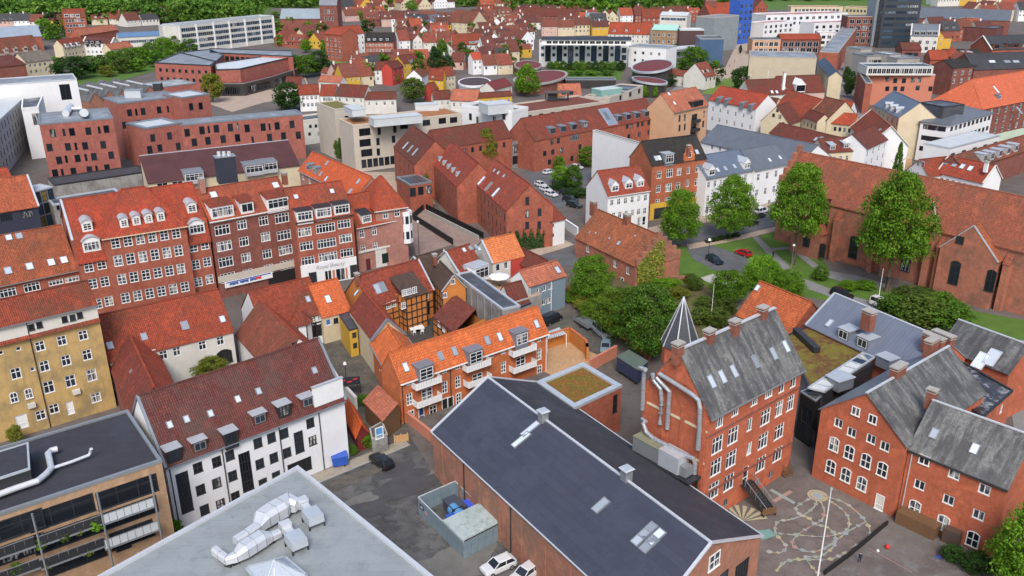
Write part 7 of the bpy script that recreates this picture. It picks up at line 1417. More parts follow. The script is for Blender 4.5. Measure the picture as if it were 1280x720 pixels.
def hrow(u0,v0,u1,v1,n,phrase,ze=(5.5,8.5),seed=0,gaf=.25,dep=10,skip=(),back=0.0):
    r = random.Random(seed*31+n); A,B = P2(u0,v0),P2(u1,v1); n = max(1,round(n*.68)); L = (B-A).length; d = (B-A).normalized(); nn = Vector((-d.y,d.x)); w = L/n; A = A+nn*back+d*(back*.25)
    for i in range(n):
        wn,wm = r.choice(WCOL); rn,rm = r.choice(RCOL); z = r.uniform(*ze)*.88; ang = r.uniform(-.14,.14)
        if i in skip: continue
        c = A+d*(w*(i+.5))+nn*r.uniform(-3,3); dd = Vector((d.x*math.cos(ang)-d.y*math.sin(ang),d.x*math.sin(ang)+d.y*math.cos(ang))); k = Vector((-dd.y,dd.x)); hw = w*r.uniform(.42,.52); D_ = dep*r.uniform(.85,1.2)
        gf = r.random() < gaf
        if gf: poly = [c-dd*hw*.8+k*D_*1.3,c-dd*hw*.8,c+dd*hw*.8,c+dd*hw*.8+k*D_*1.3]
        else: poly = [c-dd*hw,c+dd*hw,c+dd*hw+k*D_,c-dd*hw+k*D_]
        b = Bld('house',f"{wn.replace(' ','-')} {'gabled ' if gf else ''}house, {rn.replace(' ','-')} roof, {ORD[i]} from left{', back row' if back else ' in row'} {phrase}".replace('of the ','of ').replace('behind the ','behind ').replace('above the ','above '),'house',poly,z,wm,near=False,fm=WHITE if r.random() < .6 else DKFRAME)
        e = 1 if gf else 0; EL = b.edge(e)[3]; b.grid(e,max(2,int(EL/2.8)),[z-1.5]+([z-4.3] if z > 6.5 else []),1.05,1.4,'c' if b.fm is WHITE else 'q',1.3)
        D2 = (b.poly[3]-b.poly[0]).length; b.gable(D2/2*r.uniform(.85,1.1),rm,oe=.3,cap=False)
        if r.random() < .6:
            f0 = r.uniform(.05,.55); p0,p1,p2,p3 = b.poly; wv = (p1-p0).length*.4 if not gf else 5.0; m0 = p3+(p2-p3)*f0; dx = (p2-p3).normalized(); dy = Vector((-dx.y,dx.x)); wl = r.uniform(6,11)
            wg = Bld('wing','x',None,[m0+dy*wl,m0-dy*1.0,m0-dy*1.0+dx*max(wv,4.5),m0+dx*max(wv,4.5)+dy*wl],z*.85,wm,near=False,fm=b.fm); wg.grid(2,2,[z*.85-1.6],1.0,1.3,'c',1.5); wg.gable(max(wv,4.5)*.48,r.choice([rm,rm,F_RED,F_BROWN,F_MAROON]),oe=.25,cap=False); merge(wg,b)
        if r.random() < .7: q = b.ridge[0].lerp(b.ridge[1],r.uniform(.1,.9)); mb = MB(); mb.box((q.x,q.y,q.z+.3),(.9,.7,1.9)); mb.build('chimney',r.choice([CHIM,WHITEWALL,OFFWHITE]),b.root)
        if not gf and r.random() < .45:
            for f in (.3,.7): p0,p1,p2,p3 = b.slopes[0]; q = (p0.lerp(p1,f)).lerp(p3.lerp(p2,f),.38); vv = q-EYE; b.dormers(0,[(640+FPX*vv.dot(RT)/vv.dot(FW),360-FPX*vv.dot(UP)/vv.dot(FW))],1.7,1.4,'shed',wall=OFFWHITE,roof=rm,typ='2')
R_ = [(428,112,470,108,3,'left of the old town lane',(5,7)),(440,101,478,99,3,'above the old town lane',(5,7)),(505,108,532,108,2,'left of the golden yellow house',(5,6)),(462,94,530,92,5,'before the red and yellow houses',(4.5,6)),
      (545,88,580,88,3,'behind the golden yellow house',(5,7)),(604,94,640,92,3,'right of the round white building',(5,7)),(500,66,545,64,4,'behind the bright yellow house',(6,8.5)),(548,72,590,71,3,'left of the tree-shaded white house',(5,7)),(606,80,652,78,4,'right of the tree-shaded white house',(6,8)),
      (500,57,562,54,5,'left of the six blue dormers',(6,8.5)),(608,66,668,62,5,'left of the white apartment row',(6,8.5)),(545,62,612,62,5,'below the six blue dormers',(5,7)),(497,47,565,44,6,'two rows above the blue dormers',(6,9)),(605,54,672,50,5,'upper left of the white apartment row',(6,9)),
      (570,41,672,40,8,'below the long maroon roof',(6,9)),(676,46,760,44,6,'just behind the white apartment row',(6,9)),(500,38,566,36,5,'below the dark brick house',(6,9)),(640,33,756,34,9,'second row behind the white apartment row',(6,9)),(455,34,496,33,3,'above the black roofed brick row',(6,8)),
      (592,30,640,28,4,'right of the big maroon roof',(6,9)),(430,27,486,24,5,'right of the brick church tower',(5,8)),(640,25,730,27,7,'before the long dormered brick row',(6,8)),(425,17,490,14,5,'far behind the brick church tower',(5,8)),(500,13,560,10,5,'furthest back in the old town',(5,8)),(600,14,640,13,3,'left of the long dormered brick row',(6,8)),
      (756,31,812,30,4,'behind the long bright-orange roof',(6,9)),(826,30,880,27,4,'above the white blue-banded block',(6,9)),(340,50,400,48,4,'below the distant blue roofed church',(4.5,6)),(340,58,400,62,4,'right of the ring building',(4.5,6)),(160,34,200,31,3,'left of the balcony slab block',(5,6)),(0,34,78,33,6,'at left under the woodland',(5,6)),(203,27,240,25,3,'behind the balcony slab block',(5,6)),(114,32,160,30,3,'right of the tall red brick house',(5,6)),
      (1100,8,1136,6,0,'',(6,8)),(1145,62,1180,62,3,'left of the round brick tower',(8,10)),(1175,52,1236,50,4,'below the dark red warehouse',(8,11)),(1225,28,1290,26,4,'right of the maroon hall',(8,11)),(1170,8,1280,6,6,'along the top right edge',(9,13)),(940,20,960,19,1,'left of the white terraces',(8,10)),(1228,110,1240,108,0,'',(8,9)),(1108,120,1130,124,2,'behind the cream mansard house',(8,10)),(1196,116,1226,110,2,'behind the white corner building',(9,11)),(945,138,962,142,2,'left of the cream gabled house',(6,8)),(925,160,960,165,2,'above the grey seamed roofs',(6,7)),(884,113,900,110,1,'behind the peach house',(6,7))]
for k,q in enumerate(R_):
    if q[4]:
        hrow(*q[:6],ze=q[6],seed=k+3)
        if q[4] > 2: hrow(*q[:6],ze=q[6],seed=k+203,back=15.0 if q[1] > 50 else 20.0,gaf=.35)
        rr = random.Random(k); f = rr.uniform(.05,.4); pp = P2(q[0]+(q[2]-q[0])*(1-f),q[1]+(q[3]-q[1])*(1-f)); tree(f"green tree at the right end behind houses {q[5]}",(pp.x,pp.y+10,0),rr.uniform(8,12),rr.uniform(8,12),'broad',[LEAFB,LEAF,LEAFR][k % 3],'far',.05)
        pp = P2(q[0]+(q[2]-q[0])*f,q[1]+(q[3]-q[1])*f)
        if q[4] > 1 and k % 3 != 2: tree(f"{['bushy', 'round', 'leafy'][k % 3]} tree behind the houses {q[5]}",(pp.x+2,pp.y+13,0),rr.uniform(7,11),rr.uniform(7,11),'broad',[LEAF,LEAFD,LEAFB,LEAFR][k % 4],'far',.08)
# --- right of the church
b = GH('house','white cottage with red roof, four rooflights and white gable','house',(1172,215),(1229,228),5.5,(1200,198),.95,WHITEWALL,near=False); b.grid(0,7,[3.6],1,1.4,'c'); b.gable(b.rise0,m_tile('cottage_red_tile',(.38,.07,.04),moss=.2)); b.skylights(0,[(1183,203),(1193.5,205.5),(1203,208),(1213,210.5)],1.2,1.5); b.chimneys([(1234,202)],.9,.7,1.2,WHITEWALL); b.verge(OFFWHITE,.35,.2)
b = Bld('house','small white gabled wing left of the white cottage','house',gfront((1134,212),(1160,220),5,12),5,WHITEWALL,near=False); b.at(1,[(1148,204),(1154,205.5)],1.0,1.7,'2'); b.gable(3.6,T_RED)
b = GH('house','long brown-red roof with six white box dormers, right edge','house',(1205,212),(1320,176),7,(1250,178),.8,BR_DARK,near=False); b.gable(b.rise0,T_BROWN); b.dormers(0,[(1232,197),(1241,194.5),(1251,191.5),(1261,188),(1271,184.5)],2.2,2.2,'flat',wall=ZINC,roof=ZINC,typ='2')
b = FH('house','white modern flank with glazing behind the box dormers','house',(1188,186),(1250,170),9,8,WHITEWALL,near=False,fm=DARKM,gm=GLASSB); b.grid(0,5,[6.5,3],2.4,2,'2',2); b.flat(ROOF_P,.3,.3,ZINC)
# ================================================================== ground
sheet('ground',[(-3000,900),(4000,900),(2600,-58),(-1400,-58)],0,CITYM)
Z1,Z2,Z3,Z4 = .004,.030,.056,.082
sheet('courtyard_asphalt',[(380,600),(398,588),(512,545),(548,600),(700,720),(760,800),(640,860),(500,860)],Z1,ASPH)
sheet('pavement',[(389,594),(505,549),(512,556),(398,604)],Z2,m_mottle('curb_paving',[(.33,.29,.23),(.40,.35,.28),(.24,.21,.17)],.5))
sheet('parking_stain',[(400,607),(470,580),(478,588),(416,617)],Z2,DIRT)
mb = MB(); a,c = P(398,604),P(512,556.5); mb.beam((a.x,a.y,.07),(c.x,c.y,.07),.15,.14); tag(mb.build('kerb',CONC),kind='structure')
def blob(name,c,r,n,seed,z,mat,sx=1.0,rot=0.0):
    ZI[0] += .0004; z += ZI[0]; R = random.Random(seed); p = P(*c); mb = MB(); pts = []
    ph = [R.uniform(0,6.28) for _ in range(4)]
    for k in range(n): a = 6.2832*k/n; q = r*(1+.28*math.sin(2*a+ph[0])+.2*math.sin(3*a+ph[1])+.13*math.sin(5*a+ph[2])); x,y = q*math.cos(a)*sx,q*math.sin(a); pts.append((p.x+x*math.cos(rot)-y*math.sin(rot),p.y+x*math.sin(rot)+y*math.cos(rot),z))
    mb.face(pts); return tag(mb.build(name,mat),kind='structure')
WETA = m_mottle('wet_asphalt',[(.068,.066,.066),(.09,.088,.087)],.6,.6); PALEA = m_mottle('pale_worn_asphalt',[(.20,.195,.18),(.15,.145,.135)],.4)
blob('wet_patch',(487,617),2.6,40,3,Z3,WETA,2.2,.62); blob('wet_patch',(462,636),1.6,36,8,Z3,WETA,1.5,-.4); blob('wet_patch',(500,590),2.0,36,5,Z3,WETA,1.7,.5); blob('worn_patch',(524,600),2.6,40,11,Z2,PALEA,1.2,.9); blob('worn_patch',(450,625),1.2,40,13,Z4,PALEA,1.6,.5); blob('worn_patch',(565,705),3.6,40,14,Z2,PALEA,1.4,.2)
for u,v in ((482,621),(492,622),(505,614)): blob('wet_patch',(u,v),.28,16,u,Z4,WETA)
# streets, squares and yards
sheet('road',[(1004,254),(960,263),(930,275),(870,284),(812,295),(760,309),(712,317),(666,318),(664,334),(720,331),(792,321),(870,302),(935,291),(970,282),(1012,268)],Z1,ROADM)
sheet('road',[(700,316),(716,314),(705,290),(690,262),(672,232),(660,236),(676,262),(688,290)],Z2,ROADM)
sheet('pavement',[(812,292),(872,280),(935,270),(985,256),(1003,252),(1002,248),(940,258),(880,268),(810,285)],Z2,PAVEM)
sheet('pavement',[(660,324),(700,312),(718,306),(706,300),(660,314)],Z3,PAVEM)
sheet('pavement',[(858,306),(930,293),(972,283),(1010,271),(1010,276),(970,289),(930,299),(862,312)],Z3,PAVEM)
sheet('lawn',[(815,318),(850,306),(862,311),(930,298),(970,287),(1006,278),(1040,345),(1215,388),(1330,410),(1330,470),(1235,424),(1165,400),(1100,385),(1010,372),(900,360),(830,350)],Z1,GRASS)
sheet('driveway',[(858,312),(880,303),(905,312),(930,321),(946,329),(932,343),(915,344),(893,338),(868,325)],Z2,ROADM)
sheet('driveway',[(874,348),(900,340),(934,343),(925,352),(896,358)],Z3,m_mottle('pale_gravel',[(.5,.48,.44),(.42,.40,.36)],.5))
sheet('path',[(936,291),(942,290),(976,323),(1004,348),(1050,366),(1120,385),(1105,390),(1040,372),(995,356),(966,326)],Z2,GRAVEL)
sheet('path',[(964,311),(990,308),(1032,338),(1072,345),(1110,356),(1100,362),(1050,352),(1028,345),(1000,322),(985,312),(966,313)],Z3,GRAVEL)
sheet('gravel_yard',[(1238,426),(1330,424),(1330,560),(1268,540),(1262,500)],Z2,GRAVEL)
sheet('garden',[(705,360),(740,330),(800,345),(830,350),(900,358),(920,392),(900,420),(850,445),(800,445),(770,420)],Z2,SOIL)
sheet('garden_lawn',[(860,372),(905,368),(925,390),(880,412),(862,400)],Z3,m_mottle('rough_grass',[(.10,.12,.025),(.16,.14,.045),(.07,.10,.02)],.5))
sheet('parking_yard',[(690,398),(716,385),(770,425),(800,440),(790,480),(740,455),(700,440)],Z1,DIRT)
sheet('alley',[(405,430),(432,400),(470,470),(500,520),(520,545),(470,560),(440,520),(420,470)],Z1,DIRT)
sheet('paved_yard',[(495,388),(545,376),(565,420),(548,436),(512,426)],Z1,m_mottle('dark_cobbles',[(.06,.055,.052),(.09,.082,.075)],.8,fine=14,famt=.4))
sheet('terrace_paving',[(684,432),(712,428),(760,450),(740,465),(700,475),(680,465)],Z3,SAND)
sheet('playground',[(940,640),(1000,590),(1016,594),(1118,648),(1060,700),(960,800),(860,800)],Z1,PLAYM)
sheet('schoolyard',[(1118,648),(1260,700),(1360,800),(960,800),(1060,700)],Z2,m_mottle('schoolyard_paving',[(.12,.10,.092),(.165,.145,.13),(.2,.195,.19)],.15,.85,.42,.6,8,.2))
sheet('brick_square',[(500,250),(545,262),(600,300),(640,318),(600,322),(566,306),(520,320),(516,300)],Z2,PINKPAVE)
sheet('street',[(440,215),(520,215),(545,255),(505,262)],Z1,PAVEM)
sheet('parking_street',[(650,205),(735,205),(745,232),(700,262),(672,240)],Z1,ROADM)
sheet('shopping_street',[(905,88),(925,46),(942,46),(938,72),(934,100),(900,104)],Z1,PAVEM); sheet('shopping_street',[(845,92),(905,85),(935,92),(905,106),(850,98)],Z2,PAVEM)
sheet('park_lawn',[(875,118),(905,98),(935,100),(920,118)],Z3,GRASSL); sheet('park_lawn',[(850,110),(860,97),(885,97),(875,112)],Z3,GRASS)
sheet('park_path',[(836,115),(852,104),(900,97),(905,101),(862,108),(848,118)],Z4,GRAVEL)
sheet('narrow_street',[(1040,120),(1050,80),(1070,60),(1078,90),(1085,150),(1060,148)],Z1,m_mottle('grey_violet_paving',[(.22,.2,.21),(.27,.24,.25)],.3)); sheet('crowd_square',[(262,130),(280,108),(345,100),(380,92),(390,120),(330,128),(290,140)],Z1,PAVEM)
sheet('old_town_lane',[(400,108),(425,80),(470,72),(490,66),(490,72),(430,90),(412,112)],Z1,PAVEM); sheet('green_square',[(410,75),(450,63),(490,66),(470,74),(420,82)],Z2,GRASSL)
sheet('hedge_garden',[(682,98),(690,84),(780,84),(776,100)],Z1,GRASS); sheet('cottage_yard',[(1108,205),(1125,180),(1140,190),(1140,215)],Z1,SAND)
# sunken ramp in the brick square
root = thing('ramp','sunken ramp with black railings in the brick square','ramp',P(560,290)); mb = MB()
for A,B_,h in (((516,274),(566,306),1.1),((531,261),(604,298),1.1),((516,274),(531,261),1.1)):
    a,c = P(*A),P(*B_); mb = MB(); mb.beam((a.x,a.y,.75),(c.x,c.y,.75),.25,1.5); mb.build('railing_wall',BLACK,root)
mb = MB(); a,c = P(532,266),P(598,299); mb.beam((a.x,a.y-.3,.5),(c.x,c.y-.3,.5),.3,1.0); mb.build('ramp_wall',CONC,root); mb = MB(); mb.face([P(520,274,.02),P(532,264,.02),P(600,299,.02),P(570,306,.02)]); mb.build('ramp_floor',PAVEM,root)
# walls
wall_run('garden_wall','long red brick wall between parking yard and garden',[(706,372),(727,386),(752,404),(776,423),(800,438),(812,452)],2.2,BR_RED)
wall_run('terrace_wall','orange rendered wall around the tan paved terrace',[(684,436),(712,427),(732,443),(734,452),(733,447)],2.6,ORANGEW,cap=BR_ORANGE); wall_run('terrace_wall','pink-orange rendered wall from the sedum annex to the yard',[(737,464),(770,446)],2.0,SALMON)
wall_run('yard_wall','low red wall beside the orange terrace and hall',[(501,520),(516,533),(540,552),(546,562)],1.6,SALMON); wall_run('churchyard_wall','old brick wall in front of the low brick house',[(802,350),(830,354),(858,352)],1.2,BR_OLD)
wall_run('yard_wall','white wall along the street beside the ivy gable',[(706,285),(722,296)],2.2,WHITEWALL); wall_run('playground_kerb','low black edge wall between playground and schoolyard',[(1030,719),(1060,697),(1109,656)],.45,BLACK,th=.16)
wall_run('alley_wall','white alley wall with lamp behind the white block',[(413,468),(423,486),(446,512)],2.0,OFFWHITE)
# ================================================================== trees
tree('clipped oval lime left of two by the driveway on the lawn',(849,309),13.5,10.2,'column',LEAFB,'near',.12,'lime_tree')
tree('clipped oval lime right of two by the driveway on the lawn',(912,299),15,11.6,'column',LEAFB,'near',.14,'lime_tree')
tree('tall oval lime at the west end of the church',(991,331),22,13,'column',LEAFB,'near',.30,'lime_tree')
tree('tallest lime with long bare trunk against the church wall',(1108,365),24,14.8,'column',LEAFB,'near',.27,'lime_tree')
tree('slim young tree behind the church ridge',(1117,240),14,4,'cone',LEAF,'mid',.1,'tree')
for lb,loc,h,wd,m in (('large dark green garden tree beside the school turret',(808,446),12.5,12,LEAF),('mid green garden tree left of the dark one',(772,426),10,9.5,LEAFT),('round green tree at the corner of the low brick house',(738,382),10,9,LEAFB),('low garden tree along the red brick wall',(742,400),4,6,LEAFT),('garden tree in front of the ivied gable',(788,398),6,6,LEAFY)):
    tree(lb,loc,h,wd,'broad',m,'near',.08)
for lb,loc,h,wd in (('round clipped bush left of three below the driveway',(911,378),6.5,8.2),('round clipped bush middle of three below the driveway',(950,362),7,8.5),('round clipped bush right of three below the driveway',(984,372),5.5,7),):
    bush(lb,loc,h,wd,LEAFB,'near')
for i,(u,v,h,wd) in enumerate(((1122,398,4,9),(1150,404,5,11),(1180,408,4.5,10),(1142,388,4.5,10),(1172,396,4.5,9))): bush(['front left','front middle','front right','back left','back right'][i]+' shrub of the olive clump behind the blue-grey roof',(u,v),h,wd,[LEAF,LEAFR][i % 2],'mid','shrub','shrub')
for i,(u,v,h,wd,m) in enumerate(((716,378,2.5,4,LEAFB),(728,388,2.5,4,LEAFY),(757,384,3,5,LEAFY),(848,372,2,5,LEAFY),(868,362,2.5,4,LEAFR),(880,384,2,4,LEAFR),(905,392,3,5,LEAFR),(838,358,1.5,5,LEAFB),(862,352,1.5,4,LEAFR),(876,405,3,5,LEAFR),(896,408,3.5,5,LEAFR),(824,360,2,4,LEAFB))):
    bush(['first','second','third','fourth','fifth','sixth','seventh','eighth','ninth','tenth','eleventh','twelfth'][i]+' shrub in the walled garden, counted from the red wall',(u,v),h,wd,m,'mid','shrub','shrub')
bush('small round bush beside the church door',(1025,350),3,4,LEAF,'mid'); bush('left low hedge along the church path',(1062,361),1.4,5,LEAFB,'mid','hedge','hedge'); bush('right low hedge along the church path',(1082,360),1.4,5,LEAFB,'mid','hedge','hedge')
tree('yellow-green tree in front of the maroon roofed brick house',(607,213),12.5,8.5,'broad',LEAFY,'near',.2); tree('bright tree in front of the white corner building',(1159,191),9.5,9,'broad',LEAFB,'mid',.1); tree('round dark tree in front of the salmon block',(1095,122),10,12,'round',LEAF,'mid',.05)
tree('big spreading park tree before the blue metal box',(865,98),15,18,'broad',LEAF,'mid',.12); tree('dark park tree left of the cream block',(928,114),11,14,'round',LEAFD,'mid',.05); tree('bright conical tree beside the leaf shaped building',(659,121),14,12.5,'column',LEAFB,'mid',.1)
tree('yellow bright tree between brick blocks and the crowd square',(267,128),12,11,'broad',LEAFY,'mid',.1); tree('small pale tree beside the red curved hall',(240,103),6,6,'broad',LEAF,'far',.1); tree('light tree left of the red curved hall',(262,105),8,7,'broad',LEAFB,'far',.1); tree('dark tree hiding the lane below the crowd square',(362,138),11,15,'broad',LEAFD,'mid',.05)
for i,(u,v,h,wd,m) in enumerate(((352,98,9,12,LEAFR),(368,97,11,13,LEAF),(385,97,11,12,LEAF),(400,94,12,15,LEAFD),(412,70,10,11,LEAFB),(383,66,8,9,LEAFB))): tree(['first','second','third','fourth','fifth','sixth'][i]+' tree from the left beside the market hall',(u,v),h,wd,'broad',m,'mid',.1)
for i,(u,v,h,wd,m) in enumerate(((92,99,11,22,LEAFD),(127,88,8,10,LEAFR),(145,88,10,12,LEAF),(160,84,10,13,LEAF),(175,82,10,12,LEAFB),(190,78,11,13,LEAF),(207,73,12,14,LEAFB),(222,68,11,13,LEAF),(230,62,10,12,LEAFB))): tree(['first','second','third','fourth','fifth','sixth','seventh','eighth','ninth'][i]+' tree from the left in the belt before the slab block',(u,v),h,wd,'broad',m,'mid',.05)
for i,(u,v,h,wd,m) in enumerate(((58,50,14,17,LEAFB),(72,52,12,14,LEAF),(66,42,15,16,LEAFD),(86,45,8,12,LEAFD),(103,40,7,9,LEAF))): tree(['first','second','third','fourth','fifth'][i]+' tree from the left below the tall red brick house',(u,v),h,wd,'broad',m,'far',.05)
for i,(u,v,h,wd,m) in enumerate(((344,49,13,17,LEAF),(364,43,12,12,LEAFY),(382,35,9,11,LEAFD),(402,47,10,13,LEAFR),(413,33,11,14,LEAF),(420,30,9,10,LEAFB),(346,26,8,12,LEAFB),(436,14,10,14,LEAFY),(455,15,9,10,LEAF),(482,22,11,11,LEAF),(460,42,10,12,LEAFD))): tree(['first','second','third','fourth','fifth','sixth','seventh','eighth','ninth','tenth','eleventh'][i]+' tree counted around the blue roofed distant church',(u,v),h,wd,'broad',m,'far',.08)
for lb,loc,h,wd,m in (('tall dark tree right of the yellow house in the old town',(545,93),14,9.5,LEAFD),('dark tree behind the tall dark one in the old town',(553,73),11,8,LEAF),('dark round tree under the long orange roof',(578,73),9,8,LEAFD),('dark round tree right of the white old town house',(604,72),8,9,LEAFD),('yellow-green tree at the right of the old town',(631,82),11,9.5,LEAFY),('big brownish green tree above the beige block',(516,128),10,13,LEAFR),('small yellow-green tree below the red house',(493,105),5,6,LEAFY),('courtyard tree behind the white old town house',(512,38),7,9,LEAFB),('light green tree near the top middle',(515,14),10,14,LEAFB),('shrubby tree under the dark slate roof',(518,55),6,8,LEAFR)): tree(lb,loc,h,wd,'column' if 'tall dark' in lb else 'broad',m,'mid',.06)
for i in range(12): tree(['first','second','third','fourth','fifth','sixth','seventh','eighth','ninth','tenth','eleventh','last'][i]+' tree of the row before the white apartment row',(688+8.0*i,87+(i % 3)),4.2+(i*7 % 3)*.6,5.4,'column',[LEAF,LEAFB,LEAF,LEAFD][i % 4],'mid',.05,'hedge_tree')
for i in range(4): bush(['first','second','third','fourth'][i]+' low hedge in the garden of the white row',(700+20*i,94),2.4,9,[LEAFB,LEAF][i % 2],'far','hedge','hedge')
for i,(u,v,h) in enumerate(((1057,108,9),(1063,118,10),(1059,122,8))): tree(['farthest','middle','nearest'][i]+' slim dark street tree in the narrow street',(u,v),h,5,'column',LEAFD,'mid',.15)
for i,(u,v,h,wd,m) in enumerate(((722,27,17,26,LEAFB),(742,27,16,22,LEAFB),(757,28,16,24,LEAFB),(778,24,15,20,LEAF),(793,23,15,18,LEAFD),(806,20,14,18,LEAF),(690,12,15,22,LEAF))): tree(['first','second','third','fourth','fifth','sixth','back'][i]+' big round tree of the bright row before the woodland',(u,v),h,wd,'round',m,'far',.02)
for i,(u,v,h,wd,m) in enumerate(((700,229,5,6,LEAFB),(716,236,6.5,6,LEAF),(735,208,6,8,LEAF),(699,212,4,4,LEAFB),(705,236,2,9,LEAFD),(722,245,2,8,LEAFD))): tree(['first','second','third','fourth','fifth','sixth'][i]+' tree or hedge in the little car park by the brick row',(u,v),h,wd,'broad',m,'mid',.05)
for i,(u,v,h,wd,m) in enumerate(((806,122,5,4,LEAFB),(818,122,6,3.5,LEAFB),(835,108,6,9,LEAFD),(894,85,4,5,LEAFB),(860,108,3,7,LEAFB),(880,104,3,8,LEAF),(798,75,6,7,LEAFR),(534,250,7,3,LEAF),(425,200,7,4,LEAF),(436,196,5,3,LEAFB),(410,170,8,4.5,LEAF),(370,130,5,7,LEAFD),(925,67,5,2.5,LEAFD))): tree(['pale shrub beside the low pavilion','slender bright tree beside the low pavilion','dark tree right of the curved library','small tree by the blue metal box','bright bush under the park tree','green bush on the park lawn','brown-green tree above the curved library','narrow tree between the brick gabled offices','narrow tree in the yard of the beige block','small bright tree in the yard of the beige block','conical tree before the white rendered house','dark bush left of the white row houses','thin street tree in the shopping street'][i],(u,v),h,wd,'column' if wd < 5 else 'broad',m,'mid',.06)
tree('bright green tree in the bottom right corner',(1281,742),10.5,9.5,'broad',LEAFB,'near',.05); tree('dark conifer behind the school wing, right edge',(1284,652),10,6,'cone',LEAFD,'near',.05)
bush('pale green bush in the white walled yard',(267,478),4.2,6.2,LEAFY,'near'); bush('little round bush at the corner of the balcony block',(219,671),2.2,2.4,LEAFB,'mid'); bush('green bush by the grey store',(460,558),2.0,3,LEAFB,'mid'); bush('second bush on the courtyard pavement',(441,568),1.4,1.8,LEAF,'mid'); bush('bush in the alley left of the shed roof',(455,506),1.5,2.5,LEAF,'mid'); bush('yard bush below the yellow block door',(79,520),2.4,2.4,LEAFD,'mid'); bush('small yellow plant behind the stair head',(22,556),3,2.4,LEAFY,'mid'); bush('shrub by the school entrance porch',(1190,700),1.8,3,LEAFD,'mid'); bush('dark shrub along the school wing wall',(1222,715),2.2,4,LEAFD,'mid')
# woodland belt beyond the town
pts = []; R = random.Random(4)
for v0,v1,u0,u1,st in ((2,27,-60,330,.8),(-6,8,300,640,1.0),(-2,14,640,900,1.0),(-6,3,900,1360,1.2),(-16,-4,-120,1400,1.5)):
    a0,a1 = P(640,v1).y,P(640,v0).y; y = a0
    while y < a1:
        sc = y/FPX; x = (u0-640)*sc; step = 15*st*(y/900)
        while x < (u1-640)*sc: pts.append((x+R.uniform(-5,5),y+R.uniform(-6,6))); x += step*R.uniform(.8,1.25)
        y += step*1.5
print('wood',len(pts))
half = len(pts)//2; R.shuffle(pts)
mass('woodland','wooded dark green belt along the far edge of the town','woodland',pts[:half],16,20,m_leaf('woodland_leaves_dark',(.045,.12,.015),(.12,.24,.03)))
mass('woodland','lighter green tree tops mixed through the far wooded belt','woodland',pts[half:],17,20,m_leaf('woodland_leaves',(.09,.19,.022),(.19,.34,.05)))
sheet('woodland_floor',[(-300,26),(330,26),(340,10),(640,8),(900,14),(1400,2),(1400,-20),(-300,-20)],.006,GRASS)
# ================================================================== vehicles
car('black hatchback parked alone in the wet courtyard',(477,581),(462,570),'hatch',(.012,.013,.016)); car('white hatchback at the bottom edge by the hall',(623,712),(600,722),'hatch',(.75,.76,.77)); car('second white car beside the hall wall, mostly cut off',(657,722),(640,734),'hatch',(.70,.71,.72))
car('dark navy estate car on the churchyard driveway',(893,328),(906,335),'wagon',(.015,.02,.04)); car('red hatchback on the churchyard driveway',(929,319),(918,315),'hatch',(.42,.012,.015))
car('white van like car parked by the white town houses',(952,266),(962,263),'suv',(.72,.73,.74)); car('dark car parked behind the white one by the town houses',(949,272),(960,269),'hatch',(.02,.022,.026)); car('black car under the right lime by the town houses',(940,281),(951,277),'hatch',(.014,.014,.016))
gcar = 'cars in the little car park'
for lb,loc,to in (('lone white car at the top of the little car park',(721,211),(732,213)),('white car furthest left in the little car park',(686,217),(694,215)),('upper white car of the three by the ivy gable',(676,233),(686,236)),('middle white car of the three by the ivy gable',(682,239),(692,242)),('lower white car of the three by the ivy gable',(689,245),(699,248))): car(lb,loc,to,'hatch',(.7,.71,.73),gcar)
for lb,loc,to in (('first dark car in the shaded parking row',(709,244),(720,246)),('second dark car in the shaded parking row',(713,252),(724,254)),('third dark car in the shaded parking row',(718,259),(728,261))): car(lb,loc,to,'suv',(.02,.024,.026),gcar)
car('dark van tucked below the blue-grey house',(689,403),(700,398),'van',(.014,.015,.02)); car('silver van beside the garden wall',(752,418),(766,430),'van',(.42,.45,.48)); car('pale blue car behind the silver van',(757,437),(755,447),'hatch',(.22,.32,.38)); car('black car behind the blue-grey sheet roof',(1052,371),(1064,375),'suv',(.012,.012,.014)); car('white van behind the long blue-grey roof',(1103,385),(1114,389),'van',(.74,.74,.74)); car('dark car parked in the narrow street',(1066,92),(1069,86),'hatch',(.02,.02,.025)); car('silver van in the shopping street by the blue box',(917,60),(925,61),'van',(.6,.61,.62))
p = P(731,408); q = P(742,415); a = math.atan2(q.y-p.y,q.x-p.x); root = thing('trailer','open grey box trailer by the garden wall','trailer',p); mb = MB(); mb.box((p.x,p.y,.75),(4.6,2.0,.2),a); mb.build('trailer_bed',ALU,root)
for s in (-1,1): mb = MB(); mb.box((p.x-s*.98*math.sin(a),p.y+s*.98*math.cos(a),1.1),(4.6,.08,.6),a); mb.build('side_board',ALU,root); mb = MB(); mb.tube([(p.x-s*1.05*math.sin(a),p.y+s*1.05*math.cos(a),.35),(p.x-s*.85*math.sin(a),p.y+s*.85*math.cos(a),.35)],.35,12); mb.build('wheel',RUBBER,root)
pl = [P(771,446,2.8),P(797,463,2.8),P(810,452,2.8),P(786,438,2.8)]; root = thing('truck_body','navy blue box body with dull green roof beside the school gable','truck body',(pl[0].x,pl[0].y,0)); mb = MB(); mb.prism([tuple(p.xy) for p in pl],.6,2.8); mb.build('box_body',m_plain('navy_paint',(.03,.045,.09),.5),root); mb = MB(); c = sum((p.xy for p in pl),Vector((0,0)))/4; mb.prism([tuple(c+(p.xy-c)*1.03) for p in pl],2.8,2.92); mb.build('box_roof',m_mottle('dull_green_roof',[(.10,.14,.115),(.14,.175,.14)],.5),root)
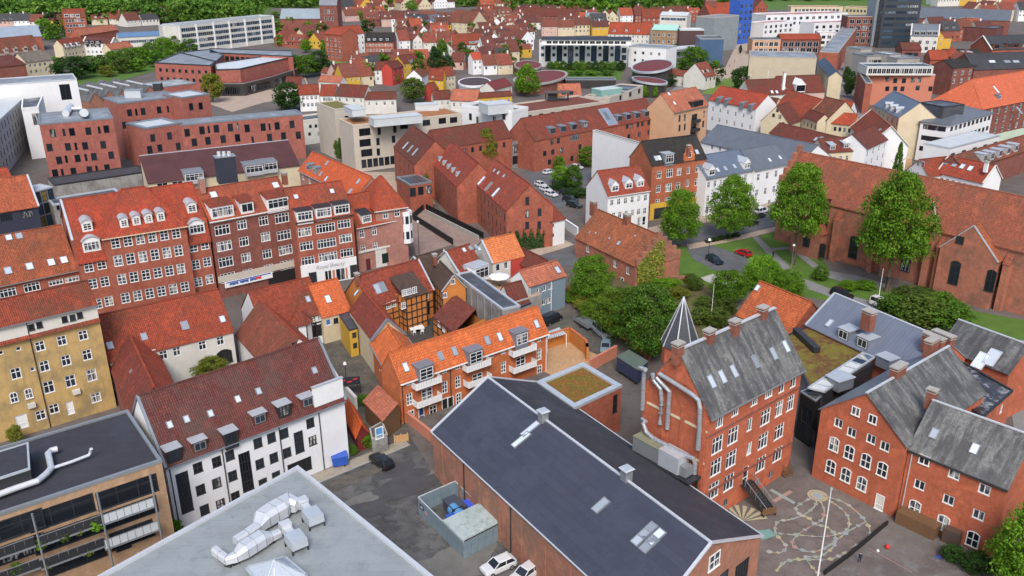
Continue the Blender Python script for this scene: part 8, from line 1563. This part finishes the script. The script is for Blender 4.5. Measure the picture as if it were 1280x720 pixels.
for i in range(4): mb = MB(); q = c+(pl[i].xy-c)*.75; mb.tube([(q.x-.15,q.y,.42),(q.x+.15,q.y,.42)],.42,12); mb.build('wheel',RUBBER,root)
root = thing('canopy','white slatted canopy roof by the orange terrace wall','canopy',P(696,425)); pl = [P(684,424,2.6),P(708,417,2.6),P(699,409,2.6),P(686,414,2.6)]
for k in range(8): f,g = k/8+.01,(k+1)/8-.012; mb = MB(); mb.slab([[pl[0].lerp(pl[1],f),pl[0].lerp(pl[1],g),pl[3].lerp(pl[2],g),pl[3].lerp(pl[2],f)]],.06); mb.build('slat',ROOF_P,root)
for p in pl: mb = MB(); mb.box((p.x,p.y,1.27),(.12,.12,2.5)); mb.build('post',WHITE,root)
# ================================================================== courtyard store and bins
c0,c1,c2,c3 = P2(522.5,622,2.3),P2(579,677.5,2.3),P2(625,654,2.3),P2(569,602,2.3); cm0,cm1 = c0.lerp(c1,.57),c3.lerp(c2,.57)
root = thing('steel_enclosure','open topped blue-grey sheet steel bin enclosure by the hall','enclosure',(*c0,0)); h = 2.3
def sheetwall(a,c,par,nm='steel_panel',hh=h):
    L = (c-a).length; n = max(2,round(L/1.1)); me = None; d = (c-a).normalized(); rz = math.atan2(d.y,d.x)
    mb = MB(); mb.box((0,0,0),(L/n-.03,.06,hh)); me = mb.mesh(nm,STEELB)
    for k in range(n): q = a.lerp(c,(k+.5)/n); inst(nm,me,par,(q.x,q.y,hh/2+.02),rz)
    mb = MB(); mb.beam((*a,hh+.06),(*c,hh+.06),.12,.1); mb.build('top_rail',GALV,par)
for a,c in ((c0,cm0),(cm1,c3),(c3,c0)): sheetwall(a,c,root)
d = (c1-c0).normalized(); nn = Vector((d.y,-d.x)); q = c0.lerp(c1,.09)+nn*.05; mb = MB(); mb.box((q.x,q.y,1.45),(.9,.03,.55),math.atan2(d.y,d.x)); mb.build('dark_sign',m_plain('sign_navy',(.01,.014,.03),.4),root); mb = MB(); mb.box((q.x+nn.x*.02,q.y+nn.y*.02,1.45),(.5,.02,.2),math.atan2(d.y,d.x)); mb.build('sign_mark',WHITE,root)
q = c0.lerp(c1,.19)+nn*.05; mb = MB(); mb.box((q.x,q.y,1.15),(.5,.03,.35),math.atan2(d.y,d.x)); mb.build('red_notice',m_plain('notice',(.6,.25,.25),.5),root)
root = thing('storage_container','closed blue-grey steel container with pale lid beside the enclosure','container',(*cm0,0)); sheetwall(cm0,c1,root); sheetwall(c1,c2,root); sheetwall(c2,cm1,root); sheetwall(cm1,cm0,root)
mb = MB(); cc = (cm0+c1+c2+cm1)/4; mb.prism([tuple(cc+(p-cc)*1.02) for p in (cm0,c1,c2,cm1)],2.42,2.56); mb.build('lid',m_mottle('pale_metal_lid',[(.42,.50,.50),(.50,.57,.56),(.28,.36,.32)],.35,.6),root); mb = MB(); mb.beam((*c1.lerp(c2,.02),2.38),(*c1.lerp(c2,.98),2.38),.2,.1); mb.build('lid_gap',BLACK,root)
ax = (c1-c0).normalized(); ay = Vector((-ax.y,ax.x))
def bin_(name,label,sx,sy,size,mat,h,lid=True,cyl=False):
    p = c0+ax*sx+ay*sy; rz = math.atan2(ax.y,ax.x); root = thing(name,label,'bin',(*p,0)); mb = MB()
    if cyl: mb.tube([(p.x-ax.x*size[0]/2,p.y-ax.y*size[0]/2,h),(p.x+ax.x*size[0]/2,p.y+ax.y*size[0]/2,h)],size[1]/2,14)
    else: mb.box((p.x,p.y,h/2+.1),(size[0],size[1],h),rz,taper=1.1)
    mb.build('bin_body',mat,root); mb = MB()
    if lid: mb.box((p.x,p.y,h+.16),(size[0]*1.16,size[1]*1.16,.12),rz); mb.build('lid',mat,root); mb = MB()
    mb.box((p.x,p.y,h if cyl else .08),(size[0]*.8 if not cyl else .12,size[1]*(.9 if not cyl else 1.04),.14 if not cyl else size[1]*1.04),rz); mb.build('band',DARKM,root); return root
bin_('paper_bin','light blue drum shaped bin lying in the enclosure',3.9,3.2,(2.4,1.5),CYANP,1.0,False,True); bin_('waste_bin','dark blue bin beside the light blue drum',4.6,2.0,(1.3,1.0),BLUEP,1.2); bin_('waste_bin','blue bin against the container side',5.3,1.6,(1.2,1.0),BLUEP,1.1); bin_('waste_bin','bright blue wrapped bin at the hall side of the enclosure',3.9,5.2,(2.0,1.2),m_plain('bright_blue',(.05,.10,.62),.4),1.3); bin_('waste_bin','dark grey bin in the shaded enclosure corner',2.6,3.6,(2.6,1.6),m_plain('slate_bin',(.06,.07,.10),.5),1.4)
p = P(425,581); root = thing('dumpster','blue wheeled dumpster standing against the white block','dumpster',p); mb = MB(); mb.box((p.x,p.y,.85),(1.9,1.3,1.2),.35,taper=1.12); mb.build('dumpster_body',BLUEP,root); mb = MB(); mb.box((p.x,p.y,1.52),(2.2,1.55,.14),.35); mb.build('lid',BLUEP,root)
for sx in (-.7,.7):
    for sy in (-.4,.4): mb = MB(); mb.tube([(p.x+sx,p.y+sy-.05,.14),(p.x+sx,p.y+sy+.05,.14)],.14,8); mb.build('castor',RUBBER,root)
p = P(502,550); root = thing('wooden_crate','pale wooden crate at the back of the courtyard','crate',p)
for k in range(5): mb = MB(); mb.box((p.x,p.y-.5,.15+k*.22),(2.0,.06,.18),.3); mb.build('slat',m_plain('pale_wood',(.55,.33,.15),.7),root)
for s in (-.9,0,.9): mb = MB(); mb.box((p.x+s,p.y-.4+s*.3,.6),(.12,.5,1.1),.3); mb.build('crate_post',m_plain('pale_wood',(.55,.33,.15),.7),root)
p = P(437,499); root = thing('awning','black square awning with three red patches in the alley','awning',p); mb = MB(); mb.box((p.x,p.y+1,2.6),(3.2,2.4,.1),.2); mb.build('awning_cloth',BLACK,root)
for k,(x,y) in enumerate(((-1.0,.9),(.1,.6),(.8,1.5))): mb = MB(); mb.box((p.x+x,p.y+y,2.68),(.75,.35,.04),.6); mb.build('red_patch',REDP,root)
for sx in (-1.4,1.4):
    for sy in (0.1,1.9): mb = MB(); mb.box((p.x+sx,p.y+sy,1.27),(.08,.08,2.5)); mb.build('awning_post',DARKM,root)
def lamp(label,loc,h,name='street_lamp',head=.3,mat=DARKM):
    p = P(*loc); root = thing(name,label,'lamp',p); mb = MB(); mb.tube([(p.x,p.y,0),(p.x,p.y,h)],.07,7,r2=.05); mb.build('pole',mat,root); mb = MB(); mb.tube([(p.x,p.y,h),(p.x,p.y,h+head*1.2)],head,9,r2=head*.7); mb.build('lamp_head',WHITE,root)
lamp('black alley lamp with white head',(433,478),3.2); lamp('street lamp with white head by the brick square',(524,318),7.5); lamp('wall lamp post beside the hall',(651,690),3.0); lamp('street lamp on the churchyard driveway',(885,325),4.5,head=.35); lamp('pale lamp post beside the church path',(989,335),5,mat=ALU)
for lb,loc,h,r in (('tall white flagpole on the playground',(1021,728),12,.09),('white pole on the lawn before the church',(1097,380),7,.08),('thin white flagpole in the walled garden',(888,408),8,.06),('white pole in front of the white house with grey wall dormers',(957,124),12,.15),('thin grey pole behind the red roofed white house',(936,122),10,.1)):
    p = P(*loc); root = thing('flagpole',lb,'flagpole',p); mb = MB(); mb.tube([(p.x,p.y,0),(p.x,p.y,h)],r,8,r2=r*.5); mb.build('pole',WHITE,root); mb = MB(); mb.tube([(p.x,p.y,h),(p.x,p.y,h+.18)],r*1.3,8); mb.build('finial',GALV,root); mb = MB(); mb.box((p.x,p.y,.12),(.5,.5,.24)); mb.build('pole_base',CONC,root)
# ================================================================== playground
pastel = [m_plain('paint_'+n,c,.8,0,.12,3) for n,c in (('cream',(.38,.35,.22)),('pink',(.34,.22,.19)),('mint',(.27,.31,.26)),('pale_blue',(.27,.31,.33)),('white',(.36,.34,.31)))]
def ribbon(name,label,pts,w_,seed,z=.065,big=.34):
    """painted dotted garden path: short painted strokes with fuller blots between"""
    z += seed*.0011; R = random.Random(seed); W = [P2(u,v) for u,v in pts]; S_ = []
    for i in range(len(W)-1):
        p0,p1,p2,p3 = W[max(i-1,0)],W[i],W[i+1],W[min(i+2,len(W)-1)]
        for k in range(6): t = k/6; S_.append(.5*((2*p1)+(p2-p0)*t+(2*p0-5*p1+4*p2-p3)*t*t+(3*p1-p0-3*p2+p3)*t**3))
    S_.append(W[-1]); mb = MB(); k = 0
    for i in range(len(S_)-1):
        a,c = S_[i],S_[i+1]; d = (c-a)
        if d.length < 1e-4: continue
        d = d.normalized(); n = Vector((-d.y,d.x)); ww = w_*R.uniform(.5,1.3); mi = R.choice([0,0,1,2,3,4])
        mb.face([(*(a-n*ww),z),(*(c-n*ww),z),(*(c+n*ww),z),(*(a+n*ww),z)],mi=mi)
        if i % 4 == 1:
            rr = big*R.uniform(.6,1.1); mb.face([(a.x+rr*math.cos(6.2832*q/7+R.uniform(-.2,.2)),a.y+rr*math.sin(6.2832*q/7),z+.0095) for q in range(7)],mi=R.choice([0,1,2,3,4]))
    return tag(mb.build(name,pastel),label,'ground painting',None,'structure')
Y8 = lambda L: [(960+x/8,630+y/8) for x,y in L]
Q4 = lambda L: [(960+x/4,540+y/4) for x,y in L]
for i,(L,lb) in enumerate(((Q4([(245,320),(190,345),(140,380),(160,415),(200,430),(240,465),(290,475),(330,510),(335,560),(300,600),(250,625),(180,625)]),''),(Q4([(245,325),(235,370),(180,415),(110,440),(50,450),(35,490),(45,520),(90,575),(60,605),(0,600)]),''),(Q4([(255,335),(280,390),(270,440),(220,470),(150,515),(120,560),(160,590),(240,600),(320,560),(400,500),(490,450)]),''),(Q4([(265,325),(330,360),(390,410),(405,470),(370,505),(280,525),(160,518),(50,510)]),''),(Q4([(270,320),(370,350),(430,390),(480,440),(510,500),(480,550),(410,580)]),''),(Q4([(40,700),(80,655),(140,640),(220,640),(300,640),(360,620),(395,600)]),''),(Q4([(180,625),(230,690),(260,715)]),''))):
    ribbon('painted_line',lb or None,L,.1,i+2)
p = P(1022,620); mb = MB()
for r,mi,z in ((1.25,0,.065),(1.0,1,.071),(.85,0,.077),(.62,3,.083)): mb.face([(p.x+r*math.cos(6.2832*k/20),p.y+r*math.sin(6.2832*k/20),z) for k in range(20)],mi=mi)
tag(mb.build('painted_sun',pastel),kind='structure')
mb = MB(); p = P(978,621); q = P(990,613)
for a,w_,L,mi,z in ((.65,.55,3.6,1,.065),(.65+1.5708,.55,3.6,3,.073),(.65+1.5708,.3,3.2,2,.081)): mb.box((p.x,p.y,z),(L,w_,.006),a,mi=mi)
tag(mb.build('painted_cross',pastel),kind='structure'); mb = MB(); c = P(928,652)
for k in range(9): a0,a1 = .15+k*.33,.15+(k+.55)*.33; mb.face([(c.x,c.y,.065),(c.x+3.2*math.cos(a0),c.y+3.2*math.sin(a0),.065),(c.x+3.2*math.cos(a1),c.y+3.2*math.sin(a1),.065)],mi=0)
tag(mb.build('painted_rays',pastel),kind='structure'); sheet('painted_square',[(945,664),(962,662),(970,670),(952,676)],.05,m_plain('paint_teal',(.16,.30,.27),.8)); mb = MB(); a,c = P(1086,687),P(1140,716); mb.beam((a.x,a.y,.15),(c.x,c.y,.065),.1,.008); tag(mb.build('painted_line',pastel[1]),kind='structure')
def stairs(label,top,bot,z,w_,n,mat,railmat):
    a,c = P(*top,z),P(*bot,0); d = Vector((c.x-a.x,c.y-a.y,0)); L = d.length; d.normalize(); s = Vector((-d.y,d.x,0)); rz = math.atan2(d.y,d.x); root = thing('steel_stair',label,'stair',(c.x,c.y,0))
    for k in range(n): f = (k+.5)/n; mb = MB(); q = a.lerp(c,f); mb.box((q.x,q.y,z*(1-f)),(L/n*1.05,w_,.06),rz); mb.build('tread',mat,root)
    mb = MB(); q = a-d*.7; mb.box((q.x,q.y,z),(1.5,w_+.1,.08),rz); mb.build('landing',mat,root)
    for sd in (-1,1):
        o = s*(w_/2*sd); mb = MB(); mb.beam(a+o+Vector((0,0,-.05)),c+o+Vector((0,0,.05)),.06,.3); mb.build('stringer',mat,root); mb = MB(); mb.tube([a+o-d*1.4+Vector((0,0,1)),a+o+Vector((0,0,1)),c+o+Vector((0,0,1))],.04,6); mb.build('handrail',railmat,root)
        for k in range(5): q = a.lerp(c,k/4)+o; mb = MB(); mb.tube([q,q+Vector((0,0,1))],.025,5); mb.build('baluster',railmat,root)
stairs('long steel stair from the school door to the playground',(936,605),(962,640),2.6,1.9,11,DARKM,ALU); stairs('short brown stair at the dark gap of the school',(977,577),(986,596),1.5,1.4,6,WOODB,BROWNF)
def bench(label,loc,a): 
    p = P(*loc); t = thing('bench',label,'bench',p,'playground benches'); mb = MB(); mb.box((p.x,p.y,.45),(1.9,.45,.08),a); mb.build('seat',WOODB,t); mb = MB(); mb.box((p.x-.25*math.sin(-a),p.y+.25*math.cos(a),.75),(1.9,.07,.5),a); mb.build('backrest',WOODB,t)
    for s in (-.8,.8): mb = MB(); mb.box((p.x+s*math.cos(a),p.y+s*math.sin(a),.21),(.1,.4,.42),a); mb.build('leg',DARKM,t)
bench('dark bench at the foot of the long steel stair',(961,645),.3); bench('wooden bench against the school wall by the white door',(1085,622),-.75)
person('child in navy jacket standing by the low black wall',(1074,703),(.01,.015,.05),(.012,.014,.03),1.4,(1080,690)); person('person in dark clothes walking on the church path',(966,322),(.015,.016,.02),(.01,.01,.012),1.75,(972,330))
for nm,lb,loc,r,m in (('ball','small white ball on the schoolyard',(1097,690),.18,WHITE),('ball','red ball on the schoolyard',(1109,686),.3,REDP)):
    p = P(*loc); mb = MB(); n = 10
    rings = [[Vector((p.x+r*math.sin(math.pi*i/6)*math.cos(6.2832*k/n),p.y+r*math.sin(math.pi*i/6)*math.sin(6.2832*k/n),r-r*math.cos(math.pi*i/6))) for k in range(n)] for i in range(7)]
    for A_,B_ in zip(rings,rings[1:]):
        for k in range(n): mb.face([A_[k],A_[(k+1) % n],B_[(k+1) % n],B_[k]])
    tag(mb.build(nm,m,smooth=True,org=p),lb,'ball')
p = P(1174,697); mb = MB(); R = random.Random(3); mb.face([(p.x+.5*R.uniform(.5,1)*math.cos(6.2832*k/8),p.y+.5*R.uniform(.5,1)*math.sin(6.2832*k/8),.03+R.uniform(0,.06)) for k in range(8)]); tag(mb.build('cloth',m_plain('blue_cloth',(.04,.08,.35),.8)),'crumpled blue cloth lying on the schoolyard','cloth')
# the crowd on the square by the market hall, a few pixels each
R = random.Random(12); grp = 'people on the market square'; cm = [((.02,.02,.03),(.01,.01,.015)),((.3,.05,.05),(.02,.02,.04)),((.05,.07,.2),(.015,.015,.02)),((.4,.4,.4),(.03,.03,.05)),((.03,.03,.03),(.12,.1,.08))]
for k in range(34): f = R.random(); u = 272+f*95; v = 118-f*18+R.uniform(-6,6); c = R.choice(cm); person('tiny figure standing in the crowd before the market hall',(u,v),c[0],c[1],R.uniform(1.6,1.85),(u+R.uniform(-9,9),v+R.uniform(-9,9)),grp)
for k,(u,v,lb) in enumerate(((918,78,'far pedestrian in the middle of the shopping street'),(912,84,'far pedestrian left in the shopping street'),(928,64,'far pedestrian at the top of the shopping street'),(1058,92,'far pedestrian in the narrow street'))): person(lb,(u,v),*cm[k % 5],1.75,(u+5,v))
# dishes, chimneys and small roof things on far roofs keep to their houses; bicycles by the lawn hedge
for i in range(7):
    p = P(885+6*i,303.5-1.2*i); bush(['first','second','third','fourth','fifth','sixth','seventh'][i]+' low dark shrub along the lawn edge by the road',(885+6*i,303.5-1.2*i),1.1,1.8,LEAFD,'far','shrub','shrub')

for i,(u,v,s) in enumerate(((52,681,.9),(80,672,1.0),(99,664,.8),(121,658,1.2),(60,706,.8),(110,690,.9),(20,712,.9))):
    bx_,z_ = apt.sz(0,u,v,1.0); bush(['first','second','third','fourth','fifth','sixth','seventh'][i]+' potted plant on the glazed balconies of the tan block',tuple(apt.pt(0,bx_,z_-.5,1.0)),s*1.3,s*1.5,[LEAFB,LEAFR,LEAFY][i % 3],'far','potted_plant','plant')

sheet('tree_lawn',[(55,104),(110,82),(200,66),(240,70),(195,88),(118,112)],.1,GRASS)
for i,(u,v,h,wd,m) in enumerate(((114,92,9,12,LEAF),(136,96,6,10,LEAFY),(155,92,8,11,LEAFR),(172,90,7,11,LEAFB),(196,84,9,12,LEAF),(214,80,8,11,LEAFB),(238,68,9,12,LEAF),(68,90,8,12,LEAFB))): tree(['first','second','third','fourth','fifth','sixth','seventh','eighth'][i]+' tree of the front belt behind the saw-tooth factory',(u,v),h,wd,'broad',m,'far',.05)
for i,(u,v) in enumerate(((330,52),(352,58),(372,52),(392,58),(408,64),(425,60),(445,66),(470,68),(498,90),(522,88),(560,92),(586,84),(640,88),(624,60),(652,70),(590,46),(560,50),(668,36),(700,40),(735,38),(818,50),(850,70),(884,62),(530,44),(470,30),(450,26))): tree(['first','second','third','fourth','fifth','sixth','seventh','eighth','ninth','tenth','eleventh','twelfth','thirteenth','fourteenth','fifteenth','sixteenth','seventeenth','eighteenth','nineteenth','twentieth','twenty-first','twenty-second','twenty-third','twenty-fourth','twenty-fifth','last'][i]+' of the small yard trees scattered among the old town roofs',(u,v),7+(i*5 % 4),8+(i*3 % 5),'broad',[LEAF,LEAFB,LEAFD,LEAFR][i % 4],'far',.05,'yard_tree')
print('objects',len(S.objects),'tris',sum(len(m.loop_triangles) if False else sum(len(p.vertices)-2 for p in m.polygons) for m in bpy.data.meshes))
